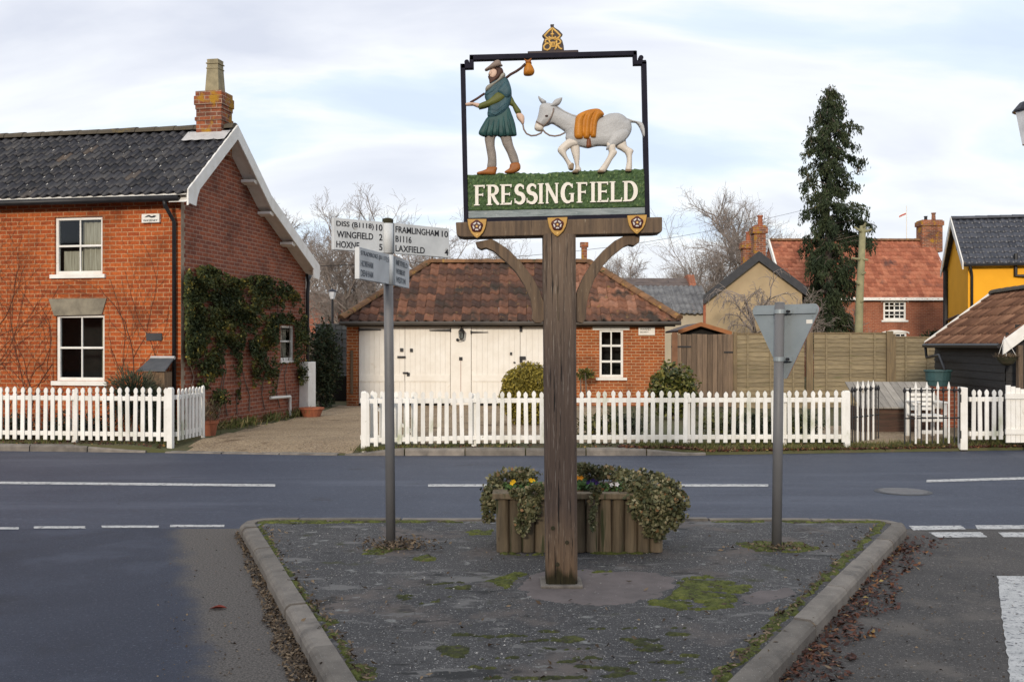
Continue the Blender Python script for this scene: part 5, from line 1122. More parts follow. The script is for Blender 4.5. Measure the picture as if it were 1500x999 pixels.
# ------------------------------------------------------------------ boundary fences at the back of the yard
FZ = 25.0
def lap_panel(root, x0, x1, z0, z1, Y=FZ, m=M_fence, seed=0, ns=17, battens=3):
    rg = random.Random(seed); mb = MB(); h = (z1 - z0) / ns
    for i in range(ns):
        za = z0 + i * h; k = 10; ph_ = rg.uniform(0, 6); am = rg.uniform(.002, .018); vs = []; tt = rg.random()
        for j in range(k + 1):
            x = x0 + (x1 - x0) * j / k; wv = am * math.sin(ph_ + j * .9) + rg.uniform(-.003, .003)
            vs += [(x, Y - .028, za - .012 + wv), (x, Y - .004, za + h + .012)]
        mb.add(vs, [(2 * j, 2 * j + 2, 2 * j + 3, 2 * j + 1) for j in range(k)], tint=tt)
        mb.add([(x, y + .006, z) for x, y, z in vs], [(2 * j + 1, 2 * j + 3, 2 * j + 2, 2 * j) for j in range(k)], tint=tt)
    mb.build('lap_panel', m, root)
    mb = MB(); mb.box(x0, x1, Y - .03, Y + .03, z1 + .0, z1 + .035); mb.build('capping', M_fencep if m is M_fence else m, root)
    for i in range(battens):
        x = x0 + (x1 - x0) * (i + .5) / battens; mb = MB(); mb.box(x - .02, x + .02, Y - .055, Y - .03, z0, z1); mb.build('batten', m, root)
px = lambda x, Y=FZ: (x - 750) / FP * Y
lf = thing('panel_fence', 'weathered brown overlap panel fence behind the yard', 'fence', (px(1190), FZ, .1))
zt_ = lambda y: P(0, y, FZ).z
for (a, b, t, sd) in ((1078, 1178, 490, 1), (1192, 1298, 489, 2), (1310, 1374, 495, 3)): lap_panel(lf, px(a), px(b), .12, zt_(t), seed=sd, battens=3 if b - a > 80 else 2)
for x, t, w_ in ((1076, 486, .09), (1185, 487, .16), (1302, 485, .16), (1308, 489, .08)):
    mb = MB(); mb.box(px(x) - w_ / 2, px(x) + w_ / 2, FZ - .09, FZ - .0, .05, zt_(t)); mb.build('fence_post', M_fencep, lf, bevel=.01)
mb = MB(); mb.box(px(1060), px(1165), FZ - 1.2, FZ - 1.17, .5, .58); 
bg_ = thing('board_gate', 'grey brown close boarded wooden side gate next to the garage', 'gate', (px(1030), FZ, .1))
mb = MB(); n_ = 12
for i in range(n_):
    a = px(983) + (px(1074) - px(983)) * i / n_; b = px(983) + (px(1074) - px(983)) * (i + 1) / n_ - .01
    mb.box(a, b, FZ - .03 - .004 * (i % 2), FZ, .14, zt_(489.5) + random.uniform(-.01, .01), tint=random.random())
mb.build('boards', M_gatew, bg_)
for x0_, x1_, y in ((983, 1012, 508), (1060, 1074, 516)):
    mb = MB(); mb.box(px(x0_), px(x1_), FZ - .045, FZ - .036, zt_(y) - .02, zt_(y) + .02); mb.build('strap_hinge', M_black, bg_)
mb = MB(); mb.box(px(984), px(992), FZ - .05, FZ - .036, .12, zt_(487)); mb.build('post', mat('reddish_timber', (.22, .11, .06), (.16, .08, .045), scale=6), bg_)
# dark fence between cottage and garage
df = thing('panel_fence', 'dark grey overlap fence in the gap between cottage and garage', 'fence', (P(487, 540, 30).x, 30, .1))
x0, x1 = P(462, 500, 30).x, P(512, 500, 30).x; lap_panel(df, x0, x1, P(0, 558, 30).z, P(0, 476, 30).z, 30, M_darkfence, 7, 13, 2)
mb = MB(); xm = P(489, 500, 30).x; mb.box(xm - .05, xm + .05, 29.9, 29.94, .1, P(0, 474, 30).z); mb.build('fence_post', M_darkfence, df)
bn = thing('compost_bin', 'black plastic bin at the foot of the dark grey fence', 'bin', (P(490, 575, 28.6).x, 28.6, .1))
q = P(492, 560, 28.6); mb = MB(); z1 = P(0, 549, 28.6).z
mb.hexa([(q.x - .36, 28.2, .1), (q.x + .5, 28.2, .1), (q.x + .5, 28.9, .1), (q.x - .36, 28.9, .1), (q.x - .4, 28.15, z1 - .06), (q.x + .5, 28.15, z1 - .06), (q.x + .5, 28.95, z1 - .06), (q.x - .4, 28.95, z1 - .06)]); mb.build('bin_body', M_blackp, bn, bevel=.03)
mb = MB(); mb.box(q.x - .43, q.x + .52, 28.1, 29, z1 - .055, z1); mb.build('lid', M_blackp, bn, bevel=.02)

# ------------------------------------------------------------------ black shed
sh = thing('black_shed', 'black weatherboarded shed with brown pantile roof and white bargeboards', 'shed', (8.5, 19, .1))
nA = P(1473, 497, 17.4); nB = P(1370, 493, 21.4); A0 = Vector((nA.x, 17.4, 0)); A1_ = Vector((nB.x, 21.4, 0))
du = (A1_ - A0).normalized(); dn = Vector((-du.y, du.x, 0)); dn = dn if dn.x < 0 else -dn; ein = -dn
ze = nA.z + .0; rgp = P(1455, 433, 21.4); wspan = (rgp.x - nB.x) ; zr = rgp.z
SF = Fr(A0 + Vector((0, 0, .1)), du, dn); Ls = (A1_ - A0).length
mb = MB(); nb_ = 12; hb = (ze - .1 - .02) / nb_
for i in range(nb_): SF.box(mb, -.02, Ls, -.02, .0, i * hb, (i + 1) * hb); mb.quad(SF.pt(-.02, .022, i * hb - .01), SF.pt(Ls, .022, i * hb - .01), SF.pt(Ls, .004, (i + 1) * hb), SF.pt(-.02, .004, (i + 1) * hb))
NF = Fr(A0 + Vector((0, 0, .1)), ein, -du)
mb.poly([NF.pt(0, 0, 0), NF.pt(2 * wspan, 0, 0), NF.pt(2 * wspan, 0, ze - .1), NF.pt(wspan, 0, zr - .1), NF.pt(0, 0, ze - .1)])
for i in range(14):
    h0 = i * hb; u0 = 0; u1 = 2 * wspan
    if h0 > ze - .1: k_ = (h0 - (ze - .1)) / (zr - ze); u0 = wspan * k_; u1 = 2 * wspan - u0
    mb.quad(NF.pt(u0, .022, h0 - .01), NF.pt(u1, .022, h0 - .01), NF.pt(u1, .004, h0 + hb), NF.pt(u0, .004, h0 + hb))
mb.build('weatherboard_wall', M_tar, sh)
sv = Vector((ein.x * wspan, ein.y * wspan, zr - ze)); OE = A0 + dn * .16 - du * .35 + Vector((0, 0, ze - .16 * (zr - ze) / wspan + .03)); sl_ = sv.length * (wspan + .16) / wspan
mb = MB(); tiles(mb, OE, du, sv, sl_, lambda s: (0, Ls + .5), tw=.17, ch=.30, amp=.03, step=.03, seed=21)
OE2 = A0 + ein * (2 * wspan + .16) - du * .35 + Vector((0, 0, OE.z)); tiles(mb, OE2, du, Vector((-ein.x * wspan, -ein.y * wspan, zr - ze)), sl_, lambda s: (0, Ls + .5), tw=.17, ch=.30, amp=.03, step=.03, seed=22)
srf = mb.build('roof', M_tbrown, sh, smooth=True)
rA = A0 + ein * wspan - du * .36 + Vector((0, 0, zr + .06)); rB = rA + du * (Ls + .5)
mb = MB(); ridge_tiles(mb, rA, rB, .11, .4); mb.build('ridge_tiles', M_ridged, srf)
for s_, h_ in ((-.37, .24), (Ls + .13, .09)):
    for sgn, nm in ((0, 'bargeboard'), (1, 'bargeboard')):
        a = (A0 + dn * .18 if sgn == 0 else A0 + ein * (2 * wspan + .18)) + du * s_ + Vector((0, 0, OE.z + .07)); b = A0 + ein * wspan + du * s_ + Vector((0, 0, zr + .12))
        mb = MB(); mb.prism([a, b, b - Vector((0, 0, h_)), a - Vector((0, 0, h_))], du * (-.03 if s_ < 0 else .03)); mb.build(nm, M_white, sh, bevel=.004)
mb = MB(); g0_ = A0 + dn * .2 - du * .3 + Vector((0, 0, OE.z - .02)); g1_ = g0_ + du * (Ls + .4); mb.tube([g0_, g1_], .045, 6); mb.build('gutter', M_black, sh)
e_ = g1_; mb = MB(); mb.tube([e_ - du * .1, e_ - du * .1 + Vector((.03, 0, -.25)), P(1376, 520, 20.2), P(1384, 540, 19.75), P(1384, 549, 19.7)], .03, 6); mb.build('downpipe', M_black, sh, smooth=True)
mb = MB(); q = A0 - du * .34 + dn * .1; mb.box(q.x + .18, q.x + .26, q.y - .03, q.y + .05, .1, ze - .1); mb.build('porch_post', M_oak, sh)
# hanging basket
hb_ = P(1475, 522, 16.95); bk_ = thing('hanging_basket', 'dried brown hanging basket dangling from the white bargeboard of the shed', 'basket', (hb_.x, hb_.y, hb_.z))
mb = MB(); mb.lathe(hb_, [(.03, -.15), (.10, -.12), (.15, -.05), (.165, 0), (.15, 0)], 14); mb.build('basket', M_mossy, bk_)
rg = random.Random(4); mb = MB()
for i in range(420):
    t = rg.uniform(0, 6.28); r_ = .2 * math.sqrt(rg.random()); p = hb_ + Vector((r_ * math.cos(t), r_ * math.sin(t), -.01)); d = Vector((math.cos(t) * rg.uniform(.1, 1), math.sin(t) * rg.uniform(.1, 1), rg.uniform(-.2, .9))) * rg.uniform(.05, .12)
    s_ = Vector((-math.sin(t), math.cos(t), 0)) * .006; mb.add([p - s_, p + s_, p + d], [(0, 1, 2)], tint=rg.random())
mb.build('dry_plant', M_debris, bk_)
for k in range(3):
    t = k * 2.1; mb = MB(); mb.tube([hb_ + Vector((.16 * math.cos(t), .16 * math.sin(t), 0)), hb_ + Vector((-.03, .02, .33))], .004, 4); mb.build('chain', M_white, bk_)

# ------------------------------------------------------------------ houses behind
def gable_house(name, label, cat, X0, X1, Y0, Y1, zb, ze, zr, wm, tm, tw=.25, ch=.33, ax='x', over=.2, amp=.03, seed=31, ops=(), wall_ops_frame=None):
    """ax 'x': ridge runs along x, eave faces the camera"""
    r = thing(name, label, cat, ((X0 + X1) / 2, Y0, zb)); F = Fr((X0, Y0, zb), (1, 0, 0), (0, -1, 0)); ym = (Y0 + Y1) / 2
    mb = MB(); F.wall(mb, 0, X1 - X0, 0, ze - zb, ops, .12)
    for x in (X0, X1): mb.poly([(x, Y0, zb), (x, Y1, zb), (x, Y1, ze), (x, ym, zr - .06), (x, Y0, ze)])
    mb.quad((X0, Y1, zb), (X1, Y1, zb), (X1, Y1, ze), (X0, Y1, ze)); mb.build('wall', wm, r)
    k = (zr - ze) / (ym - Y0); mb = MB(); e0 = Vector((X0 - over, Y0 - .25, ze - .25 * k)); sl = math.hypot(ym - Y0 + .25, zr - ze + .25 * k)
    tiles(mb, e0, (1, 0, 0), (0, 1, k), sl, lambda s: (0, X1 - X0 + 2 * over), tw, ch, amp, .03, k=4, seed=seed)
    tiles(mb, Vector((X1 + over, Y1 + .25, e0.z)), (-1, 0, 0), (0, -1, k), sl, lambda s: (0, X1 - X0 + 2 * over), tw, ch, amp, .03, k=2, seed=seed + 1)
    rf = mb.build('roof', tm, r, smooth=True); mb = MB(); ridge_tiles(mb, (X0 - over, ym, zr + .03), (X1 + over, ym, zr + .03), .14, .45); mb.build('ridge_tiles', M_ridge if tm in (M_tred2,) else M_ridged, rf)
    return r, F, rf
# red brick house with orange roof
Yh = 50; hx0, hx1 = P(1152, 0, Yh).x, P(1400, 0, Yh).x; zeh = P(0, 432, Yh).z; zrh = P(0, 353, Yh + 3).z
HF = Fr((hx0, Yh, .1), (1, 0, 0), (0, -1, 0)); w1 = HF.rect(1294, 441, 1327, 469); w2 = HF.rect(1296, 487, 1328, 512); w3 = HF.rect(1362, 486, 1386, 512); w4 = HF.rect(1268, 486, 1281, 512)
rh, HF, rrf = gable_house('brick_house', 'red brick house with orange pantile roof standing behind the conifer', 'house', hx0, hx1, Yh, Yh + 6, .1, zeh, zrh, M_brickR, M_tred2, ops=[w1, w2, w3], over=.05, tw=.26, ch=.30)
for w_ in (w1, w2):
    wo = window(rh, HF, w_, .05, .09, 1, (.5,), bar=.06, sill=(.1, .06, .09))
    mb = MB(); du_ = (w_[1] - w_[0]) / 4
    for i in (0, 1, 2, 3):
        if i in (): continue
    for i in range(2):
        uu = w_[0] + (w_[1] - w_[0]) * (.27 + .46 * i); HF.box(mb, uu - .02, uu + .02, -.06, -.03, w_[2] + .08, w_[3] - .08)
    for q_ in (.28, .75): HF.box(mb, w_[0] + .09, w_[1] - .09, -.058, -.032, w_[2] + (w_[3] - w_[2]) * q_ - .02, w_[2] + (w_[3] - w_[2]) * q_ + .02)
    mb.build('glazing_bars', M_white, wo)
    mb = MB(); k = 8; um = (w_[0] + w_[1]) / 2; hw = (w_[1] - w_[0]) / 2 + .12; pts = [(um + hw * (2 * i / k - 1), w_[3] + .12 - .1 * (2 * i / k - 1) ** 2) for i in range(k + 1)]
    mb.prism([HF.pt(a, .0, b) for a, b in pts] + [HF.pt(um + hw, .0, w_[3] - .08), HF.pt(w_[1] - .002, 0, w_[3] - .0), HF.pt(w_[0] + .002, 0, w_[3] - .0), HF.pt(um - hw, 0, w_[3] - .08)], HF.n * .03); mb.build('arched_head', M_white, wo)
window(rh, HF, w3, .05, .09, 0, (.5,), bar=.06)
mb = MB(); mb.box(hx0, hx1 + .05, Yh - .28, Yh - .24, zeh - .28, zeh - .14); mb.build('fascia', M_white, rh)
mb = MB(); k = (zrh - zeh) / 3; mb.prism([(hx0 - .06, Yh - .27, zeh - .25 * k + .05), (hx0 - .06, Yh + 3, zrh + .08), (hx0 - .06, Yh + 3, zrh - .25), (hx0 - .06, Yh - .27, zeh - .25 * k - .2)], (-.08, 0, 0)); mb.build('bargeboard', M_white, rh)
def stack(root, x0, x1, Y, y_top, zb, dep=.7, pots=(), cap=.06, m=M_brickC):
    a, b = P(x0, 0, Y).x, P(x1, 0, Y).x; zt = P(0, y_top, Y).z; mb = MB(); mb.box(a, b, Y, Y + dep, zb, zt - .3); mb.box(a - cap, b + cap, Y - cap, Y + dep + cap, zt - .3, zt - .06); mb.box(a, b, Y, Y + dep, zt - .06, zt)
    c = mb.build('chimney', m, root, bevel=.01)
    for (xc, yt, r_, mm) in pots:
        q = P(xc, yt, Y + dep / 2); mb = MB(); mb.lathe((q.x, q.y, zt), [(r_, 0), (r_ * .85, (q.z - zt) * .85), (r_ * 1.15, (q.z - zt) * .86), (r_ * 1.1, q.z - zt), (r_ * .6, q.z - zt)], 10); mb.build('chimney_pot', mm, c)
    return c
stack(rh, 1351, 1381, Yh + 2.6, 322, zrh - .6, .8, ((1367.5, 312, .11, M_brickC), (1356, 317, .09, M_blackp)))
fpz = thing('flagpole', 'thin white flagpole with a small red and white flag above the orange roof', 'flagpole', (P(1328, 350, 58).x, 58, 0))
q = P(1328, 302, 58); mb = MB(); mb.tube([(q.x, 58, .1), (q.x, 58, q.z)], [.05, .025], 6); mb.build('pole', M_white, fpz)
mb = MB(); fl_ = [P(1327, 311, 58), P(1322, 313, 58), P(1317, 315.5, 58.1)]; M_flag = mat('flag_red', (.5, .03, .04), rough=.8)
for a, b, m_ in ((fl_[0], fl_[1], 0), (fl_[1], fl_[2], 0)):
    mb.quad(a, b, b - Vector((0, 0, .17)), a - Vector((0, 0, .17)), mi=1); mb.quad(a + Vector((0, -.01, -.05)), b + Vector((0, -.01, -.05)), b + Vector((0, -.01, -.12)), a + Vector((0, -.01, -.12)), mi=0)
mb.build('flag', [M_flag, M_white], fpz)
# tan rendered house, gable to the road
Yt = 36; ta = P(1110, 372, Yt); tl_ = P(1029, 436, Yt); tr_ = P(1180, 424, Yt); wl_, wr_ = P(1034, 0, Yt).x, P(1175, 0, Yt).x
th_ = thing('tan_rendered_house', 'tan rendered house end with dark bargeboards and two brick chimneys', 'house', (ta.x, Yt, .1))
def tz(x): return float(np.interp(x, [tl_.x, ta.x, tr_.x], [tl_.z, ta.z, tr_.z]))
mb = MB(); mb.poly([(wl_, Yt, .1), (wr_, Yt, .1), (wr_, Yt, tz(wr_) - .1), (ta.x, Yt, ta.z - .1), (wl_, Yt, tz(wl_) - .1)]); SK = .27; mb.quad((wl_, Yt, .1), (wl_ + 8 * SK, Yt + 8, .1), (wl_ + 8 * SK, Yt + 8, tz(wl_) - .1), (wl_, Yt, tz(wl_) - .1)); mb.quad((wr_, Yt, .1), (wr_ + 8 * SK, Yt + 8, .1), (wr_ + 8 * SK, Yt + 8, tz(wr_) - .1), (wr_, Yt, tz(wr_) - .1)); mb.build('wall', M_render, th_)
mb = MB()
for e in (tl_, tr_):
    v_ = ta - e; O_ = Vector((e.x, Yt - .15, e.z)); tiles(mb, O_, (SK, 1, 0), v_, v_.length, lambda s: (0, 8.3), .25, .33, .02, .02, k=2, seed=40)
trf = mb.build('roof', M_tnavy, th_)
mb = MB(); 
for e in (tl_, tr_):
    mb = MB(); a = Vector((e.x, Yt - .16, e.z + .07)); b = Vector((ta.x, Yt - .16, ta.z + .08)); mb.prism([a, b, b - Vector((0, 0, .34)), a - Vector((0, 0, .32))], (0, -.03, 0)); mb.build('bargeboard', mat('dark_bargeboard', (.035, .037, .042), (.05, .05, .055), rough=.7), th_)
mb = MB(); mb.box(wl_ - .09, wl_ - .01, Yt - .03, Yt + .05, .1, tz(wl_) - .15); mb.build('downpipe', M_terra, th_)
stack(th_, 1105, 1122, Yt + 1.2, 330, ta.z - .5, .5, ((1113.5, 316, .1, M_terra),)); stack(th_, 1089, 1103, Yt + 4, 353, ta.z - .7, .5, ((1096, 340, .1, M_terra),))
# long outbuildings between
Yb = 38; b0, b1 = P(880, 0, Yb).x, P(1040, 0, Yb).x
ob = thing('outbuilding', 'long low outbuilding with grey corrugated roof behind the garage', 'outbuilding', ((b0 + b1) / 2, Yb, .1))
ze_, zr_ = P(0, 455, Yb).z, P(0, 419, Yb + 2.2).z
mb = MB(); mb.box(b0, b1, Yb, Yb + 4.4, .1, ze_ - .02); mb.build('wall', mat('cream_wash', (.46, .40, .30), (.38, .33, .25), scale=1.5), ob)
mb = MB(); tiles(mb, Vector((b0 - .1, Yb - .2, ze_ - .12)), (1, 0, 0), (0, 2.4, zr_ - ze_ + .12), math.hypot(2.4, zr_ - ze_ + .12), lambda s: (0, b1 - b0 + .2), .2, .9, .025, .012, k=4, seed=51)
mb.quad((b0, Yb + 2.2, zr_), (b1, Yb + 2.2, zr_), (b1, Yb + 4.6, ze_), (b0, Yb + 4.6, ze_)); mb.build('roof', M_grey, ob)
Yb = 46; b0, b1 = P(860, 0, Yb).x, P(1022, 0, Yb).x
ob = thing('outbuilding', 'brown roofed barn with a small gable parapet beyond the grey corrugated roof', 'outbuilding', ((b0 + b1) / 2, Yb, .1)); ze_, zr_ = P(0, 432, Yb).z, P(0, 408, Yb + 2).z
mb = MB(); mb.box(b0, b1, Yb, Yb + 4, .1, ze_); mb.build('wall', M_brickR, ob)
mb = MB(); tiles(mb, Vector((b0, Yb - .1, ze_ - .1)), (1, 0, 0), (0, 2.1, zr_ - ze_ + .1), math.hypot(2.1, zr_ - ze_ + .1), lambda s: (0, b1 - b0), .3, .3, .006, .012, k=2, seed=52); mb.quad((b0, Yb + 2, zr_), (b1, Yb + 2, zr_), (b1, Yb + 4, ze_), (b0, Yb + 4, ze_)); mb.build('roof', M_slate, ob)
mb = MB(); q = P(1016, 0, Yb).x; mb.prism([(q, Yb - .1, ze_ - .4), (q, Yb + 4, ze_ - .4), (q, Yb + 2.4, zr_ + .15), (q, Yb + 1.6, zr_ + .15)], (.3, 0, 0)); mb.build('parapet', M_brickR, ob)
# small timber shed roof beside the board gate
Ys = 27.5; a, c, d = P(991, 487, Ys), P(1024, 476, Ys), P(1069, 489, Ys)
ss = thing('garden_shed', 'little timber shed with orange edged roof showing over the boarded gate', 'shed', (c.x, Ys, .1))
mb = MB(); mb.poly([(a.x + .1, Ys, .1), (d.x - .1, Ys, .1), (d.x - .1, Ys, d.z), (c.x, Ys, c.z - .05), (a.x + .1, Ys, a.z)]); mb.build('wall', M_dark, ss)
for e in (a, d):
    mb = MB(); mb.hexa([(e.x, Ys - .25, e.z), (c.x, Ys - .25, c.z), (c.x, Ys + 2, c.z), (e.x, Ys + 2, e.z), (e.x, Ys - .25, e.z + .05), (c.x, Ys - .25, c.z + .05), (c.x, Ys + 2, c.z + .05), (e.x, Ys + 2, e.z + .05)]); mb.build('roof', M_slate, ss)
    mb = MB(); mb.prism([(e.x, Ys - .26, e.z - .05), (c.x, Ys - .26, c.z - .04), (c.x, Ys - .26, c.z + .07), (e.x, Ys - .26, e.z + .06)], (0, -.02, 0)); mb.build('bargeboard', mat('orange_timber', (.32, .13, .05), (.25, .1, .04), scale=5), ss)
# yellow house
Yy = 38; ya = Vector((P(1418, 0, Yy).x, Yy, .1)); yf = Vector((P(1388, 0, 42).x, 42, .1)); du2 = (yf - ya); du2.z = 0; Lg = du2.length; du2.normalize(); dn2 = Vector((-du2.y, du2.x, 0)); dn2 = dn2 if dn2.x < 0 else -dn2; rt2 = -dn2
zey = P(0, 381, Yy).z; zry = P(1404, 323, 40).z
yh = thing('yellow_house', 'bright yellow rendered house with navy pantile roof and white bargeboards', 'house', ya)
YG = Fr(ya, du2, dn2); YFr = Fr(ya, rt2, -du2); LW = 7.0
mb = MB(); mb.poly([YG.pt(0, 0, 0), YG.pt(Lg, 0, 0), YG.pt(Lg, 0, zey - .1), YG.pt(Lg / 2, 0, zry - .15), YG.pt(0, 0, zey - .1)]); mb.quad(YFr.pt(0, 0, 0), YFr.pt(LW, 0, 0), YFr.pt(LW, 0, zey - .1), YFr.pt(0, 0, zey - .1)); mb.build('wall', M_yellow, yh)
eo_ = ya - du2 * .25 + dn2 * .2; kk = (zry - zey) / (Lg / 2); e0 = Vector((eo_.x, eo_.y, zey - .25 * kk + .05)); vv = Vector((du2.x, du2.y, kk)); sl = vv.length * (Lg / 2 + .25)
mb = MB(); tiles(mb, e0, rt2, vv, sl, lambda s: (0, LW), .25, .32, .03, .03, k=6, seed=61)
e1 = ya + du2 * (Lg + .25) + dn2 * .2; tiles(mb, Vector((e1.x, e1.y, e0.z)), rt2, Vector((-du2.x, -du2.y, kk)), sl, lambda s: (0, LW), .25, .32, .03, .03, k=2, seed=62); yrf = mb.build('roof', M_tnavy, yh, smooth=True)
rA = ya + du2 * (Lg / 2) + dn2 * .22; mb = MB(); ridge_tiles(mb, Vector((rA.x, rA.y, zry + .07)), Vector((rA.x, rA.y, zry + .07)) + rt2 * LW, .14, .45); mb.build('ridge_tiles', M_tnavy, yrf)
for sgn in (0, 1):
    a = Vector((eo_.x, eo_.y, e0.z + .08)) if sgn == 0 else Vector((e1.x, e1.y, e0.z + .08)); b = Vector((rA.x, rA.y, zry + .13)); mb = MB()
    mb.prism([a, b, b - Vector((0, 0, .32)), a - Vector((0, 0, .28))], dn2 * .04); mb.build('bargeboard', M_white, yh)
mb = MB(); mb.tube([e0 - du2 * .05 + Vector((0, 0, -.05)), e0 - du2 * .05 + rt2 * LW + Vector((0, 0, -.05))], .06, 6); mb.build('gutter', M_black, yh)
mb = MB(); YFr.box(mb, 0, LW, .01, .04, zey - .28, zey - .14); mb.build('fascia', M_terra, yh)
mb = MB(); mb.tube([YFr.pt(.0, .3, zey - .3), YFr.pt(.1, .1, zey - .55), YFr.pt(.12, .07, zey - .7), YFr.pt(.12, .07, .1)], .05, 6); mb.build('downpipe', M_black, yh, smooth=True)
mb = MB(); mb.tube([YG.pt(Lg - .05, .08, zey - .2), YG.pt(Lg - .05, .08, 0)], .1, 6); mb.build('downpipe', M_black, yh)
mb = MB(); mb.tube([YG.pt(Lg - .3, .06, 2.55), YG.pt(Lg * .35, .06, 2.68)], .05, 6); mb.build('waste_pipe', M_black, yh)
for k_ in (0, 1):
    mb = MB(); YG.box(mb, Lg / 2 - .25 + k_ * .3, Lg / 2 - .1 + k_ * .3, .002, .01, zry - 1.25, zry - .95); mb.build('vent', M_tar, yh)
nb2 = YFr.px(1487, 388)[0]; mb = MB(); mb.tube([YFr.pt(nb2, .1, YFr.px(1487, 372)[1]), YFr.pt(nb2, .1, YFr.px(1487, 404)[1]), YFr.pt(nb2 + .5, .1, YFr.px(1487, 405)[1])], .07, 6); mb.build('soil_pipe', M_black, yh)
# far red roof and lamp in the gap on the left
Yr = 62; r0, r1 = P(425, 0, Yr).x, P(560, 0, Yr).x
fr2, _, _ = gable_house('distant_house', 'low red roofed house glimpsed through the gap beyond bare trees', 'house', r0, r1, Yr, Yr + 7, .1, P(0, 486, Yr).z, P(0, 433, Yr + 3.5).z, M_brickR, M_tred2, .3, .4, seed=71)
def lantern(name, label, q, px_h, post, zb=.1, r_=.17):
    t = thing(name, label, 'street lamp', (q.x, q.y, zb)); h = px_h
    mb = MB(); mb.tube([(q.x, q.y, zb), (q.x, q.y, zb + .9), (q.x, q.y, q.z)], [.06, .05, .035], 8); mb.build('post', M_black, t)
    mb = MB(); mb.lathe(q, [(r_ * .55, 0), (r_, h * .72)], 6); mb.build('lamp_glass', mat('frosted_lamp_glass', (.62, .64, .68), rough=.3), t)
    mb = MB(); mb.lathe(q, [(r_ * 1.12, h * .725), (r_ * 1.12, h * .76), (r_ * .7, h * .92), (r_ * .12, h), (.02, h * 1.08)], 12); mb.build('lamp_cap', mat('lamp_cap_dark', (.02, .02, .03), rough=.4), t)
    return t
lantern('street_lamp', 'old lantern on a thin post between cottage and garage', P(487, 438, 33), .32, True, r_=.13)
lantern('street_lamp', 'dark capped pale lantern cut off at the right edge of the view', Vector((P(1509, 210, 14).x, 14, P(0, 212, 14).z)), .62, True, r_=.20)
ow = thing('overhead_wire', 'thin black overhead wire crossing behind the fingerpost', 'wire', P(470, 394, 45))
mb = MB(); a, b = P(395, 392, 40), P(1210, 300, 62); pts = [a.lerp(b, i / 14) - Vector((0, 0, .9 * math.sin(math.pi * i / 14))) for i in range(15)]; mb.tube(pts, .012, 4); o = mb.build('cable', M_black, ow)

# unseen house added behind the viewpoint to shade the foreground and show in windows
rb, _, _ = gable_house('added_shade_house', 'unseen long brick house added behind the viewpoint to shade the foreground', 'house', -48, 26, -24, -17, 0, 5.6, 8.3, M_brickR, M_tbrown, .5, .6, seed=81)
# ------------------------------------------------------------------ vegetation helpers
def mesh_np(name, V, F, tint, m, parent=None):
    V = np.asarray(V, np.float64); b = base_of(parent) if parent else Vector((0, 0, 0)); V = V - np.array(b)
    me = bpy.data.meshes.new(name); k = F.shape[1]; me.vertices.add(len(V)); me.vertices.foreach_set('co', V.ravel().astype(np.float32))
    me.loops.add(F.size); me.loops.foreach_set('vertex_index', F.ravel().astype(np.int32)); me.polygons.add(len(F)); me.polygons.foreach_set('loop_start', np.arange(0, F.size, k, dtype=np.int32))
    me.polygons.foreach_set('loop_total', np.full(len(F), k, dtype=np.int32)) if bpy.app.version < (4, 1) else None
    a = me.attributes.new('tint', 'FLOAT', 'FACE'); a.data.foreach_set('value', np.asarray(tint, np.float32)); me.materials.append(m); me.update(calc_edges=True); me.validate()
    o = bpy.data.objects.new(name, me); COL.objects.link(o); BASE[o.name] = b
    if parent: o.parent = parent
    return o
def unit(a): return a / np.maximum(np.linalg.norm(a, axis=1, keepdims=True), 1e-9)
def leaves(name, pts, size, m, parent=None, seed=1, aspect=.55, axis=None, jitter=1.0, tint=None, szv=.62):
    rs = np.random.RandomState(seed); n = len(pts); d = rs.normal(size=(n, 3))
    if axis is not None: d = d * jitter + axis
    d = unit(d); e = unit(np.cross(d, rs.normal(size=(n, 3)))); L = size * (1 + szv * rs.uniform(-1, 1, (n, 1)))
    n_ = np.cross(d, e); V = np.stack([pts - d * L / 2, pts + e * L * aspect / 2 + n_ * L * .08, pts + d * L / 2, pts - e * L * aspect / 2 + n_ * L * .08], 1).reshape(-1, 3)
    F = np.arange(n * 4).reshape(-1, 4); return mesh_np(name, V, F, rs.rand(n) if tint is None else tint, m, parent)
def segs_mesh(name, S_, m, parent, n=4):
    S_ = np.array(S_); p0, p1, r0, r1 = S_[:, 0:3], S_[:, 3:6], S_[:, 6:7], S_[:, 7:8]; d = unit(p1 - p0); a = unit(np.cross(d, np.where(np.abs(d[:, 2:3]) > .9, [[1., 0, 0]], [[0, 0, 1.]]))); b = np.cross(d, a)
    ring = [(math.cos(2 * math.pi * j / n), math.sin(2 * math.pi * j / n)) for j in range(n)]
    V = np.stack([p0 + (a * c + b * s) * r0 for c, s in ring] + [p1 + (a * c + b * s) * r1 for c, s in ring], 1).reshape(-1, 3); N_ = len(S_)
    F = np.concatenate([np.stack([np.arange(N_) * 2 * n + q for q in (j, (j + 1) % n, n + (j + 1) % n, n + j)], 1) for j in range(n)])
    return mesh_np(name, V, F, np.tile(np.random.RandomState(1).rand(N_), n), m, parent)
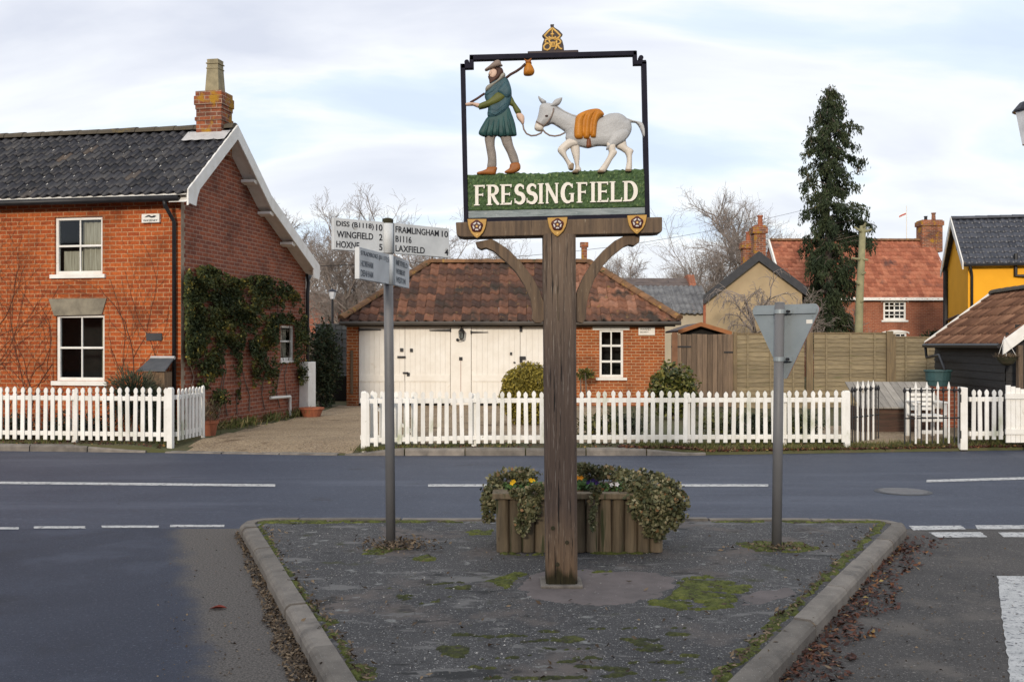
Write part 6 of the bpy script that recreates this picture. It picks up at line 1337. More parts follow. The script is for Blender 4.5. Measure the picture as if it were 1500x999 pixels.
def bare_tree(name, label, base, H, spread, seed, kids=(7, 6, 5, 5, 3), r0=.25, trunk=.25, group=None, droop=0., up=.15, lr=.62, mt=None, mtw=None, minr=.006, parts=True, lean=(0, 0)):
    rg = random.Random(seed); t = thing(name, label, 'tree', base, group); T_, C_ = [], []
    def grow(p, d, L, r, lev):
        ns = 4 if lev < 2 else 3; pts = [p]; q = p; dd = d
        for i in range(ns):
            dd = (dd + Vector((rg.gauss(0, .16), rg.gauss(0, .16), rg.gauss(0, .10) + (up if lev < 3 else up * .4) - droop * lev * .1))).normalized(); q2 = q + dd * (L / ns); ra = r * (1 - .55 * i / ns); rb = r * (1 - .55 * (i + 1) / ns)
            (T_ if lev == 0 else C_).append((*q, *q2, max(ra, minr), max(rb, minr))); q = q2; pts.append(q)
        if lev >= len(kids): return
        k = kids[lev]
        for i in range(k):
            f = (trunk if lev == 0 else .2) + (1 - (trunk if lev == 0 else .2)) * (i + rg.random()) / k; idx = min(int(f * ns), ns - 1); pp_ = pts[idx].lerp(pts[idx + 1], f * ns - idx)
            ax = dd.orthogonal().normalized(); ax.rotate(Matrix.Rotation(rg.uniform(0, 6.283), 3, dd)); ang = rg.uniform(.45, 1.0) * (spread if lev < 2 else 1); nd = (dd * math.cos(ang) + ax * math.sin(ang)).normalized()
            grow(pp_, nd, L * lr * rg.uniform(.7, 1.15) * (1.05 - .35 * f if lev == 0 else 1), r * .5 * rg.uniform(.75, 1.1), lev + 1)
    grow(Vector(base), Vector((lean[0], lean[1], 1)).normalized(), H * .62, r0, 0)
    A_ = np.array(T_ + C_); zmx = A_[:, 5].max(); k_ = H / (zmx - base[2])
    def rs_(L):
        L = np.array(L)
        for o_ in (0, 3): L[:, o_:o_ + 3] = np.array(base) + (L[:, o_:o_ + 3] - np.array(base)) * k_
        return L
    T_, C_ = rs_(T_), rs_(C_)
    segs_mesh('trunk', T_, mt or M_bark, t, 7); segs_mesh('crown', C_, mtw or M_twig, t, 3); return t
def inpoly(px_, py_, poly):
    ins = np.zeros(len(px_), bool); n = len(poly)
    for i in range(n):
        (x0, y0), (x1, y1) = poly[i], poly[(i + 1) % n]
        if y0 == y1: continue
        c = ((y0 > py_) != (y1 > py_)); ins ^= c & (px_ < (x1 - x0) * (py_ - y0) / (y1 - y0) + x0)
    return ins
def vnoise(P_, s, off=0): return np.array([mnoise.noise(Vector((p[0] * s + off, p[1] * s, p[2] * s))) for p in P_])
def ell(n, c, r, rs, shell=.75, squash=0):
    d = unit(rs.normal(size=(n, 3))); rad = shell + (1 - shell) * rs.rand(n, 1); return np.array(c) + d * rad * np.array(r)

# ------------------------------------------------------------------ bare trees on the skyline
gtr = 'bare winter trees on the skyline'
def T(px, py_top, Y): q = P(px, py_top, Y); return (q.x, Y, 0.1), q.z
for (nm, label, px, top, Y, spread, seed, kids, r0, lr, up) in (
    ('bare_tree', 'tall bare tree rising directly behind the gap beside the cottage', 462, 316, 58, 1.0, 11, (8, 6, 5, 5, 3), .22, .60, .12),
    ('bare_tree', 'thin bare tree with fine upright shoots behind the signpost arms', 566, 284, 66, .85, 12, (8, 6, 5, 5, 3), .2, .60, .16),
    ('bare_tree', 'rounded bare tree behind the left end of the garage roof ridge', 636, 316, 60, 1.1, 13, (8, 6, 5, 5, 3), .2, .62, .10),
    ('bare_tree', 'scrubby bare tree between cottage gutter and garage hip', 505, 352, 52, 1.1, 14, (8, 6, 5, 4, 3), .16, .64, .10),
    ('bare_tree', 'small round bare tree behind the right end of the garage roof', 925, 360, 70, 1.1, 15, (8, 6, 5, 5, 3), .16, .64, .10),
    ('bare_tree', 'broad bare tree left of the tan house chimneys', 1046, 334, 75, 1.1, 16, (9, 6, 6, 5, 3), .24, .64, .10),
    ('bare_tree', 'taller bare tree directly behind the tan house chimneys', 1120, 288, 80, 1.05, 17, (9, 7, 6, 5, 3), .26, .62, .12),
    ('bare_tree', 'low bare tree showing beyond the brown barn roof, left of the small parapet', 990, 395, 80, 1.2, 18, (7, 6, 5, 4, 3), .15, .64, .10),
    ('bare_tree', 'bare tree behind the gap, half hidden by the lower signpost arm', 540, 340, 55, 1.1, 19, (8, 6, 5, 4, 3), .16, .64, .10),
    ('bare_tree', 'bare tree standing between the signpost and the sign post beam', 695, 350, 64, 1.1, 20, (8, 6, 5, 4, 3), .16, .64, .10)):
    b_, zt_2 = T(px, top, Y); bare_tree(nm, label, b_, (zt_2 - .1) * 1.08, spread, seed, kids, r0, group=gtr, lr=lr, up=up, minr=.0065)
b_, z_ = T(1124, 400, 34)
bare_tree('pruned_tree', 'small bare pruned tree with arching twigs before the tan house wall', b_, (z_ - .1), 1.15, 33, (7, 5, 4, 3), .09, trunk=.62, droop=.9, up=.05, lr=.62, minr=.007)
b_, z_ = T(1205, 420, 35.5)
bare_tree('bare_shrub', 'tangle of bare twiggy growth at the foot of the tall conifer', b_, (z_ - .1), 1.3, 35, (9, 6, 5, 3), .05, trunk=.3, up=.1, lr=.55, minr=.006)
b_, z_ = T(1275, 440, 36.5)
bare_tree('bare_shrub', 'thin bare shrub beside the lopped pale trunk', b_, (z_ - .1), 1.2, 36, (7, 5, 4), .035, trunk=.3, up=.1, lr=.6, minr=.006)

# ------------------------------------------------------------------ tall drooping conifer
CYY = 38; cb = P(1214, 490, CYY); con = thing('conifer_tree', 'tall narrow dark conifer with drooping sprays above the panel fence', 'tree', (cb.x, CYY, .1))
rs = np.random.RandomState(5); rg = random.Random(5)
yy = [133, 160, 190, 230, 260, 300, 320, 350, 380, 420, 460, 500]; xl = [1215, 1201, 1185, 1182, 1187, 1182, 1184, 1185, 1184, 1179, 1180, 1184]; xr = [1222, 1236, 1248, 1258, 1256, 1264, 1275, 1275, 1266, 1260, 1252, 1248]
S_t = []; px_prev = Vector((cb.x, CYY, .1)); ztop = P(0, 134, CYY).z
for i in range(10):
    z = .1 + (ztop - .1) * (i + 1) / 10; q = Vector((cb.x + .05 * math.sin(i), CYY, z)); S_t.append((*px_prev, *q, .20 * (1 - i / 10.5), .20 * (1 - (i + 1) / 10.5))); px_prev = q
segs_mesh('trunk', S_t, M_bark, con, 8)
PT, AX, TI, BR = [], [], [], []
NB = 250
for i in range(NB):   # layered limbs
    py = 141 + (500 - 141) * (i + rg.random()) / NB; l_, r_ = np.interp(py, yy, xl), np.interp(py, yy, xr); sc_ = CYY / FP
    hl_, hr_ = (1215 - l_) * sc_, (r_ - 1215) * sc_; az = rg.uniform(0, 2 * math.pi); c_ = math.cos(az); reach = (hr_ if c_ > 0 else hl_) * abs(c_) + (hl_ + hr_) * .5 * (1 - abs(c_))
    k_ = mnoise.noise(Vector((math.cos(az) * 1.3, math.sin(az) * 1.3, py * .045))); reach *= min(1.12, .45 + .75 * rg.random() ** .6) * (1 + .7 * k_)
    if reach <= .12: continue
    low = (py - 133) / 360
    o = Vector((cb.x, CYY, P(0, py, CYY).z)); out_ = Vector((c_, math.sin(az), 0)); rise = .10 + .25 * (1 - low)
    tip = o + out_ * reach + Vector((0, 0, rise * .6 - .10)); mid = o + out_ * reach * .6 + Vector((0, 0, rise)); BR.append((*o, *mid, .024, .015)); BR.append((*mid, *tip, .015, .006)); tb_ = rg.random()
    for j in range(int(4 + reach * 19)):      # hanging tassels
        t = .25 + .8 * rg.random() ** .7; t = min(t, 1); q = o.lerp(mid, t / .6) if t < .6 else mid.lerp(tip, (t - .6) / .4); q = q + Vector((rg.gauss(0, .07), rg.gauss(0, .07), 0)); ln_ = rg.uniform(.18, .55) * (.5 + .5 * t) * (.55 + .6 * low)
        m_ = int(5 + ln_ * 26)
        for k in range(m_):
            f = k / m_; w_ = .06 * (1 - f * .75); PT.append((q.x + rg.gauss(0, w_), q.y + rg.gauss(0, w_), q.z - ln_ * f + rg.gauss(0, .02))); AX.append((out_.x * .4 * (1 - f), out_.y * .4 * (1 - f), -1)); TI.append(min(1, max(0, tb_ * .5 + .35 * rg.random() + .12 * f + (.18 if rg.random() < .05 else 0))))
for (lx, ly, lz) in ((1216, 134, 150), (1236, 142, 165), (1200, 155, 175), (1248, 178, 195), (1184, 190, 205), (1266, 232, 245), (1180, 245, 265), (1272, 310, 330)):   # upright leader tips
    a_ = P(lx, ly, CYY); b2_ = P(lx * .8 + 1215 * .2, lz + 8, CYY); BR.append((*b2_, *a_, .03, .01))
    for k in range(130):
        f = rg.random(); q = a_.lerp(b2_, f); PT.append((q.x + rg.gauss(0, .05 + .08 * f), q.y + rg.gauss(0, .05 + .08 * f), q.z - .05 + rg.gauss(0, .05))); AX.append((0, 0, -1)); TI.append(rg.random() * .8)
segs_mesh('limbs', BR, M_bark, con, 4)
leaves('crown', np.array(PT), .105, M_conif, con, 6, .36, np.array(AX), .40, np.array(TI))
# lopped trunk
lt0 = P(1258, 492, 36); lt1 = P(1264, 331, 36); lop = thing('lopped_tree', 'pale lichen covered tree trunk lopped of its branches beside the conifer', 'tree', (lt0.x, 36, .1))
mb = MB(); pts = [Vector((lt0.x, 36, .1)), P(1258, 480, 36), P(1259.5, 430, 36), P(1262, 380, 36), lt1]; mb.tube(pts, [.155, .145, .135, .122, .108], 9); mb.build('trunk', M_barkg, lop, smooth=True)
for (x0, y0, x1, y1) in ((1263, 340, 1252, 333), (1265, 340, 1277, 336), (1262, 380, 1248, 378), (1262, 379, 1272, 381), (1260, 402, 1268, 399), (1259, 443, 1265, 440), (1264, 334, 1268, 327), (1260, 418, 1254, 412)):
    mb = MB(); mb.tube([P(x0, y0, 35.95), P((x0 + x1) / 2, (y0 + y1) / 2 + .5, 35.85), P(x1, y1, 35.8)], [.05, .042, .035], 6); mb.build('branch_stub', M_barkg, lop)

# ------------------------------------------------------------------ shrubs
def bush(name, label, cat, c, r, n, size, m, seed, shell=.8, lump=.12, aspect=.6, flatb=True, stems=5):
    rs = np.random.RandomState(seed); t = thing(name, label, cat, (c[0], c[1], .1)); p = ell(n, (0, 0, 0), (1, 1, 1), rs, shell); nz = vnoise(unit(p), 2.2, seed) * lump * 2 + vnoise(unit(p), 5, seed + 9) * lump; p = p * (1 + nz[:, None]); p = p * np.array(r) + np.array(c); p = p[p[:, 2] > .1]
    leaves('foliage', p, size, m, t, seed, aspect)
    mb = MB(); rg = random.Random(seed)
    for i in range(stems): q = Vector((c[0] + rg.uniform(-.1, .1), c[1] + rg.uniform(-.1, .1), .05)); mb = MB(); mb.tube([q, Vector(c) + Vector((rg.uniform(-.6, .6) * r[0], rg.uniform(-.6, .6) * r[1], rg.uniform(0, .5) * r[2]))], [.03, .012], 5); mb.build('stem', M_bark, t)
    return t
q = P(776, 575, 20); bush('topiary_bush', 'clipped round golden green bush behind the fence near the garage doors', 'bush', (q.x, 20, .66), (.60, .60, .64), 24000, .042, M_gold, 41, .62, .05, .7)
q = P(989, 560, 21); bush('laurel_shrub', 'glossy leaved green shrub at the right corner of the garage', 'bush', (q.x, 21.3, .68), (.55, .5, .62), 2600, .10, M_laurel, 42, .45, .14, .5)
q = P(859, 556, 25); bush('small_plant', 'little trailing plant under the garage window', 'plant', (q.x, 25.5, .92), (.26, .2, .14), 500, .06, M_laurel, 43, .3, .2, .5, stems=2)
q = P(187, 560, 16.5); bush('lavender_bush', 'bushy grey green lavender below the cottage window', 'bush', (q.x, 16.75, .78), (.52, .32, .5), 5200, .09, M_lav, 44, .3, .16, .14)
q = P(470, 520, 24.5); bush('dark_hedge', 'dark evergreen shrub squeezed between cottage corner and grey fence', 'bush', (q.x - .1, 25.5, 1.15), (.42, .7, 1.15), 6000, .09, M_conif, 45, .35, .18, .4)
q = P(1372, 492, 46); bush('round_shrub', 'small dark green shrub top showing over the fence by the yellow house', 'bush', (q.x - .1, 46, 1.75), (.75, .6, .6), 2500, .1, M_conif, 46, .5, .12, .4)
for i, (x, w_) in enumerate(((24, .4), (96, .45), (132, .5), (235, .3))):
    q = P(x, 620, 16.9); lb = ('low leafy clump inside the left end of the cottage fence', 'low dark clump behind the cottage fence under the window', 'low clump beside the lavender behind the pickets', 'low plant behind the cottage fence corner post')[i]
    bush('border_plant', lb, 'plant', (q.x, 16.95, .25), (w_, .25, .28), 900, .08, M_lav, 50 + i, .3, .2, .35, stems=3)
for i, x in enumerate((880, 925, 1075, 1110, 1160, 1200)):
    q = P(x, 620, 16.6); lb = ('low winter foliage behind the fence under the garage window', 'low winter foliage behind the fence left of the glossy shrub', 'low winter foliage behind the fence left of the give way pole', 'low winter foliage directly behind the give way sign plate', 'low winter foliage behind the fence right of the give way pole', 'low winter foliage by the right end of the garage fence')[i]
    bush('border_plant', lb, 'plant', (q.x, 17.0 + .3 * (i % 3), .28), (.45, .3, .26), 700, .09, M_lav if i % 2 else M_laurel, 60 + i, .3, .2, .3, stems=3)
# creeper on the gable
cre = thing('climbing_plant', 'dark evergreen creeper with yellowing leaves covering the cottage gable', 'climber', GF.pt(1.5, .05, 0))
reg = [(272, 398), (285, 388), (305, 388), (322, 396), (340, 404), (352, 410), (372, 404), (398, 404), (418, 412), (438, 430), (450, 462), (456, 520), (452, 560), (440, 565), (434, 532), (410, 534), (405, 575), (385, 600), (372, 585), (368, 520), (362, 488), (356, 520), (352, 585), (340, 612), (316, 614), (298, 600), (282, 575), (273, 520), (270, 440)]
rs = np.random.RandomState(8); X_ = rs.uniform(262, 460, 95000); Y_ = rs.uniform(380, 618, 95000); k = inpoly(X_, Y_, reg); k2 = ~inpoly(X_, Y_, [(409, 475), (432, 475), (431, 530), (409, 530)])
den_ = np.array([.52 + .9 * mnoise.noise(Vector((x * .04, y * .03, 2))) + .6 * mnoise.noise(Vector((x * .1, y * .1, 5))) for x, y in zip(X_, Y_)]) - np.clip((Y_ - 490) / 170, 0, .62); k = k & k2 & (den_ > rs.rand(95000) * 1.0)
pts = []; ti = []
for x, y in zip(X_[k], Y_[k]):
    s_, z_ = GF.px(x, y); d_2 = .03 + .15 * rs.rand() * (1 + mnoise.noise(Vector((x * .05, y * .05, 9)))); s2, z2 = GF.px(x, y, d_2); pts.append(GF.pt(s2, d_2, z2)); ti.append(min(1, max(0, .5 * rs.rand() + .25 + .45 * mnoise.noise(Vector((x * .04, y * .04, 20))) + (.5 if rs.rand() < .05 else 0))))
leaves('foliage', np.array([tuple(p) for p in pts]), .056, M_creeper, cre, 9, .6, tint=np.array(ti))
rg = random.Random(9)
for i in range(9):
    x = 285 + i * 17 + rg.uniform(-6, 6); y = 618 - i * 3; pp_ = []
    for j in range(9): s_, z_ = GF.px(x, y, .03); pp_.append(GF.pt(s_, .03, max(z_, 0))); y -= 22; x += rg.uniform(-7, 8)
    mb = MB(); mb.tube(pp_, [.012 - .001 * j for j in range(9)], 5); mb.build('stem', M_bark, cre)
# leafless climber on the front wall
bc = thing('bare_climber', 'leafless brown climber stems spreading over the brick cottage front', 'climber', FF.pt(2.5, .03, 0)); S2 = []
def climb(u, v, d, n, r, lev):
    global S2
    for i in range(n):
        u2 = u + math.sin(d) * .16; v2 = v + math.cos(d) * .16; a, b = FF.pt(u, .012, v), FF.pt(u2, .012, v2)
        blk = any(o[0] - .05 < u2 < o[1] + .05 and o[2] - .1 < v2 < o[3] + .1 for o in (up_w, lo_w))
        if blk or v2 > prof(0) - .5 or u2 < .15: return
        S2.append((*a, *b, r, r * .93)); u, v = u2, v2; r *= .95; d += rg.gauss(0, .22); d *= .93
        if lev < 3 and rg.random() < .34: climb(u, v, d + rg.choice((-.7, .7)) * rg.uniform(.6, 1.3), int(n * .7), r * .6, lev + 1)
for u in (2.5, 2.9, 3.3, 3.6, 1.0, .65, 4.1): climb(u, .05, rg.uniform(-.15, .15), 20, .010, 0)
segs_mesh('stem', S2, mat('climber_stems', (.13, .055, .035), (.09, .04, .028), scale=4), bc, 4)

# small garden things
gb = thing('letter_cabinet', 'small wooden cabinet with a sloping slate lid below the house plaque', 'cabinet', FF.pt(.75, .6, 0)); r = FF.rect(211, 545, 243, 600, .45); r2 = FF.rect(208, 527, 245, 544, .5)
mb = MB(); FF.box(mb, r[0], r[1], .25, .5, 0, r[3]); mb.build('cabinet_body', M_oakb, gb, bevel=.006)
mb = MB(); mb.hexa([FF.pt(r[0] - .05, .56, r2[2]), FF.pt(r[1] + .05, .56, r2[2]), FF.pt(r[1] + .02, .22, r2[3]), FF.pt(r[0] - .02, .22, r2[3]), FF.pt(r[0] - .05, .56, r2[2] + .025), FF.pt(r[1] + .05, .56, r2[2] + .025), FF.pt(r[1] + .02, .22, r2[3] + .025), FF.pt(r[0] - .02, .22, r2[3] + .025)]); mb.build('lid', mat('slate_lid', (.09, .10, .11), (.06, .07, .08), scale=5, rough=.6), gb)
mb = MB(); q0, q1 = FF.pt(r[0] - .02, .2, r2[3] + .03), FF.pt(r[1] + .02, .2, r2[3] + .03); mb.tube([q0, q1], .03, 6); mb.build('ridge_roll', M_lead, gb)
def pot(label, q, r_, h): 
    t = thing('plant_pot', label, 'plant pot', q); mb = MB(); mb.lathe(q, [(r_ * .7, 0), (r_ * .95, h * .8), (r_ * 1.06, h * .81), (r_ * 1.06, h), (r_ * .9, h), (r_ * .8, h * .6), (.01, h * .58)], 16); mb.build('pot_body', M_terra, t); return t
q = P(309, 638, 17.6); pt_ = pot('square brown terracotta pot at the end of the cottage fence', (q.x, 17.5, .1), .15, .26)
rs = np.random.RandomState(3); pz_ = np.stack([q.x + rs.normal(0, .1, 160), 17.5 + rs.normal(0, .1, 160), .5 + rs.normal(0, .1, 160)], 1); leaves('dry_stems', pz_, .22, M_debris, pt_, 4, .06, np.array([[0, 0, 1.]]), .5)
q = GF.pt(GF.px(440, 586, .3)[0] + .25, .45, 0); pot('low wide terracotta bowl at the foot of the white meter cupboard', (q.x, q.y, .1), .26, .2)
# tufts along the foot of the gable
rs = np.random.RandomState(12); n = 1500; s_ = rs.uniform(.3, 5.2, n); d_3 = np.abs(rs.normal(0, .16, n)); dens = np.array([mnoise.noise(Vector((a * 1.6, 3, 1))) for a in s_]) > -.1
pts = np.array([tuple(GF.pt(a, .05 + b, rs.rand() * .14)) for a, b in zip(s_[dens], d_3[dens])]); tag(leaves('gable_weeds', pts, .16, M_grassb, None, 13, .09, np.array([[0, 0, 1.]]), .5), kind='stuff')

# ------------------------------------------------------------------ ivy and flowers in the planter
def ivy(label, blobs, n, seed, size=.029):
    rs = np.random.RandomState(seed); c = np.mean([b[0] for b in blobs], 0); t = thing('ivy_plant', label, 'ivy', (c[0], c[1], pz)); P_ = []; wsum = sum(b[2] for b in blobs)
    for c_, r_, w_ in blobs:
        m_ = int(n * w_ / wsum); p = ell(m_, (0, 0, 0), (1, 1, 1), rs, .55); nz = vnoise(p, 2.5, seed) * .35 + vnoise(p, 6, seed + 5) * .2; P_.append(p * (1 + nz[:, None]) * np.array(r_) + np.array(c_))
    P_ = np.concatenate(P_); P_[:, 2] = np.maximum(P_[:, 2], .11)
    P_ = P_[~((P_[:, 0] > pxl + .01) & (P_[:, 0] < pxr - .01) & (P_[:, 1] > PY0 + .02) & (P_[:, 1] < PY1 - .02) & (P_[:, 2] < pz - .08))]
    leaves('leaves', P_, size, M_ivy, t, seed, .75)
    rg = random.Random(seed)
    for i in range(6): b = rg.choice(blobs); mb = MB(); mb.tube([Vector((c[0], min(max(c[1], PY0 + .1), PY1 - .1), pz - .05)), Vector(b[0]) + Vector((0, 0, b[1][2] * .5)), Vector(b[0]) - Vector((0, 0, b[1][2] * .8))], [.008, .006, .003], 4); mb.build('stem', M_bark, t)
    return t
def at(x, y, Y): return tuple(P(x, y, Y))
ivy('variegated ivy spilling over the left end of the log planter', [(at(745, 704, 8.05), (.17, .14, .09), 3), (at(723, 725, 7.95), (.10, .13, .12), 3), (at(716, 745, 7.9), (.06, .1, .12), 1.4), (at(765, 695, 8.1), (.14, .12, .06), 1.5)], 2600, 71)
ivy('large variegated ivy mound hanging over the right end of the log planter', [(at(950, 712, 7.75), (.20, .17, .12), 4), (at(955, 737, 7.60), (.19, .12, .15), 4), (at(985, 738, 7.72), (.12, .15, .18), 4), (at(962, 768, 7.6), (.12, .07, .12), 1.6), (at(925, 700, 8.0), (.12, .14, .06), 1.2)], 5200, 72)
ivy('variegated ivy along the back rim of the log planter behind the flowers', [(at(862, 694, 8.2), (.13, .08, .07), 2), (at(890, 692, 8.2), (.14, .08, .06), 2), (at(915, 697, 8.15), (.1, .08, .06), 1.5), (at(852, 688, 8.22), (.06, .06, .06), .8)], 1900, 73)
ivy('ivy trailing down the log front left of the sign post', [(at(783, 722, 7.6), (.08, .07, .07), 2), (at(776, 745, 7.57), (.09, .05, .10), 2), (at(765, 768, 7.57), (.06, .04, .08), 1.2), (at(757, 722, 7.62), (.06, .05, .04), .8)], 1500, 74)
ivy('thin ivy strand hanging down the log front right of the sign post', [(at(870, 735, 7.6), (.035, .03, .09), 1), (at(868, 762, 7.58), (.03, .03, .09), 1), (at(873, 718, 7.62), (.05, .04, .04), .7)], 300, 75)
gfl = 'winter pansies in the log planter'
def pansy(label, q, m, seed):
    rg = random.Random(seed); t = thing('pansy', label, 'flower', q, gfl); q = Vector(q)
    for i in range(2):
        c = q + Vector((rg.uniform(-.035, .035), rg.uniform(-.03, .03), rg.uniform(.005, .03))); mb = MB()
        for k in range(5):
            a = 2 * math.pi * k / 5; d = Vector((math.cos(a), -.45, math.sin(a))) ; e = Vector((-math.sin(a), 0, math.cos(a))); mb.add([c, c + d * .010 + e * .009, c + d * .021, c + d * .010 - e * .009], [(0, 1, 2, 3)])
        mb.build('bloom', m, t); mb = MB(); mb.tube([q - Vector((0, 0, .05)), c], .002, 3); mb.build('stem', M_laurel, t)
    pts = np.array([tuple(q + Vector((rg.uniform(-.07, .07), rg.uniform(-.06, .06), rg.uniform(-.04, .01)))) for i in range(70)]); leaves('foliage', pts, .035, mat('pansy_leaves', (.05, .1, .03), tints=[(0, (.03, .06, .02)), (1, (.09, .17, .05))], rough=.6), t, seed, .6)
MYEL = mat('pansy_yellow', (.75, .48, .02), (.65, .38, .02), scale=30); MORG = mat('pansy_orange', (.7, .28, .02)); MVIO = mat('pansy_violet', (.035, .018, .09), (.06, .03, .16), scale=30); MWHT = mat('pansy_white', (.75, .73, .78))
for lb, x, y, Y, m_ in (('yellow pansies in the left corner of the planter', 752, 711, 7.9, MYEL), ('yellow pansies in the middle of the left half of the planter', 766, 706, 8.05, MYEL), ('paler yellow pansies close to the left of the sign post', 781, 708, 8.0, MYEL), ('white pansy at the front rim left of the sign post', 779, 714, 7.82, MWHT), ('orange pansies just right of the sign post', 847, 702, 8.1, MORG), ('deep violet pansies right of the sign post', 857, 709, 7.95, MVIO), ('smaller violet pansies in the middle of the right half of the planter', 871, 709, 7.95, MVIO), ('pale lilac white pansy near the large ivy mound', 899, 712, 7.86, MWHT), ('orange yellow pansies against the large ivy mound', 917, 706, 7.95, MYEL)):
    pansy(lb, P(x, y, Y), m_, int(x))

# ------------------------------------------------------------------ moss, grass, leaves on the ground
def moss(name, polys, m=M_moss, st=.016, h=.016, z=.089, seed=1, thr=-.42):
    V, F, T_ = [], [], []; 
    for poly in polys:
        w_ = np.array([(G(x, y, z).x, G(x, y, z).y) for x, y in poly]); lo, hi = w_.min(0) - st, w_.max(0) + st; nx, ny = int((hi[0] - lo[0]) / st) + 1, int((hi[1] - lo[1]) / st) + 1
        gx, gy = np.meshgrid(lo[0] + np.arange(nx) * st, lo[1] + np.arange(ny) * st, indexing='ij'); wx = gx + np.array([[.05 * mnoise.noise(Vector((a * 7, b * 7, 1))) + .025 * mnoise.noise(Vector((a * 24, b * 24, 1))) for a, b in zip(r1, r2)] for r1, r2 in zip(gx, gy)]); wy = gy + np.array([[.05 * mnoise.noise(Vector((a * 7, b * 7, 6))) + .025 * mnoise.noise(Vector((a * 24, b * 24, 6))) for a, b in zip(r1, r2)] for r1, r2 in zip(gx, gy)])
        ins = inpoly(wx.ravel(), wy.ravel(), [tuple(p) for p in w_]).reshape(nx, ny); hn = np.array([[mnoise.noise(Vector((a * 11, b * 11, seed))) for a, b in zip(r1, r2)] for r1, r2 in zip(gx, gy)]); hn2 = np.array([[mnoise.noise(Vector((a * 5, b * 13, seed + 3))) + .5 * mnoise.noise(Vector((a * 30, b * 40, seed))) for a, b in zip(r1, r2)] for r1, r2 in zip(gx, gy)]); ins &= hn2 > thr
        hf = np.array([[mnoise.noise(Vector((a * 45, b * 45, seed))) for a, b in zip(r1, r2)] for r1, r2 in zip(gx, gy)]); ids = -np.ones((nx, ny), int)
        for i in range(nx - 1):
            for j in range(ny - 1):
                q = ((i, j), (i + 1, j), (i + 1, j + 1), (i, j + 1)); c = sum(ins[a] for a in q)
                if c < 2: continue
                f = []
                for a in q:
                    if ids[a] < 0:
                        edge = not (ins[a] and ins[max(a[0] - 1, 0), a[1]] and ins[min(a[0] + 1, nx - 1), a[1]] and ins[a[0], max(a[1] - 1, 0)] and ins[a[0], min(a[1] + 1, ny - 1)])
                        ids[a] = len(V); V.append((gx[a], gy[a], z + (-.002 if edge else h * (.55 + .4 * hn[a] + .45 * hf[a]))))
                    f.append(ids[a])
                F.append(f); T_.append(.5 + .5 * hn[i, j] + .2 * random.uniform(-1, 1))
    o = mesh_np(name, V, np.array(F), np.array(T_), m); o.data.polygons.foreach_set('use_smooth', [True] * len(F)); return tag(o, kind='structure' if name != 'moss' else 'stuff')
def strip_px(pl, seed):   # px polyline with widths -> polygon
    rg = random.Random(seed); a, b = [], []
    for x, y, w_ in pl: a.append((x, y)); b.append((x + w_, y))
    return a + b[::-1]
inner_l = lambda y: np.interp(y, [762, 800, 873, 888, 999], [372, 390, 436, 447, 527]); inner_r = lambda y: np.interp(y, [762, 800, 877, 940, 999], [1306, 1268, 1188, 1124, 1062])
rg = random.Random(77); Ls_ = []; Rs_ = []
for y in range(764, 1002, 9): Ls_.append((inner_l(y) + 1, y, max(3, rg.uniform(9, 22) * (y - 560) / 300))); Rs_.append((inner_r(y) - 1, y, -max(4, rg.uniform(12, 26) * (y - 560) / 300)))
moss('moss', [strip_px(Ls_, 1), strip_px(Rs_, 2)], thr=-.75, seed=5)
moss('moss', [ [(372, 762), (540, 762), (700, 763), (700, 765.5), (540, 766), (375, 767)], [(1040, 762.5), (1300, 762), (1290, 766), (1040, 765)],
    [(945, 884), (985, 868), (1000, 846), (1040, 842), (1062, 850), (1108, 856), (1086, 868), (1080, 888), (1046, 893), (990, 893)], [(706, 850), (735, 846), (752, 838), (772, 840), (752, 852), (742, 864), (728, 862), (725, 854)],
    [(604, 818), (625, 811), (641, 816), (636, 823), (610, 824)], [(1072, 796), (1110, 792), (1170, 794), (1208, 803), (1180, 810), (1110, 808)], [(850, 836), (900, 834), (898, 840), (855, 840)], [(520, 812), (550, 800), (600, 803), (560, 812)], [(676, 778), (724, 776), (724, 783), (690, 784)], [(860, 808), (960, 805), (975, 810), (870, 813)], [(735, 809), (800, 810), (798, 814), (740, 813)],
    ])
moss('moss', [[(620, 935), (690, 925), (1000, 915), (1030, 960), (1000, 999), (700, 999)], [(560, 860), (680, 850), (700, 870), (600, 890)]], m=mat('dark_moss', (.06, .065, .02), tints=[(0, (.025, .027, .014)), (.5, (.055, .062, .020)), (1, (.12, .125, .035))], scale=40, rough=.95, bump=1., bscale=160, spots=[((.05, .045, .035), 20, .54, .1, 5)]), h=.011, seed=8, thr=.10)
moss('concrete_patch', [[(757, 858), (775, 842), (800, 836), (860, 834), (960, 838), (996, 848), (985, 862), (950, 880), (900, 887), (820, 884), (775, 876)]], M_foot, .02, .006, .089, 4, thr=-.9)
moss('concrete_patch', [[(1085, 876), (1100, 864), (1150, 862), (1165, 870), (1120, 884), (1092, 886)]], M_foot, .02, .006, .089, 5, thr=-.9)
def litter(name, pts, size, m, seed, flatness=.35, aspect=.6, tint=None):
    rs = np.random.RandomState(seed); n = len(pts); d = rs.normal(size=(n, 3)); d[:, 2] *= flatness; d = unit(d); nn = unit(np.stack([rs.normal(0, flatness, n), rs.normal(0, flatness, n), np.ones(n)], 1)); e = unit(np.cross(nn, d)); L = size * (.5 + rs.rand(n, 1)); nn = np.cross(d, e); cu = L * rs.uniform(-.25, .25, (n, 1))
    V = np.stack([pts - d * L / 2 + nn * cu, pts + e * L * aspect / 2, pts + d * L / 2 + nn * cu, pts - e * L * aspect / 2], 1).reshape(-1, 3); return tag(mesh_np(name, V, np.arange(n * 4).reshape(-1, 4), rs.rand(n) if tint is None else tint, m), kind='stuff')
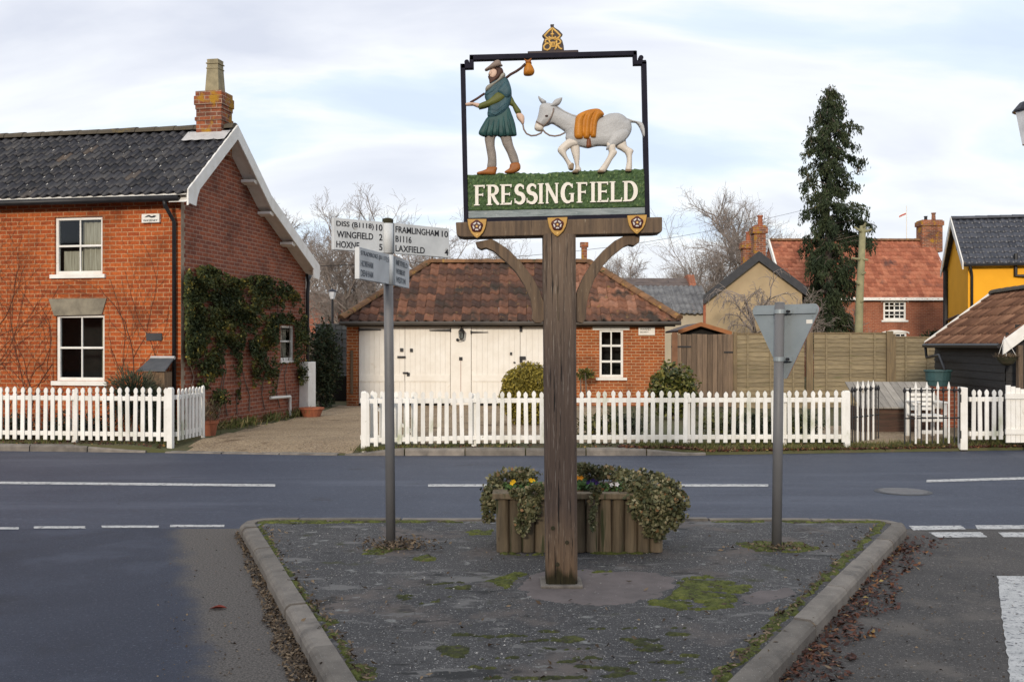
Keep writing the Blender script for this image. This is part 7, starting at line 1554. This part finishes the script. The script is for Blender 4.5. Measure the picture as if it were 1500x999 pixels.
def along(pl, n, seed, z0=.006, power=1.6):
    rs = np.random.RandomState(seed); o = []
    ys = [p[1] for p in pl]
    for i in range(n):
        y = rs.uniform(ys[0], ys[-1]) ; y = ys[0] + (ys[-1] - ys[0]) * ((y - ys[0]) / (ys[-1] - ys[0])) ** .8; x0 = np.interp(y, ys, [p[0] for p in pl]); w_ = np.interp(y, ys, [p[2] for p in pl]); cl_ = .55 + .6 * mnoise.noise(Vector((y * .05, seed, 0)))
        x = x0 + w_ * rs.rand() ** power * max(.25, cl_ + .35); q = G(x, y, 0); o.append((q.x, q.y, z0 + .016 * rs.rand()))
    return np.array(o)
outer_r = [(1325, 795, 30), (1290, 830, 60), (1211, 900, 90), (1150, 955, 110), (1100, 1000, 130)]
litter('fallen_leaves', np.concatenate([along(outer_r, 1600, 3, power=1.8), along([(1330, 785, 90), (1310, 815, 60)], 120, 4)]), .036, M_leaf, 3, .35, .55)
outer_l = [(352, 780, -8), (373, 820, -18), (405, 880, -30), (430, 925, -40), (478, 1002, -60)]
litter('leaf_debris', along(outer_l, 2300, 5, power=1.3), .026, M_debris, 5, .4, .5)
rs = np.random.RandomState(21); c = []
for i in range(500): q = G(585 + rs.normal(0, 26), 799 + rs.normal(0, 4.5), .1); c.append((q.x, q.y, .102 + rs.rand() * .03))
for i in range(160): q = G(1150 + rs.normal(0, 34), 803 + rs.normal(0, 3.5), .1); c.append((q.x, q.y, .106 + rs.rand() * .02))
for i in range(160): q = G(rs.uniform(420, 1240), rs.uniform(775, 995), .1); c.append((q.x, q.y, .1 + rs.rand() * .004))
for i in range(260): y = rs.uniform(770, 998); q = G(inner_l(y) + abs(rs.normal(0, 14)) + 6, y, .1); c.append((q.x, q.y, .106 + rs.rand() * .01))
for i in range(220): y = rs.uniform(770, 998); q = G(inner_r(y) - abs(rs.normal(0, 14)) - 6, y, .1); c.append((q.x, q.y, .106 + rs.rand() * .01))
litter('leaf_debris', np.array(c), .032, M_debris, 22, .5, .45)
c = []
for i in range(260): q = G(rs.uniform(230, 450), rs.uniform(790, 998), 0); c.append((q.x, q.y, .004))
for i in range(420): q = G(rs.uniform(1230, 1500), rs.uniform(790, 998), 0); c.append((q.x, q.y, .004))
litter('road_grit', np.array(c), .014, M_debris, 23, .3, .7)
c = []; rs = np.random.RandomState(44)
for i in range(2600):
    q = G(rs.uniform(380, 1290), rs.uniform(768, 1000) , .09)
    if inner_l(FP * (CH - .09) / q.y + HZ) + 12 < q.x / q.y * FP + 750 < inner_r(FP * (CH - .09) / q.y + HZ) - 14: c.append((q.x, q.y, .091))
litter('loose_chippings', np.array(c), .011, mat('pale_chippings', (.3, .29, .27), tints=[(0, (.10, .095, .09)), (.6, (.22, .21, .195)), (1, (.52, .50, .46))], rough=.9), 45, .4, .8)
q = G(319, 892); t = thing('fallen_leaf', 'single curled red leaf lying alone on the left road', 'leaf', q); mb = MB(); pr_ = [(-.055, 0, .004), (-.03, .02, .012), (0, .026, .022), (.03, .02, .018), (.06, 0, .008), (.03, -.02, .02), (0, -.026, .024), (-.03, -.02, .014)]
mb.add([q + Vector(a) for a in pr_] + [q + Vector((0, 0, .006))], [(i, (i + 1) % 8, 8) for i in range(8)], tint=.6); mb.build('leaf_blade', mat('red_leaf', (.20, .035, .02), (.14, .03, .02), scale=20), t)
# verge grass and leaves on the far side
def blades(name, pts, h, m, seed, tint=None, w_=.006):
    rs = np.random.RandomState(seed); n = len(pts); a = rs.uniform(0, 6.283, n); e = np.stack([np.cos(a), np.sin(a), np.zeros(n)], 1) * w_; L = h * (.5 + rs.rand(n, 1)); tip = pts + np.stack([rs.normal(0, .35, n), rs.normal(0, .35, n), np.ones(n)], 1) * L
    V = np.stack([pts - e, pts + e, tip], 1).reshape(-1, 3); return tag(mesh_np(name, V, np.arange(n * 3).reshape(-1, 3), rs.rand(n) if tint is None else tint, m), kind='stuff')
c = []; rs = np.random.RandomState(31)
for i in range(26000):
    x = rs.uniform(1.9, 10); e = edgeY(x); d = rs.rand() ** 1.1 * .62; den_ = mnoise.noise(Vector((x * 2.2, d * 5, 4))) + .25
    if rs.rand() < den_ + .35 and not (5.35 < x < 6.9 and d > .38): c.append((x, e + .03 + d, gz(x, e + d) - .005))
blades('verge_grass', np.array(c), .075, M_grassb, 32)
c = []
for i in range(5000):
    x = rs.choice([rs.uniform(-9, -5.35), rs.uniform(-2.3, 2.0)]); e = edgeY(x); d = rs.uniform(.1, .75)
    if mnoise.noise(Vector((x * 1.7, d * 3, 9))) > .02: c.append((x, e + d, gz(x, e + d) - .005))
for i in range(700): c.append((rs.normal(-2.1, .12), 15.5 + rs.normal(0, .06), .05))
blades('kerb_grass', np.array(c), .06, M_grassb, 33)
c = []
for i in range(3200): x = rs.uniform(1.6, 9.5); e = edgeY(x); d = abs(rs.normal(0, .14)); c.append((x, e + d, gz(x, e + d) + .012 + rs.rand() * .02))
for i in range(500): x = rs.choice([rs.uniform(-9, -5.35), rs.uniform(-2.3, 2.0)]); e = edgeY(x); d = rs.uniform(.08, .6); c.append((x, e + d, gz(x, e + d) + .01))
litter('fallen_leaves', np.array(c), .05, M_leaf, 34, .5, .6)
